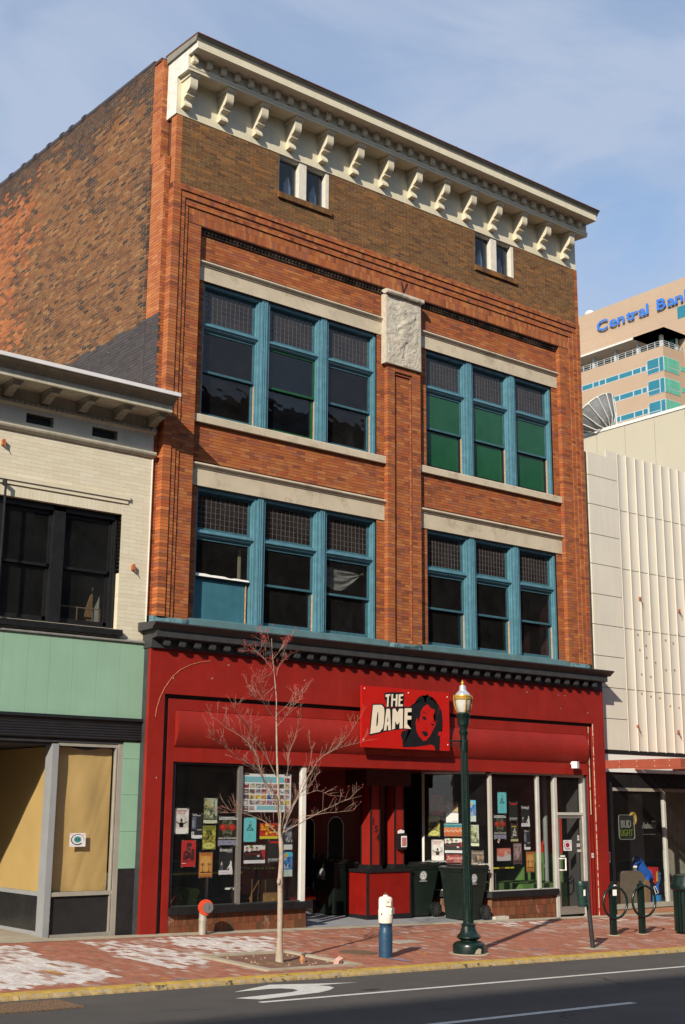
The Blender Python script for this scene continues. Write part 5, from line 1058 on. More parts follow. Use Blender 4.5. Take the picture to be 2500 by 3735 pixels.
# ---------------------------------------------------------------- across the street (seen in shadow and glass)
m_opp = [mat('dun masonry', (.20,.17,.14), .9, .15, .5, .2), mat('grey masonry', (.24,.23,.21), .9, .15, .5, .2), mat('red brown masonry', (.16,.08,.055), .9, .15, .5, .2)]
m_opw = mat('dark opposite window', (.02,.022,.026), .15, .2, 1, 0)
for i, (x0, x1, h, lab) in enumerate(((-66,-14,24.6,'long dun masonry building across the street casting its shade on the road'),(-14,18,19.5,'grey masonry building across the street behind the viewer'),(18,84,22.4,'tall red brown building across the street reflected in the upper windows'))):
    o = thing('opposite_building', lab, 'building', ((x0+x1)/2, -38, -.3)); q = MB(); q.box(x0,x1-.05,-46,-31,-1.5,h-.6); q.build('wall', m_opp[i], o)
    q = MB(); q.box(x0,x1-.05,-46,-30.75,h-.6,h); q.build('parapet', m_opp[i], o)
    n = int((x1-x0)/5)
    for k in range(n):
        for z in range(3, int(h)-3, 5): MB().box(x0+1.6+k*5, x0+4+k*5, -31.02, -30.95, z+1, z+3.6).build('window', m_opw, o)
structure(sheet('far_pavement', -70, 90, -31, -27, lambda x, y: -.0174*x+.05-.012*(y+27), m_conc, nx=2))
# ---------------------------------------------------------------- street tree
TREE={
'trunk': [(0.08,-0.04),(0.09,0.76),(0.08,1.04),(0.09,1.34),(0.07,1.6),(0.04,1.74),(0.03,2.06),(-0.01,2.36),(-0.04,2.88),(-0.05,3.5),(-0.05,3.71),(-0.1,4.1),(-0.15,4.42),(-0.17,4.61)],'b1': [(0.06,1.66),(-0.02,2.08),(-0.12,2.32),(-0.36,2.5),(-0.49,2.62),(-0.74,2.73),(-0.99,2.83),(-1.23,2.95),(-1.4,3.03),(-1.52,3.12)],'b2': [(-0.02,2.08),(-0.04,2.18),(-0.2,2.46),(-0.28,2.81),(-0.37,2.99),(-0.55,3.16),(-0.73,3.26),(-1.01,3.45)],'b3': [(0.08,1.66),(0.22,2.06),(0.37,2.35),(0.49,2.62),(0.65,2.85),(0.84,2.97),(1.03,3.16),(1.18,3.41)],'b4': [(0.65,2.85),(0.84,2.96),(1.0,3.02),(1.31,3.1)],'b5': [(0.11,1.8),(0.27,2.02),(0.53,2.27),(0.9,2.48),(1.12,2.61)],'b6': [(0.09,1.74),(0.22,1.82),(0.48,1.98),(0.77,2.13),(1.04,2.27)],'b7': [(0.07,1.76),(0.13,2.06),(0.13,2.35),(0.15,2.67),(0.17,2.92),(0.27,3.2),(0.34,3.52)],'b8': [(0.02,1.7),(-0.11,1.88),(-0.37,2.0),(-0.57,2.06)],'b9': [(-0.37,2.0),(-0.57,2.03),(-0.81,2.02),(-1.03,2.03)],'b10': [(-0.04,2.88),(-0.2,3.14),(-0.35,3.3),(-0.49,3.47),(-0.54,3.08),(-0.72,3.25),(-0.86,3.32),(-1.03,3.44),(-1.12,3.52)],'b11': [(-0.05,3.37),(-0.37,3.62),(-0.56,3.65),(-0.78,3.72),(-0.89,3.82)],'b12': [(-0.06,3.92),(-0.37,3.72),(-0.5,3.76),(-0.63,3.85),(-0.73,3.96)],'b13': [(-0.09,4.08),(-0.26,4.27),(-0.43,4.39),(-0.51,4.39)],'b14': [(-0.08,4.05),(0.03,4.24),(0.21,4.36)],'b15': [(-0.13,4.34),(-0.27,4.49),(-0.43,4.59)],'b16': [(-0.13,4.31),(0.03,4.48),(0.16,4.6)],'b17': [(-0.05,3.46),(0.27,3.69),(0.47,3.82),(0.68,3.86)],'b18': [(-0.04,3.29),(0.11,3.44),(0.26,3.62),(0.42,3.75)],'b19': [(-0.36,2.5),(-0.57,2.8),(-0.74,2.93),(-0.84,2.98)],'b20': [(0.53,2.27),(0.85,2.36),(1.03,2.29)],'b21': [(0.51,1.98),(0.83,2.03),(1.12,2.07)],'b22': [(0.22,2.06),(0.44,2.47),(0.62,2.83),(0.62,3.11)],}
TR = thing('street_tree', 'young bare street tree with red buds growing from the planting pit', 'tree', (.1, -3.89, gz(.1, -3.89)))
m_bark = mat('pale tree bark', (.36,.29,.225), .85, .2, 14, .6, 60, dirt=(13,.58,.72,.7,(.16,.09,.055)))
m_twig = mat('twig bark', (.34,.21,.16), .8, .2, 20, .2); m_bud = mat('red bud', (.36,.03,.03), .6, .3, 20)
def smoothpts(P, k=4):
    P = [Vector(p) for p in P]; o = []
    for i in range(len(P)-1):
        a, b, c, d = P[max(i-1,0)], P[i], P[i+1], P[min(i+2,len(P)-1)]
        for t in range(k):
            t /= k; o.append(.5*((2*b)+(c-a)*t+(2*a-5*b+4*c-d)*t*t+(3*b-a-3*c+d)*t**3))
    o.append(P[-1]); return o
TREE['b10'] = [(-.03,2.55),(-.28,2.86)]+TREE['b10'][4:]
Rt = random.Random(5)
tr = [(.08,-.22,0)]+[(x, z, 0) for x, z in TREE['trunk']]
pts = smoothpts([(x, -3.89+.02*math.sin(z*2), z) for x, z, _ in tr], 4); n = len(pts)
zr = [(-.25,.075),(-.08,.066),(.1,.044),(.76,.039),(1.0,.038),(1.05,.050),(1.12,.038),(1.6,.034),(1.75,.026),(2.1,.021),(2.9,.014),(3.7,.008),(4.3,.005),(4.7,.0025)]
def ri(z, T):
    for (a, b), (c, d) in zip(T, T[1:]):
        if z <= c: return b+(d-b)*max(0, (z-a))/(c-a)
    return T[-1][1]
q = MB(); q.tube(pts, [ri(p.z, zr)*(1+.05*Rt.uniform(-1, 1)) for p in pts], 10); q.lathe([(0,1.0),(.02,1.01),(.028,1.045),(.02,1.08),(0,1.09)], .035, -3.90, 8); q.build('trunk', m_bark, TR, smooth=True)
crown = MB(); buds = []
def branch(P, r0, r1, n=5):
    crown.tube(P, [r0+(r1-r0)*i/(len(P)-1) for i in range(len(P))], n, 0 if r0 > .008 else 1)
for kx, P in TREE.items():
    if kx == 'trunk': continue
    dep = Rt.uniform(-.55, .55) if kx not in ('b4','b9','b20','b22') else .2*Rt.uniform(-1, 1); L0 = len(P); big = L0 >= 5 or kx in ('b5','b8')
    par = None
    PP = smoothpts([(x, -3.89+dep*(i/(L0-1))**1.2, z) for i, (x, z) in enumerate(P)], 4)
    if kx in ('b4','b20','b22','b9','b19'):  # start on its parent branch
        src = {'b4':'b3','b20':'b5','b22':'b3','b9':'b8','b19':'b1'}[kx]; b = min(MAINP[src], key=lambda p: (p-PP[0]).length); dlt = b.y-PP[0].y
        PP = [Vector((p.x, p.y+dlt, p.z)) for p in PP]
    if kx == 'b1': MAINP = {}
    MAINP[kx] = PP
    ro = .0105 if big else .005
    if kx in ('b11','b12','b13','b14','b15','b16','b17','b18'): ro = .004
    PP2 = [p+Vector((Rt.uniform(-1,1), Rt.uniform(-1,1), Rt.uniform(-1,1)))*.006 for p in PP]
    branch(PP2, ro, .0018)
    for i in range(2, len(PP)):
        for _t in range(2 if Rt.random() < .6 else 1):
            t = (PP[i]-PP[i-1]).normalized(); sd = Vector((Rt.uniform(-1,1), Rt.uniform(-1,1), Rt.uniform(-.1,1.3))); dr = (t*.7+sd.normalized()*.75).normalized(); l = Rt.uniform(.08, .30); p0 = PP[i]
            tw = [p0, p0+dr*l*.5+Vector((0,0,.01)), p0+dr*l+Vector((0,0,.04*l))]; branch(tw, .0022, .0009, 4); buds.append(tw[-1])
            if Rt.random() < .5:
                d2 = (dr+Vector((Rt.uniform(-1,1), Rt.uniform(-1,1), Rt.uniform(0,1)))*.7).normalized(); branch([tw[1], tw[1]+d2*l*.5], .0025, .0012, 4); buds.append(tw[1]+d2*l*.5)
    buds += PP[-3:]
CW = crown.build('crown', [mat('branch bark', (.24,.175,.135), .85, .16, 14, .3), m_twig], TR, smooth=True, recalc=False)
q = MB()
for p in buds:
    k = 3 if p.z > 3.9 else (1 if Rt.random() < .35 else 0)
    for _ in range(k*2):
        c = p+Vector((Rt.uniform(-1,1), Rt.uniform(-1,1), Rt.uniform(-1,1)))*.03; r = Rt.uniform(.004, .010); d = Vector((Rt.uniform(-1,1), Rt.uniform(-1,1), Rt.uniform(-.4,1))).normalized()
        e = d.orthogonal().normalized(); f = d.cross(e); q.add([c-d*r*1.6, c+e*r*.6, c+f*r*.6, c-e*r*.6, c-f*r*.6, c+d*r*1.8], [(0,1,2),(0,2,3),(0,3,4),(0,4,1),(5,2,1),(5,3,2),(5,4,3),(5,1,4)])
b = q.build('bud', m_bud, CW, recalc=False); b['kind'] = 'stuff'
# ---------------------------------------------------------------- street lamp
lx, ly = 3.597, -4.21
LP = thing('street_lamp', 'dark green fluted street lamp with gold ringed glass lantern by the yellow kerb', 'street lamp', (lx, ly, gz(lx, ly)))
m_grn = mat('dark green enamel', (.0045,.015,.012), .28, .15, 6, .05, 40, spec=.5); m_gold = mat('gold paint', (.50,.30,.06), .35, .12, 12, .05, metal=.35); m_globe = mat('frosted lantern glass', (.52,.50,.45), .18, .12, 12, .05, spec=.7); m_dome = mat('silver lantern dome', (.68,.69,.72), .25, .2, 14, .1, metal=.6)
ln = (-.0155, 0)
q = MB(); q.lathe([(.33,-.16),(.33,-.137),(.0,-.137)], lx, ly, 28); q.build('footing', m_conc, LP)
q = MB(); q.lathe([(.262,-.15),(.264,-.03),(.255,-.005),(.245,.0),(.24,.012),(.20,.035),(.14,.048),(.132,.062),(.165,.075),(.195,.10),(.192,.118),(.165,.145),(.140,.175),(.120,.23),(.108,.275),(.117,.282),(.120,.298),(.104,.308),(.088,.322),(.085,.34)], lx, ly, 32, 0, (.13, .28, 12, .09), ln)
q.build('base', m_grn, LP, smooth='auto')
q = MB(); q.poly([(lx-.12, ly-.245, -.13), (lx+.0, ly-.267, -.13), (lx+.01, ly-.267, -.06), (lx-.04, ly-.264, -.045), (lx-.09, ly-.256, -.07)]); q.build('paint_chip', m_conc, LP, recalc=False)
q = MB(); q.lathe([(.086,.335)]+[(.086-.027*t/20, .335+2.96*t/20) for t in range(1, 21)]+[(.059,3.30)], lx, ly, 36, 0, (.34, 3.29, 12, .13), ln); q.build('shaft', m_grn, LP, smooth='auto')
q = MB(); q.lathe([(.060,3.29),(.078,3.335),(.078,3.36),(.064,3.375),(.066,3.42),(.085,3.455),(.10,3.465),(.102,3.56),(.112,3.60),(.118,3.62),(.118,3.645),(.10,3.655),(.095,3.665),(.0,3.667)], lx, ly, 36, 0, (3.46, 3.6, 12, .08), ln); q.build('capital', m_grn, LP, smooth='auto')
q = MB(); q.lathe([(.080,3.665),(.105,3.72),(.122,3.80),(.128,3.86),(.128,3.89)], lx, ly, 28, 0, None, ln); q.build('globe', m_globe, LP, smooth='auto')
q = MB(); q.lathe([(.138,3.875),(.142,3.885),(.142,3.905),(.136,3.912),(.142,3.92),(.142,3.94),(.135,3.95),(.0,3.951)], lx, ly, 28, 0, None, ln)
for k in range(4):
    a = math.pi/4+k*math.pi/2+.35; cx, cy = math.cos(a), math.sin(a)
    q.tube([(lx-.0155*z+cx*r, ly+cy*r, z) for r, z in ((.155,3.95),(.158,3.88),(.150,3.80),(.128,3.72),(.10,3.665))], .011, 6)
q.build('lantern_cage', m_gold, LP, smooth='auto')
q = MB(); q.lathe([(.128,3.951),(.125,3.965),(.108,3.985),(.085,4.005),(.065,4.03),(.056,4.055),(.058,4.08),(.050,4.105),(.03,4.118),(.0,4.12)], lx, ly, 28, 0, None, ln); q.build('dome', m_dome, LP, smooth='auto')
q = MB(); q.lathe([(.024,4.115),(.026,4.13),(.020,4.14),(.029,4.15),(.029,4.16),(.014,4.18),(.004,4.205),(0,4.208)], lx, ly, 14, 0, None, ln); q.build('finial', m_gold, LP, smooth='auto')
q = MB(); ax_ = lx-.0155*3.19; q.tube([(ax_-.34, ly, 3.19), (ax_, ly, 3.19)], .014, 8)
for cx, r in ((ax_-.27,.045),(ax_-.15,.055)): q.tube([(cx+r*(1-t/16)*math.cos(t*.62), ly, 3.165-r+r*(1-t/16)*math.sin(t*.62)) for t in range(15)], .006, 6)
q.obox((ax_, ly, 3.12), (.03,0,0), (0,.065,0), (0,0,.10)); q.build('banner_arm', m_grn, LP)
# ---------------------------------------------------------------- standpipe
hx, hy = 1.965, -4.06
HP = thing('standpipe', 'stubby blue steel pipe with a peeling white capped top on the brick pavement', 'standpipe', (hx, hy, gz(hx, hy)))
m_wht = mat('peeling white enamel', (.70,.66,.58), .45, .05, 8, .15, 40, chip=(16,.70,(.30,.14,.08))); m_blu = mat('blue enamel', (.017,.055,.108), .4, .14, 7, .15, 40, dirt=(8,.60,.8,.4,(.05,.07,.10)))
q = MB(); q.lathe([(.106,-.16),(.106,.235),(.102,.26),(.088,.315),(.084,.345),(.100,.372),(.108,.39),(.0,.392)], hx, hy, 24); q.build('blue_pipe', m_blu, HP, smooth='auto')
for a in (.4, 2.5, 4.2): q = MB(); q.obox((hx+.087*math.cos(a-1.2), hy+.087*math.sin(a-1.2), .31), (.012,0,0), (0,.012,0), (0,0,.05)); q.build('lug', m_blu, HP)
q = MB(); q.lathe([(.109,.388),(.113,.40),(.113,.58),(.108,.59),(.108,.735),(.100,.755),(.085,.770),(.060,.776),(.04,.782),(.036,.800),(.02,.803),(0,.803)], hx, hy, 24); cpx = q.build('white_cap', m_wht, HP, smooth='auto')
q = MB(); q.tube([(hx-.015,hy,.80),(hx-.015,hy,.828),(hx+.015,hy,.828),(hx+.015,hy,.80)],.007,6); q.build('lifting_eye', m_rust, cpx)
q = MB(); q.obox((hx+.052, hy-.095, .565), (.055,.03,0), (-.008,.012,0), (0,0,.045)); q.build('slot_housing', m_wht, HP); q = MB(); q.obox((hx+.047, hy-.109, .557), (.045,.0245,0), (-.002,.003,0), (0,0,.022)); q.build('slot', m_rust, HP)
q = MB(); q.tube([(hx-.10,hy-.03,.55),(hx-.135,hy-.05,.55),(hx-.14,hy-.05,.53)],.014,7); q.build('side_knob', m_wht, HP)
q = MB(); c = Vector((hx-.038, hy-.1125, .685)); ux = Vector((.95,-.32,0)); q.obox(c, ux*.044, (-.001,-.003,0), (0,0,.048)); q.build('label', mat('yellow label', (.50,.36,.08), .5), HP)
q = MB(); q.obox(c+Vector((-.0008,-.0035,0)), ux*.037, (-.0005,-.0012,0), (0,0,.040)); q.build('label_face', m_paper, HP)
q = MB(); q.text('3P1', c+Vector((-.0016,-.0058,.002))-ux*.025, ux, (0,0,1), .024, 0, bold=.02, width=.05); q.build('label_text', m_black, HP)
# leaning post with canister
PT = thing('leaning_post', 'dark bent pipe post leaning over the kerb with a green canister behind it', 'post', (6.285, -4.47, gz(6.285, -4.47)))
q = MB(); q.tube([(6.295,-4.47,-.26),(6.27,-4.47,.0),(6.18,-4.46,.905)],.040,14); q.build('pipe', mat('dark iron pipe', (.030,.028,.028), .45, .2, 8, .2), PT, smooth='auto')
q = MB(); q.lathe([(0,0),(.085,.0),(.088,.01),(.088,.06),(.083,.065),(.083,.335),(.09,.34),(.09,.41),(.08,.425),(0,.43)],0,0,20); q.v = [(6.07+p[0]+.03-.085*p[2], -4.44+p[1], .485+p[2]) for p in q.v]; q.build('canister', mat('canister green', (.012,.036,.030), .4, .15, 8, .1), PT, smooth='auto')
q = MB(); q.box(6.11,6.18,-4.46,-4.43,.70,.74); q.build('strap', m_dkgrey, PT); q = MB(); q.obox((6.055,-4.528,.72),(.018,-.004,.002),(0,.002,0),(0,0,.05)); q.build('torn_label', m_paper, PT)
q = MB(); q.add([(x, y, gz(x, y)+z) for z in (-.03,.006) for x, y in ((6.08,-4.66),(6.50,-4.66),(6.46,-4.36),(6.05,-4.36))], [(4,5,6,7),(0,1,5,4),(1,2,6,5),(2,3,7,6),(3,0,4,7)]); q.build('concrete_patch', m_conc, PT)
# bicycle racks
def rack(x, y, lab, tagged):
    o = thing('bike_rack', lab, 'bike rack', (x, y, gz(x, y)), 'ring and post bicycle racks')
    q = MB(); q.obox((x,y,.24),(.048,-.009,0),(.009,.048,0),(0,0,.46)); q.lathe([(.06,.69),(.062,.71),(.03,.715),(.022,.725),(.034,.74),(.034,.752),(.02,.768),(0,.772)], x, y, 14); q.build('post', m_grn, o, smooth='auto')
    q = MB(); c = math.cos(-.19), math.sin(-.19); q.tube([(x+.285*math.cos(t)*c[0], y-.07+.285*math.cos(t)*c[1], .388+.285*math.sin(t)) for t in [2*math.pi*k/40 for k in range(40)]], .023, 10, closed=True); q.build('ring', m_grn, o, smooth=True)
    q = MB(); q.lathe([(.13,gz(x,y)-.01),(.13,gz(x,y)+.008),(0,gz(x,y)+.008)], x, y, 20); q.build('footing', m_conc, o)
    if tagged:
        q = MB(); q.obox((x,y-.064,.57),(.045,-.009,0),(0,.002,0),(0,0,.055)); q.prism([(x-.04,.66),(x+.05,.655),(x+.045,.70),(x+.0,.725),(x-.04,.70)],'y',y-.075,y-.072); q.build('sticker', m_paper, o)
rack(8.478, -3.12, 'green ring bicycle rack with white stickers on its post', 1); rack(9.285, -3.16, 'green ring bicycle rack without stickers, farther from the street lamp', 0)
# street litter bin at the right edge
TC = thing('street_bin', 'dark green slatted street litter bin standing past the bicycle racks', 'litter bin', (10.33, -3.5, gz(10.33, -3.5)))
q = MB(); q.lathe([(.22,-.25),(.24,-.22),(.25,.56),(0,.56)], 10.33, -3.5, 24); q.build('liner', m_black, TC)
for k in range(22):
    a = 2*math.pi*k/22; q = MB(); c, s = math.cos(a), math.sin(a); q.obox((10.33+.285*c, -3.5+.285*s, .20), (-.028*s,.028*c,0), (.008*c,.008*s,0), (0,0,.40)); q.build('slat', m_grn, TC)
q = MB(); q.lathe([(.30,.56),(.345,.60),(.35,.66),(.32,.72),(.30,.80),(.27,.86),(.2,.88),(.16,.86)], 10.33, -3.5, 28); q.build('lid', m_grn, TC, smooth='auto'); q = MB(); q.lathe([(.12,-.26),(.24,-.25),(.24,-.2),(.12,-.2)], 10.33, -3.5, 20); q.build('foot', m_black, TC)
# fire department connection
FD = thing('fire_connection', 'fire department pipe connection with red disc and grey cap by the left shop window', 'fire connection', (1.06, -.30, gz(1.06,-.3)))
m_galv = mat('galvanised pipe', (.42,.40,.34), .45, .14, 9, .15, 40, metal=.3, streak=.25)
q = MB(); q.tube([(1.06,-.30,-.06),(1.06,-.30,.33),(1.065,-.31,.40),(1.075,-.33,.425)],.066,18); q.build('pipe', m_galv, FD, smooth='auto'); q = MB(); q.tube([(1.06,-.30,.20),(1.06,-.30,.25)],.072,18); q.build('collar', m_galv, FD, smooth='auto')
dn = Vector((-.30,-.95,.02)).normalized()
q = MB(); c = Vector((1.075,-.345,.424)); q.tube([c, c+dn*.035],.132,28); q.build('disc', mat('red orange enamel', (.52,.055,.018), .45, .1, 9, .1), FD, smooth='auto')
q = MB(); c = c+dn*.035+Vector((.035,0,-.004)); q.tube([c, c+dn*.05],.088,24); q.tube([c+dn*.05+Vector((0,0,-.03)), c+dn*.05+Vector((0,0,.03))],.014,8); q.build('cap', mat('grey cast cap', (.17,.175,.18), .4, .15, 12, .1, metal=.4), FD, smooth='auto')
q = MB(); q.tube([(1.24,.05,.0),(1.24,-.10,-.015)],.045,14); q.build('drain_stub', m_rust, FD, smooth='auto')
# ---------------------------------------------------------------- wheeled bins
m_bin = mat('dark green bin plastic', (.0085,.0155,.0125), .38, .12, 4, .06, 50, spec=.45, streak=.1); m_binl = mat('black bin plastic', (.013,.015,.014), .35, .15, 5, .05, spec=.45); m_logo = mat('white print', (.66,.68,.67), .5, .05, 9, 0)
def wheelie(loc, rot, lab):
    o = thing('wheelie_bin', lab, 'wheelie bin', (0, 0, 0), 'green wheeled bins in the shop entry')
    q = MB(); vs = []
    for z, x0, x1, w in ((.02,-.30,.20,.24),(.30,-.325,.27,.255),(.62,-.35,.36,.27),(.98,-.385,.42,.30)):
        vs.append([(x0,-w,z),(x0+.03,-w-.012,z),(x1-.03,-w-.012,z),(x1,-w,z),(x1,w,z),(x1-.03,w+.012,z),(x0+.03,w+.012,z),(x0,w,z)])
    q.v = [p for r in vs for p in r]; q.f = [(i*8+k, i*8+(k+1) % 8, (i+1)*8+(k+1) % 8, (i+1)*8+k) for i in range(3) for k in range(8)]+[tuple(range(7,-1,-1))]; q.m = [0]*len(q.f)
    q.box(-.40,.43,-.325,.325,.955,1.005); q.box(-.2,.18,-.292,-.285,.665,.70); q.build('body', m_bin, o)
    q = MB(); q.prism([(-.42,1.006),(.40,1.006),(.44,1.03),(.40,1.06),(.30,1.085),(-.30,1.065),(-.42,1.04)],'y',-.34,.34); q.box(-.30,.25,-.20,.20,1.07,1.09); lid = q.build('lid', m_binl, o)
    q = MB(); q.tube([(.43,-.25,1.0),(.50,-.25,1.04),(.50,.25,1.04),(.43,.25,1.0)],.018,8); q.build('handle', m_binl, o)
    for s in (-1, 1):
        q = MB(); q.tube([(.33,s*.27,.145),(.33,s*.325,.145)],.145,24); W_ = q.build('wheel', m_binl, o, smooth='auto')
        q = MB()
        for k in range(9): a = k*2*math.pi/9; q.obox((.33+.075*math.cos(a), s*.329, .145+.075*math.sin(a)), (.045*math.cos(a),0,.045*math.sin(a)), (0,.004,0), (-.009*math.sin(a),0,.009*math.cos(a)))
        q.tube([(.33,s*.325,.145),(.33,s*.334,.145)],.022,10); q.build('spoke', mat('wheel grey', (.05,.05,.05), .5), W_)
    q = MB(); q.tube([(.33,-.28,.145),(.33,.28,.145)],.015,8); q.build('axle', m_dkgrey, o)
    for s in (-1, 1):
        q = MB(); Y = s*.308; cx, cz = .0, .82
        w_ = lambda z: .27+.012+(z-.62)/.36*.03+.003
        def ring(r0, r1, n=32):
            for k in range(n):
                a, b = 2*math.pi*k/n, 2*math.pi*(k+1)/n
                q.add([(cx+r*math.cos(t), s*w_(cz+r*math.sin(t)), cz+r*math.sin(t)) for r, t in ((r0,a),(r1,a),(r1,b),(r0,b))], [(0,1,2,3)])
        ring(.083,.091); ring(.050,.070)
        for x0, x1, z0, z1 in ((-.04,.04,.83,.85),(-.035,.03,.80,.82),(-.02,.035,.775,.79),(-.10,.10,.708,.716),(-.06,.06,.695,.701)): q.add([(x0,s*w_(z0),z0),(x1,s*w_(z0),z0),(x1,s*w_(z1),z1),(x0,s*w_(z1),z1)],[(0,1,2,3)])
        q.build('round_logo', m_logo, o, recalc=False)
    o.location = loc; o.rotation_euler = (0, 0, rot); return o
b1 = wheelie((7.86, .30, -.0174*7.86+.034*.30+.008), .04, 'dark green wheeled bin with round white logo right behind the lamp post')
b1b = MB().box(.425,.435,-.12,.0,.55,.72).build('red_tag', mat('red tag', (.5,.02,.01), .5), b1); 
def binsibling(src, loc, rot, lab):
    c = copy_tree(src); c.location = loc; c.rotation_euler = (0, 0, rot); c['label'] = lab; return c
b2 = binsibling(b1, (7.22, 1.12, -.0174*7.22+.034*1.12+.008), -.06, 'dark green wheeled bin tucked against the right side of the red booth')
b3 = binsibling(b1, (5.66, 1.90, -.0174*5.66+.034*1.90+.008), 1.62, 'dark green wheeled bin standing in shade left of the red booth')
for bb in (b2, b3):
    for ch in list(bb.children):
        if ch.name.startswith('red_tag'): bpy.data.objects.remove(ch)
# ---------------------------------------------------------------- furniture inside the shops
m_lime = mat('lime green upholstery', (.20,.30,.035), .5, .15, 5, .1); m_leaf = mat('green vinyl', (.065,.13,.04), .4, .15, 4, .1); m_yel = mat('yellow edge', (.58,.52,.03), .4); m_brn = mat('brown wood', (.16,.075,.03), .5, .3, 14, .2, streak=.3)
o = thing('lounge_chair', 'low lime green lounge chair inside the left display window', 'chair', (1.3, 1.1, -.05))
q = MB(); q.prism([(.85,.12),(1.62,.12),(1.62,.32),(1.4,.36),(.85,.40)],'y',.85,1.5); q.build('seat', m_leaf, o); q = MB(); q.prism([(1.46,.34),(1.62,.32),(1.72,.62),(1.66,.66),(1.50,.64)],'y',.85,1.5); q.build('backrest', m_lime, o)
for x, y in ((.95,.92),(1.55,.92),(.95,1.42),(1.55,1.42)): q = MB(); q.tube([(x,y,-.05),(x,y,.13)],.018,8); q.build('leg', m_alu, o)
o = thing('counter_table', 'long dark counter table with a yellow edge inside the left display window', 'table', (1.7, 1.2, -.05))
q = MB(); q.box(.45,2.75,1.0,1.5,.895,.93); q.build('tabletop', m_black, o); q = MB(); q.box(.45,2.75,.985,.999,.895,.93); q.build('edge', mat('dim yellow edge', (.25,.24,.03), .4), o); q = MB(); q.box(1.02,1.10,.98,.984,.897,.928); q.build('edge_tape', m_yel, o)
q = MB(); q.tube([(2.05,1.15,-.05),(2.05,1.15,.895)],.035,12); q.build('leg', m_alu, o); q = MB(); q.tube([(.7,1.3,-.05),(.7,1.3,.895)],.03,12); q.build('leg', m_dkgrey, o)
o = thing('round_table', 'small black round table with yellow edge blocks behind the middle posters', 'table', (3.3, 1.3, -.05))
q = MB(); q.lathe([(.34,.955),(.34,.985),(0,.985)],3.3,1.3,24); q.build('tabletop', m_black, o)
for a in range(9): t = -2.6+a*.24; q = MB(); q.obox((3.3+.345*math.cos(t),1.3+.345*math.sin(t),.97),(-.03*math.sin(t),.03*math.cos(t),0),(.004*math.cos(t),.004*math.sin(t),0),(0,0,.012)); q.build('edge_block', m_yel, o)
q = MB(); q.tube([(3.3,1.3,-.05),(3.3,1.3,.955)],.03,10); q.build('leg', m_dkgrey, o)
o = thing('stool', 'white topped stool inside the left display window', 'stool', (2.6, 1.1, -.05)); q = MB(); q.lathe([(.17,.60),(.17,.635),(0,.64)],2.6,1.1,18); q.build('seat', mat('dull white seat', (.4,.4,.38), .5), o); q = MB(); q.tube([(2.6,1.1,-.05),(2.6,1.1,.60)],.02,8); q.build('leg', m_alu, o)
o = thing('dresser', 'old brown wooden dresser with drawers at the end of the left display window', 'dresser', (3.25, .8, -.05))
q = MB(); q.box(2.92,3.48,.62,1.0,-.05,.55); q.box(2.95,3.45,.66,1.0,.55,.78); q.build('carcass', m_brn, o)
for z0, z1 in ((.05,.28),(.30,.53)): q = MB(); q.box(2.97,3.43,.605,.62,z0,z1); d_ = q.build('drawer', mat('ochre drawer', (.22,.12,.04), .5, .3, 9), o); q = MB(); q.tube([(3.2,.605,(z0+z1)/2),(3.2,.58,(z0+z1)/2)],.015,8); q.build('knob', m_gold, d_)
o = thing('green_sofa', 'green vinyl bench sofa under the red wall in the right display window', 'sofa', (10.4, 1.4, -.05))
q = MB(); q.prism([(9.0,-.05),(11.35,-.05),(11.35,.46),(11.25,.52),(9.1,.52),(9.0,.44)],'y',.9,1.5); q.build('seat', m_leaf, o); q = MB(); q.box(9.9,11.35,.55,.88,-.05,.50); q.build('seat_end', mat('bright green vinyl', (.095,.19,.05), .4, .15, 4, .1), o)
o = thing('yellow_edge_table', 'small table with a yellow edge by the corner of the right display window', 'table', (9.7, 1.1, -.05))
q = MB(); q.box(8.98,9.78,.7,.88,.84,.865); q.build('tabletop', m_black, o); q = MB(); q.box(8.98,9.78,.685,.699,.838,.867); q.build('edge', m_yel, o); q = MB(); q.tube([(9.3,.8,-.05),(9.3,.8,.84)],.025,10); q.build('leg', m_dkgrey, o)
q = MB(); q.tube([(11.12,.95,-.05),(11.12,.95,2.92)],.055,14); tag(q.build('grey_pipe', mat('grey pipe paint', (.19,.21,.21), .5, .1, 4), smooth='auto'), 'grey vertical pipe inside the shop left of the glass door', 'pipe')
# armchair and ride in the right shop
o = thing('armchair', 'brown armchair with its back to the glass of the right hand shop', 'armchair', (13.75, .95, -.2)); m_taupe = mat('taupe upholstery', (.15,.115,.085), .85, .12, 8, .2); m_tan2 = mat('tan arm leather', (.25,.145,.07), .6, .1, 8, .1)
P = [(13.28,-.18),(14.22,-.18),(14.27,.3),(14.26,.50),(14.16,.63),(14.0,.685),(13.5,.685),(13.34,.63),(13.24,.50),(13.23,.3)]; q = MB(); q.prism(P,'y',.62,.80); q.build('backrest', m_taupe, o, smooth='auto')
for x in (13.13,14.20): q = MB(); q.prism([(x,-.18),(x+.17,-.18),(x+.19,.38),(x+.14,.47),(x+.03,.47),(x-.02,.38)],'y',.60,1.3); q.build('arm', m_tan2, o, smooth='auto')
q = MB(); q.box(13.3,14.2,.8,1.3,-.18,.22); q.build('seat', m_taupe, o)
o = thing('horse_ride', 'blue toy horse ride with red saddle on a blue drum in the right hand shop', 'toy ride', (14.75, 1.0, -.2)); m_hb = mat('blue fibreglass', (.015,.11,.50), .3, .15, 6, .05)
q = MB(); q.lathe([(.26,-.20),(.26,.08),(0,.09)],14.9,1.0,24); q.build('drum', mat('light blue drum', (.02,.20,.50), .4), o)
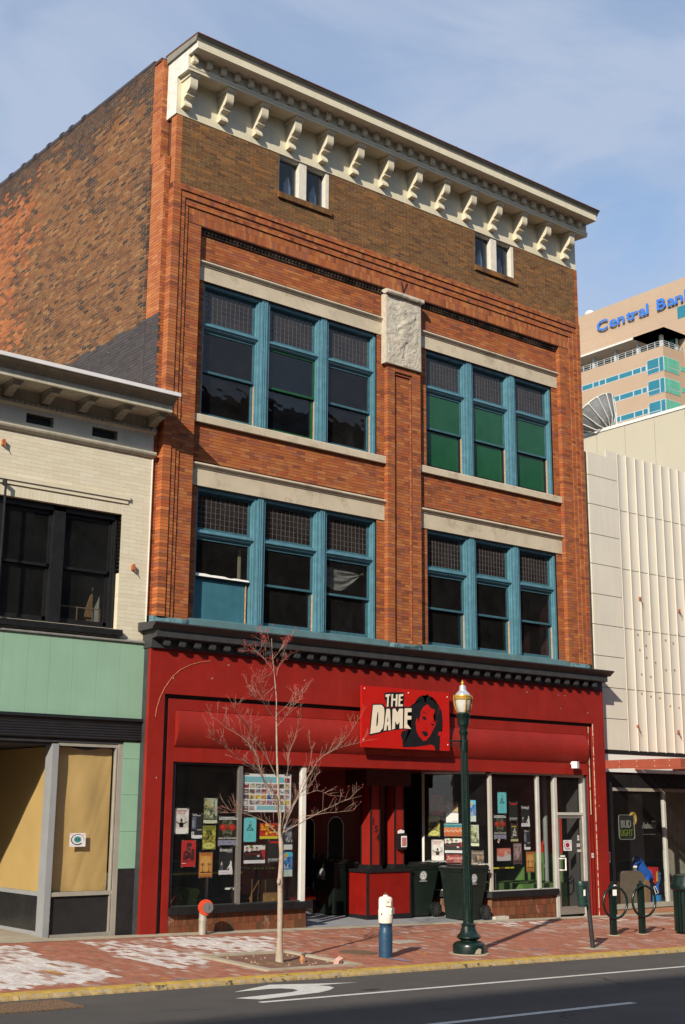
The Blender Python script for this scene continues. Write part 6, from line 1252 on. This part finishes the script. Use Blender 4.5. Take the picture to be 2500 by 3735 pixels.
q = MB(); q.tube([(15.28,1.0,.40),(15.15,1.0,.55),(14.9,1.0,.56),(14.72,1.0,.58),(14.60,1.0,.72),(14.53,1.0,.86),(14.44,1.0,.92),(14.36,1.0,.84),(14.31,1.0,.77)],[.05,.13,.15,.15,.12,.10,.095,.07,.05],12)
for dx, dz in ((14.70,0),(15.12,0)):
    for s in (-1,1): q.tube([(dx,1+s*.08,.50),(dx-.10,1+s*.1,.30),(dx-.02,1+s*.1,.14)],[.07,.05,.035],8)
q.build('body', m_hb, o, smooth=True)
q = MB(); q.obox((14.31,.96,.765),(.05,.03,0),(-.02,.04,0),(0,0,.022)); q.build('muzzle', m_white, o); q = MB(); q.obox((14.92,.98,.66),(.12,0,.02),(0,.14,0),(0,0,.06)); q.prism([(14.82,.62),(14.98,.62),(14.95,.35),(14.88,.35)],'y',.845,.86); q.build('saddle', mat('red saddle', (.45,.02,.02), .5), o); q = MB(); q.obox((14.98,.9,.52),(.03,0,0),(0,.07,0),(0,0,.12)); q.build('saddle_cloth', mat('yellow cloth', (.5,.30,.03), .6), o)
q = MB(); q.tube([(14.85,.80,.12),(14.78,.80,.28),(14.83,.80,.30),(14.95,.80,.14)],.012,6,closed=True); q.tube([(14.42,.80,.12),(14.38,.80,.26),(14.45,.80,.28),(14.55,.80,.14)],.012,6,closed=True); q.build('stirrup', m_white, o)
# neon signs
def neon(name, lab, parts, frame=None):
    o = thing(name, lab, 'neon sign', (13.3, .37, 1.7))
    if frame:
        x0, x1, z0, z1 = frame; r = .06; P = []
        for cx, cz, a0 in ((x1-r,z1-r,0),(x0+r,z1-r,90),(x0+r,z0+r,180),(x1-r,z0+r,270)):
            for k in range(5): t = math.radians(a0+k*22.5); P.append((cx+r*math.cos(t), .37, cz+r*math.sin(t)))
        q = MB(); q.tube(P, .010, 6, closed=True); q.build('tube_frame', mat('unlit neon frame', (.20,.22,.18), .3), o); MB().box(x0+.02,x1-.02,.385,.39,z0+.02,z1-.02).build('backing', m_darker, o)
    for t, x, z, h, w_, c, sh in parts:
        q = MB(); q.text(t, (x,.365,z), (1,0,0), (0,0,1), h, 0, width=w_, thick=.008, bold=.02, shear=sh); q.build('letters', mat('unlit neon '+t, c, .3), o)
neon('neon_sign', 'unlit neon Bud Light sign hanging behind the right hand shop glass', [('BUD',13.10,1.70,.175,.37,(.22,.22,.20),0),('LIGHT',13.07,1.51,.15,.45,(.10,.14,.02),0)], (13.03,13.60,1.43,1.99))
neon('neon_sign', 'unlit white script neon beer sign beside the Bud Light sign', [('AmberHell',13.88,1.68,.15,.52,(.18,.18,.17),.25),('~~~',13.88,1.52,.06,.5,(.15,.15,.14),0)])
q = MB(); q.tube([(13.62+.10*math.cos(t), .42, 1.90+.13*math.sin(t)) for t in [2*math.pi*k/24 for k in range(24)]], .035, 8, closed=True); tag(q.build('yellow_sign', mat('ochre sign', (.40,.25,.03), .5), smooth=True), 'round ochre beer badge behind the Bud Light neon sign', 'badge')
q = MB(); q.box(14.30,14.42,.39,.40,1.83,1.86); tag(q.build('small_card', m_paper), 'tiny white card stuck inside the right hand shop glass', 'card')
# ---------------------------------------------------------------- posters and stickers
PM = {}
def pmat(c):
    c = tuple(round(x, 3) for x in c)
    if c not in PM:
        m, nt, b = nmat('print %.3f %.3f %.3f' % c); b.inputs['Base Color'].default_value = (*c, 1); b.inputs['Roughness'].default_value = .55; b.inputs['Specular IOR Level'].default_value = .3; PM[c] = m
    return PM[c]
K_, Wt, Rd_ = (.012,.012,.013), (.68,.67,.66), (.50,.02,.02)
class Print:
    def __init__(s, fx): s.fx = fx; s.q = MB(); s.mats = []; s.r = random.Random(3)
    def mi(s, c):
        m = pmat(c)
        if m not in s.mats: s.mats.append(m)
        return s.mats.index(m)
    def rect(s, a, b, c, d, col, l=1): s.q.add([s.fx(a,b,l), s.fx(c,b,l), s.fx(c,d,l), s.fx(a,d,l)], [(0,1,2,3)], s.mi(col)); return s
    def poly(s, P, col, l=1):
        bm = bmesh.new(); bm.faces.new([bm.verts.new((u, v, 0)) for u, v in P]); bmesh.ops.triangulate(bm, faces=bm.faces[:]); bm.verts.index_update()
        s.q.add([s.fx(v.co.x, v.co.y, l) for v in bm.verts], [[v.index for v in f.verts] for f in bm.faces], s.mi(col)); bm.free(); return s
    def ell(s, cx, cy, rx, ry, col, l=1, n=18): return s.poly([(cx+rx*math.cos(2*math.pi*k/n), cy+ry*math.sin(2*math.pi*k/n)) for k in range(n)], col, l)
    def text(s, t, u, v, h, w, col, l=2, bold=.02):
        vs, fs, tw = textgeo(t, bold); s.q.add([s.fx(u+x/tw*w, v+y/.72*h, l) for x, y in vs], fs, s.mi(col)); return s
    def blot(s, a, b, c, d, cols, n, sz, l=1):
        for _ in range(n):
            u, v = s.r.uniform(a, c), s.r.uniform(b, d); w, h = sz*s.r.uniform(.4, 1.2), sz*s.r.uniform(.3, .9)
            s.poly([(max(a,u-w), v), (u, max(b,v-h)), (min(c,u+w), v+h*.2), (u+w*.1, min(d,v+h))], s.r.choice(cols), l+.2*s.r.random())
        return s
def draw(p, k):
    R_ = p.rect
    if k == 'house':
        R_(0,0,1,1,(.56,.52,.51)); p.blot(0,.25,1,1,[(.66,.63,.62),(.50,.45,.44)],16,.22,1.1); R_(0,0,1,.25,(.72,.70,.69),2); R_(.1,.225,.8,.235,(.5,.1,.1),3); p.text('GRIFFIN',.12,.86,.075,.74,(.40,.10,.09)); p.text('HOUSE',.24,.77,.075,.50,(.40,.10,.09))
        p.poly([(.36,.26),(.62,.26),(.60,.40),(.66,.42),(.92,.50),(.94,.47),(.66,.37),(.62,.36),(.60,.44),(.38,.44),(.34,.36),(.06,.47),(.08,.50),(.34,.42),(.38,.40)], (.05,.03,.025), 2); p.poly([(.36,.26),(.62,.26),(.62,.45),(.36,.45)], (.05,.03,.025), 2); p.ell(.49,.53,.085,.07,(.05,.03,.025),2)
    elif k == 'night':
        R_(0,0,1,1,(.016,.017,.022)); R_(.05,.38,.42,.86,(.10,.11,.15),2); R_(.08,.45,.25,.72,(.22,.24,.30),3); p.text('AFTER',.1,.94,.04,.38,Wt); p.text('THE NIGHT',.1,.895,.035,.75,Wt); R_(.52,.33,.98,.36,(.4,.4,.42),2); R_(.03,.0,1,.13,(.66,.66,.68),2); R_(.03,.13,.26,.27,(.62,.62,.64),2); R_(.10,.15,.2,.24,(.1,.1,.12),3)
    elif k == 'street':
        R_(0,0,1,1,(.14,.17,.10)); p.blot(0,.15,1,.95,[(.30,.33,.18),(.05,.06,.04),(.40,.44,.30),(.10,.13,.08),(.22,.20,.10)],40,.17,1.1); R_(.08,.72,.55,.90,(.34,.33,.17),2); R_(.06,.62,.5,.66,(.36,.26,.08),2)
        for u in (.78,.88): p.poly([(u,.98),(u+.05,.98),(u+.10,.3),(u+.06,.3)], (.62,.64,.58), 2)
        R_(0,.955,1,.985,(.55,.56,.50),2); R_(.05,.14,.95,.17,(.05,.05,.05),2); R_(0,0,1,.12,(.62,.64,.46),2); R_(.2,.05,.8,.07,(.3,.32,.2),3)
    elif k == 'olive':
        R_(0,0,1,1,(.22,.23,.035)); p.blot(0,.25,1,.82,[(.08,.10,.02),(.34,.33,.05),(.05,.06,.015),(.42,.40,.08),(.26,.12,.02)],50,.13,1.1); p.text('GRUNGE',.1,.88,.08,.8,(.10,.09,.02)); p.text('FEST',.3,.79,.07,.4,(.10,.09,.02)); p.ell(.5,.15,.45,.125,(.50,.50,.14),2); p.blot(.25,.1,.75,.2,[(.22,.22,.05)],6,.08,3)
    elif k == 'glasses':
        R_(0,0,1,1,(.012,.013,.012)); R_(.06,.89,.98,.985,(.58,.57,.58),2); p.text('TERRY ROBERTS',.10,.915,.045,.84,(.05,.05,.05),3); p.poly([(.25,.86),(.75,.86),(.80,.60),(.74,.38),(.60,.30),(.40,.30),(.26,.38),(.20,.60)],(.10,.10,.055),2); p.blot(.25,.36,.75,.86,[(.03,.04,.025),(.16,.15,.08),(.05,.08,.05)],16,.12,2.2)
        for c in (.28,.74): p.ell(c,.63,.19,.115,(.36,.018,.010),4); p.ell(c-.03,.65,.08,.05,(.50,.05,.02),5)
        R_(.4,.65,.6,.67,(.2,.1,.05),5); p.poly([(.35,.34),(.65,.34),(.70,.40),(.30,.40)],(.012,.012,.01),4); p.text('LIVE & IN YOUR FACE!',.05,.225,.06,.92,(.66,.65,.60),4); R_(.02,.02,.98,.185,(.24,.235,.33),3); p.blot(.05,.06,.95,.16,[(.32,.32,.42),(.18,.18,.26)],10,.10,4)
    elif k == 'red':
        R_(0,0,1,1,(.44,.022,.022)); p.poly([(.35,.3),(.68,.3),(.66,.6),(.72,.88),(.40,.92),(.36,.75),(.30,.60)],(.05,.012,.012),2); p.poly([(.12,.25),(.4,.25),(.35,.62),(.15,.55)],(.08,.015,.015),2); p.poly([(.66,.25),(.92,.25),(.90,.66),(.72,.68)],(.06,.015,.015),2); p.blot(.3,.4,.7,.85,[(.22,.06,.06),(.34,.02,.02)],12,.09,3); p.text('THEATRE',.08,.17,.09,.82,(.10,.012,.012),3); R_(.05,.12,.35,.14,(.7,.6,.6),3); R_(0,.09,1,.1,(.2,.01,.01),2)
    elif k == 'palm':
        R_(0,0,1,1,(.30,.09,.025)); R_(.06,.06,.94,.94,(.50,.235,.055),2); p.ell(.5,.55,.40,.30,(.56,.29,.08),3); R_(.08,.865,.92,.935,(.46,.16,.03),4); p.text('ZACK DANIELS',.14,.88,.04,.72,(.20,.03,.015),5); p.poly([(.06,.18),(.94,.18),(.80,.235),(.5,.215),(.2,.235)],(.07,.02,.015),4); R_(.06,.055,.94,.14,(.50,.20,.04),4); R_(.15,.085,.85,.11,(.22,.05,.02),5)
        for cx, tx in ((.30,.27),(.70,.76)):
            p.poly([(cx-.02,.2),(cx+.02,.2),(tx+.02,.52),(tx-.01,.52)],(.05,.02,.015),5)
            for a in range(7): t = a*.9; p.poly([(tx,.51),(tx+.16*math.cos(t)*.6,.51+.07*math.sin(t)+.02),(tx+.17*math.cos(t),.49+.09*math.sin(t))],(.05,.02,.015),5+.1*a)
    elif k == 'wedding':
        R_(0,0,1,1,(.014,.015,.017)); p.text('THE',.05,.955,.035,.15,Wt); p.text('ROSEBUDS',.06,.87,.085,.88,Wt); R_(.55,.83,.92,.85,(.4,.4,.4),2); p.poly([(.76,.05),(1,.05),(.95,.30),(.92,.46),(.88,.52),(.82,.50),(.80,.40),(.74,.34),(.60,.22),(.58,.19),(.76,.26)],(.66,.66,.64),2); p.poly([(.12,.2),(.16,.42),(.22,.49),(.26,.40),(.22,.18)],(.55,.53,.50),2); R_(.1,.15,.32,.36,(.07,.07,.08),2.5); p.poly([(.5,.2),(.62,.22),(.75,.25),(.72,.16)],(.20,.05,.01),1.8); R_(0,0,1,.16,(.60,.58,.62),3); R_(.2,.07,.7,.09,(.4,.4,.42),4)
    elif k == 'collage':
        R_(0,0,1,1,(.70,.69,.70)); R_(.035,.775,.85,.925,(.08,.46,.62),2); R_(.30,.055,.84,.165,(.12,.47,.62),2)
        for v, u0, u1, n, h in ((.785,.05,.83,16,.12),(.065,.32,.82,12,.09)):
            for i in range(n): u = u0+(u1-u0)*i/n; w = (u1-u0)/n*.62; p.poly([(u,v),(u+w*.35,v),(u+w*.6,v+h),(u+w*.2,v+h)],(.42,.38,.27),3); p.poly([(u+w*.5,v),(u+w*.8,v),(u+w,v+h*.9),(u+w*.7,v+h)],(.42,.38,.27),3) if i % 3 else None
        cs = [(.26,.03,.04),(.35,.33,.37),(.04,.13,.45),(.50,.36,.15),(.36,.20,.14),(.40,.45,.52),(.30,.10,.10),(.15,.12,.11),(.55,.38,.04),(.30,.14,.16),(.22,.20,.19),(.46,.42,.40),(.16,.09,.08),(.50,.28,.10),(.05,.04,.04),(.30,.26,.26)]
        for j in range(5):
            for i in range(8):
                u0, v0 = .035+i*.1185, .045+(4-j)*.145
                if j == 4 and 2 <= i <= 6: continue
                if j == 0 and i == 7: R_(.865,.775,.97,.90,(.22,.03,.04),2)
                c = cs[(i*5+j*7) % 16]; R_(u0,v0,u0+.106,v0+.118,c,2); d = cs[(i*3+j*11+5) % 16]; p.blot(u0,v0,u0+.106,v0+.118,[d,tuple(min(.7,x*1.8+.05) for x in c),tuple(x*.4 for x in c)],6,.04,3)
    elif k == 'cyan':
        c = (.13,.50,.55); d = (.02,.06,.08); R_(0,0,1,1,c); p.poly([(.38,.60),(.42,.82),(.48,.86),(.56,.86),(.62,.80),(.62,.66),(.56,.60)],(.06,.16,.19),2); p.ell(.5,.77,.09,.06,(.20,.42,.45),3); p.poly([(.22,.46),(.36,.60),(.44,.62),(.5,.50),(.58,.60),(.70,.58),(.80,.46)],d,2); p.poly([(.30,.48),(.44,.57),(.48,.49)],c,3); p.poly([(.54,.49),(.60,.57),(.70,.48)],c,3)
        for v, a, b in ((.34,.38,.62),(.24,.35,.68),(.22,.40,.60),(.12,.22,.48),(.11,.55,.70)): R_(a,v,b,v+.012,(.05,.22,.26),2)
    elif k == 'flame':
        R_(0,0,1,1,(.45,.025,.015)); p.blot(.3,.2,1,1,[(.62,.40,.02),(.10,.02,.01),(.55,.15,.01),(.62,.45,.03)],26,.17,1.2); R_(0,0,1,.17,(.50,.46,.03),3)
        for v in (.86,.76,.66,.56): R_(.06,v,.06+.22*((v*7) % 1+.4),v+.05,(.62,.50,.03),3)
        p.text('CHICO',.06,.40,.1,.26,(.16,.02,.01),3)
    elif k == 'band':
        R_(0,0,1,1,(.60,.59,.57)); R_(.72,.2,1,.75,(.36,.02,.03),2); R_(.25,.85,.42,1,(.20,.22,.05),2); p.poly([(0,.18),(.95,.18),(.85,.5),(.8,.68),(.66,.70),(.55,.62),(.48,.70),(.33,.70),(.26,.62),(.2,.68),(.06,.68),(0,.6)],(.014,.013,.014),3)
        for cx in (.14,.38,.60): p.ell(cx,.78,.055,.10,(.42,.27,.22),4); p.poly([(cx-.06,.78),(cx-.06,.87),(cx,.91),(cx+.06,.87),(cx+.06,.78),(cx+.04,.85),(cx-.04,.85)],(.03,.02,.02),5)
        p.ell(.68,.40,.07,.06,(.5,.42,.4),4); p.text('BLOODMOBILE',.08,.46,.09,.78,(.22,.01,.015),5); R_(0,0,1,.17,(.62,.61,.65),5); R_(.2,.08,.8,.1,(.4,.4,.42),6)
    elif k == 'emergency':
        R_(0,0,1,1,(.017,.017,.018)); p.blot(.12,.84,.92,.95,[(.46,.015,.012),(.36,.01,.01)],22,.10,2); p.text('VERY EMERGENCY',.02,.115,.05,.96,(.6,.6,.6),2,.03)
        for v, w in ((.075,.9),(.045,.8)): R_(.03,v,w,v+.015,(.34,.34,.34),2)
    elif k == 'smoke':
        R_(0,0,1,1,(.020,.024,.035)); p.blot(.1,.3,1,.75,[(.16,.17,.19),(.30,.30,.31),(.05,.06,.08)],26,.16,1.2); R_(0,.82,1,.95,(.03,.06,.14),2); p.text('SMOKE',.1,.86,.05,.6,(.3,.35,.45),3); R_(0,0,1,.21,(.54,.54,.56),3)
    elif k == 'blue':
        R_(0,0,1,1,(.035,.13,.33)); R_(0,.80,1,1,(.05,.38,.58),2); p.ell(.3,.86,.20,.09,(.50,.30,.03),3); p.blot(0,.3,1,.8,[(.02,.03,.07),(.04,.20,.50),(.02,.08,.22),(.30,.34,.42)],30,.17,2.2); R_(.1,.34,.6,.36,(.6,.6,.62),3); R_(0,0,1,.28,(.36,.44,.42),3); p.blot(0,.02,1,.26,[(.42,.50,.47),(.30,.38,.37)],8,.2,4)
    elif k == 'bottle':
        R_(0,0,1,1,(.05,.035,.025)); p.blot(0,.52,1,1,[(.30,.14,.04),(.10,.06,.04),(.36,.20,.08),(.02,.02,.02)],24,.2,1.2); p.poly([(.45,.55),(1,.95),(.95,.55)],(.50,.34,.17),2.5); p.text('THREE WEEKENDS',.15,.475,.05,.8,(.5,.5,.5),2); R_(0,0,1,.46,(.70,.70,.70),3)
        for v in (.36,.22): R_(.18,v,.72,v+.015,(.58,.58,.58),4)
        R_(.48,.05,.95,.08,(.5,.25,.26),4)
    elif k == 'festival':
        R_(0,0,1,1,(.45,.12,.03)); R_(0,.62,1,1,(.02,.17,.21),2); p.text('MOUNTAIN NATURAL FESTIVAL',.03,.91,.05,.94,(.5,.6,.62),3); p.blot(0,.45,1,.70,[(.52,.16,.035),(.40,.09,.02),(.55,.22,.06)],40,.09,3)
        for i in range(13): p.ell(.04+i*.077,.40+.05*((i*5) % 3)-.03,.026,.05,(.62,.58,.48),4,8); R_(.02+i*.077,.04,.055+i*.077,.30,(.28,.06,.02),3.5)
    elif k == 'gothic':
        R_(0,0,1,1,(.20,.02,.02)); p.blot(0,.05,1,.95,[(.34,.05,.05),(.12,.01,.01),(.42,.22,.20)],26,.12,1.2); p.text('Jägermeister',.06,.42,.38,.90,(.55,.45,.42),3,.05); p.text('Jägermeister',.06,.42,.38,.90,(.46,.015,.015),4,.01); p.text('CONCERTS',.42,.14,.14,.40,(.5,.4,.38),3)
    elif k == 'brown':
        R_(0,0,1,1,(.09,.065,.05)); p.text('VANDAVEER',.04,.85,.07,.92,(.42,.30,.24),2); p.blot(0,.1,1,.8,[(.22,.13,.085),(.04,.03,.028),(.30,.20,.14),(.12,.08,.06)],34,.2,1.2); p.poly([(.05,.40),(.9,.30),(.95,.10),(.2,.16)],(.34,.22,.15),3); p.ell(.36,.62,.12,.10,(.035,.026,.024),3)
    elif k == 'yellowcap':
        R_(0,0,1,1,(.025,.023,.020)); R_(.12,.80,.80,.88,(.36,.24,.03),2); p.poly([(.25,.30),(.80,.30),(.75,.55),(.62,.60),(.66,.74),(.50,.76),(.46,.62),(.34,.55)],(.42,.40,.36),2); p.blot(.3,.32,.75,.6,[(.10,.10,.09),(.5,.48,.44)],8,.1,3); R_(.06,.20,.35,.215,(.4,.4,.4),2); R_(.06,.25,.3,.27,(.4,.4,.4),2); R_(0,0,1,.13,(.42,.38,.20),3)
    elif k == 'pink':
        R_(0,0,1,1,(.44,.42,.43)); p.poly([(0,1),(1,1),(1,.45),(.82,.55),(.70,.35),(.55,.48),(.42,.28),(.30,.36),(.16,.30),(0,.46)],(.50,.14,.10),2); p.blot(0,.45,1,.98,[(.56,.20,.15),(.46,.12,.09)],14,.2,3); p.ell(.66,.58,.14,.22,(.54,.32,.28),4); p.text('BAD VEINS',.08,.86,.07,.84,(.58,.30,.26),5)
    elif k == 'cabin':
        R_(0,0,1,1,(.16,.095,.10)); R_(.04,.02,.96,.98,(.20,.125,.13),2); p.text('CABIN',.06,.86,.085,.88,(.40,.30,.30),4); p.blot(.1,.2,.9,.82,[(.30,.20,.20),(.12,.06,.07),(.38,.29,.29)],26,.15,3); p.poly([(.35,.3),(.62,.3),(.60,.62),(.52,.78),(.42,.70)],(.36,.27,.27),3.5); p.poly([(.76,.25),(.86,.25),(.84,.50),(.78,.52)],(.05,.025,.03),4); R_(.04,.02,.96,.20,(.07,.035,.04),4)
    elif k == 'sticker':
        p.poly([(.1,.35),(.5,1),(.95,.75),(.55,0)],(.62,.60,.60)); p.ell(.52,.52,.20,.22,(.46,.02,.03),2)
    elif k in ('targetred', 'targetgreen'):
        c1, c2 = ((.42,.03,.07),(.22,.01,.03)) if k == 'targetred' else ((.10,.30,.29),(.01,.12,.10)); R_(0,0,1,1,(.68,.65,.67)); n = 30
        for i in range(n):
            t, t2 = math.radians(-70+i*11), math.radians(-70+(i+1)*11); w = .085*(i/n*-.8+1); ro = .41; p.poly([(.5+ro*math.cos(-t-2),.52+ro*math.sin(-t-2)),(.5+(ro-w)*math.cos(-t-2),.52+(ro-w)*math.sin(-t-2)),(.5+(ro-w)*math.cos(-t2-2),.52+(ro-w)*math.sin(-t2-2)),(.5+ro*math.cos(-t2-2),.52+ro*math.sin(-t2-2))],K_,3)
        p.ell(.5,.53,.24,.24,c1,2); p.ell(.5,.53,.15,.15,c2,3); R_(.49,.43,.51,.63,(.3,.5,.48) if k != 'targetred' else (.5,.2,.25),4)
        for a, b in ((.04,.86),(.80,.84),(.04,.06)): p.blot(a,b,a+.16,b+.1,[(.55,.25,.30)],5,.05,2)
    elif k == 'slip':
        R_(0,0,1,1,(.64,.62,.60)); p.blot(.1,.2,.9,.85,[(.30,.28,.27),(.45,.42,.41)],7,.25,2)
    elif k == 'orange':
        R_(0,0,1,1,(.62,.60,.58)); R_(.1,.2,.9,.85,(.03,.03,.05),2); R_(.5,.2,.9,.85,(.52,.20,.08),3)
def poster(plane, key, x0, z1, x1, z0, label, cat='poster', group=None, name='poster'):
    if plane == 'L': fx = lambda u, v, l: (x0+(x1-x0)*u, .1335-.0007*l, z0+(z1-z0)*v)
    elif plane == 'F': fx = lambda u, v, l: (x0+(x1-x0)*u, .1685-.0007*l, z0+(z1-z0)*v)
    elif plane[0] == 'Y': yy = float(plane[1:]); fx = lambda u, v, l: (x0+(x1-x0)*u, yy-.0007*l, z0+(z1-z0)*v)
    else:
        def hit(y, z):   # where the splayed glass stands
            P = Vector((8.54, y, z)); d = P-CAM; Q = C0-nv*.013; k = (Q-CAM).dot(nv)/d.dot(nv); return CAM+d*k
        A, B_ = hit(x0, z1), hit(x1, z0); s0, s1 = (A-C0).dot(dv), (B_-C0).dot(dv); zt_, zb_ = A.z, B_.z
        fx = lambda u, v, l: tuple(C0+dv*(s0+(s1-s0)*u)-nv*(.0135-.0007*l)+Vector((0, 0, zb_+(zt_-zb_)*v)))
    p = Print(fx); draw(p, key); P0 = (.06, .10)
    o = p.q.build(name, p.mats, recalc=False); tag(o, label, cat, group)
    if key in ('slip','sticker','orange') or key.startswith('target'): return o
    q = MB(); n = fx(0,0,0)
    for u, v in ((.08,.99),(.92,.99),(.08,.0),(.92,.0)):
        a = [fx(u+du, v+dv_, 2) for du, dv_ in ((-.06,-.03),(.06,-.03),(.06,.03),(-.06,.03))]; q.add(a, [(0,1,2,3)])
    q.build('tape', mat('tape', (.10,.10,.10), .4) if 'tape' not in bpy.data.materials else bpy.data.materials['tape'], o, recalc=False); return o
GL, GR, GF = 'posters in the left display window', 'posters on the splayed glass behind the bins', 'posters on the right display window'
for k, a, b, c, d, lab in (('house',0.69,2.08,0.98,1.64,'white poster with dark arms-wide figure in the left window corner'),('night',1.04,1.99,1.27,1.56,'black poster with pale strip, left window, between the white and green ones'),('street',1.29,2.26,1.58,1.82,'greenish street photo poster, topmost in the left window pane'),('olive',1.28,1.78,1.56,1.37,'olive yellow poster with pale oval in the left window under the street photo'),
    ('glasses',1.60,1.94,2.01,1.43,'black poster with face in red sunglasses beside the left window mullion'),('red',0.85,1.53,1.15,1.08,'bright red poster with dark figures low in the left window'),('palm',1.22,1.32,1.51,0.89,'orange palm tree poster low in the left window'),('wedding',1.64,1.39,1.94,0.93,'black Rosebuds poster with white bride in the left window'),
    ('collage',2.10,2.71,3.22,2.02,'big white poster of many small photos behind the tree crown'),('cyan',2.16,1.92,2.44,1.49,'light blue poster with bearded man behind the tree trunk fork'),('flame',2.52,1.82,2.93,1.54,'red and yellow poster just left of the tree trunk'),('band',2.18,1.43,2.65,1.11,'band photo poster of three figures in the left window'),
    ('emergency',2.71,1.52,2.98,1.12,'black Very Emergency poster partly behind the tree trunk'),('smoke',3.07,1.78,3.27,1.34,'dark poster with pale smoke near the white corner post'),('blue',3.08,1.30,3.28,0.86,'blue poster low beside the white corner post')): poster('L', k, a, b, c, d, lab, group=GL)
for k, a, b, c, d, lab in (('red',2.02,2.40,1.62,1.96,'dark red poster in shade at top of the splayed glass'),('bottle',1.53,2.25,1.14,1.81,'poster with amber photo above a white panel on the splayed glass'),('olive',2.12,1.93,1.73,1.51,'olive yellow poster with pale oval on the splayed glass'),('festival',1.60,1.79,0.99,1.52,'wide teal and orange festival poster on the splayed glass'),
    ('house',2.01,1.43,1.61,0.99,'white poster with arms-wide figure above the wheeled bins'),('band',1.58,1.47,0.97,1.17,'band photo poster left of the lamp post'),('gothic',1.55,1.13,0.97,0.96,'red gothic lettered poster just above the bin lid'),('blue',0.76,2.29,0.59,1.84,'blue poster peeking out right of the lamp post'),
    ('street',0.76,1.77,0.51,1.33,'greenish street photo poster right of the lamp post'),('brown',0.75,1.23,0.37,0.80,'brown Vandaveer poster lowest right of the lamp post')): poster('R', k, a, b, c, d, lab, group=GR)
for k, a, b, c, d, lab in (('cyan',8.78,2.46,9.05,2.02,'light blue poster with bearded man, topmost in the right window'),('emergency',9.13,2.26,9.39,1.86,'black poster with red smear high in the right window'),('wedding',9.50,2.18,9.77,1.74,'black Rosebuds poster with white bride in the right window'),('glasses',8.64,1.98,9.03,1.48,'black poster with face in red sunglasses in the right window'),
    ('yellowcap',9.16,1.80,9.39,1.43,'dark poster with yellow title and foot in the right window'),('night',9.57,1.67,9.77,1.25,'black poster with white foot over the red wall in the right window'),('pink',8.73,1.29,9.15,1.03,'wide salmon and white poster in the right window'),('cabin',9.23,1.39,9.49,0.96,'dusky purple Cabin poster in the right window'),
    ('palm',9.62,1.21,9.88,0.78,'orange palm tree poster low in the right window')): poster('F', k, a, b, c, d, lab, group=GF)
poster('F','sticker',8.74,1.50,8.84,1.39,'small tilted red and white sticker on the right window','sticker',name='sticker')
poster('Y.163','targetred',10.83,1.44,11.11,1.21,'square white sticker with black ring and red centre on the glass door','sticker',name='sticker')
for a, b, c, d, lab in ((11.31,1.54,11.37,1.43,'upper of three small white slips on the glass door'),(11.28,1.36,11.39,1.29,'middle of three small white slips on the glass door'),(11.29,1.23,11.41,1.18,'lowest of three small white slips on the glass door')): poster('Y.163','slip',a,b,c,d,lab,'notice','slips on the glass door','notice')
poster('Y.044','slip',11.63,1.15,11.71,1.05,'torn white label on the red inner frame right of the glass door','notice',name='notice')
poster('Y.252','orange',12.40,1.16,12.54,.92,'small framed flyer with orange picture on the black pier','flyer',name='flyer')
poster('Y.298','targetgreen',-1.233,1.662,-.935,1.442,'square white sticker with black ring and green centre over brown paper','sticker',name='sticker')
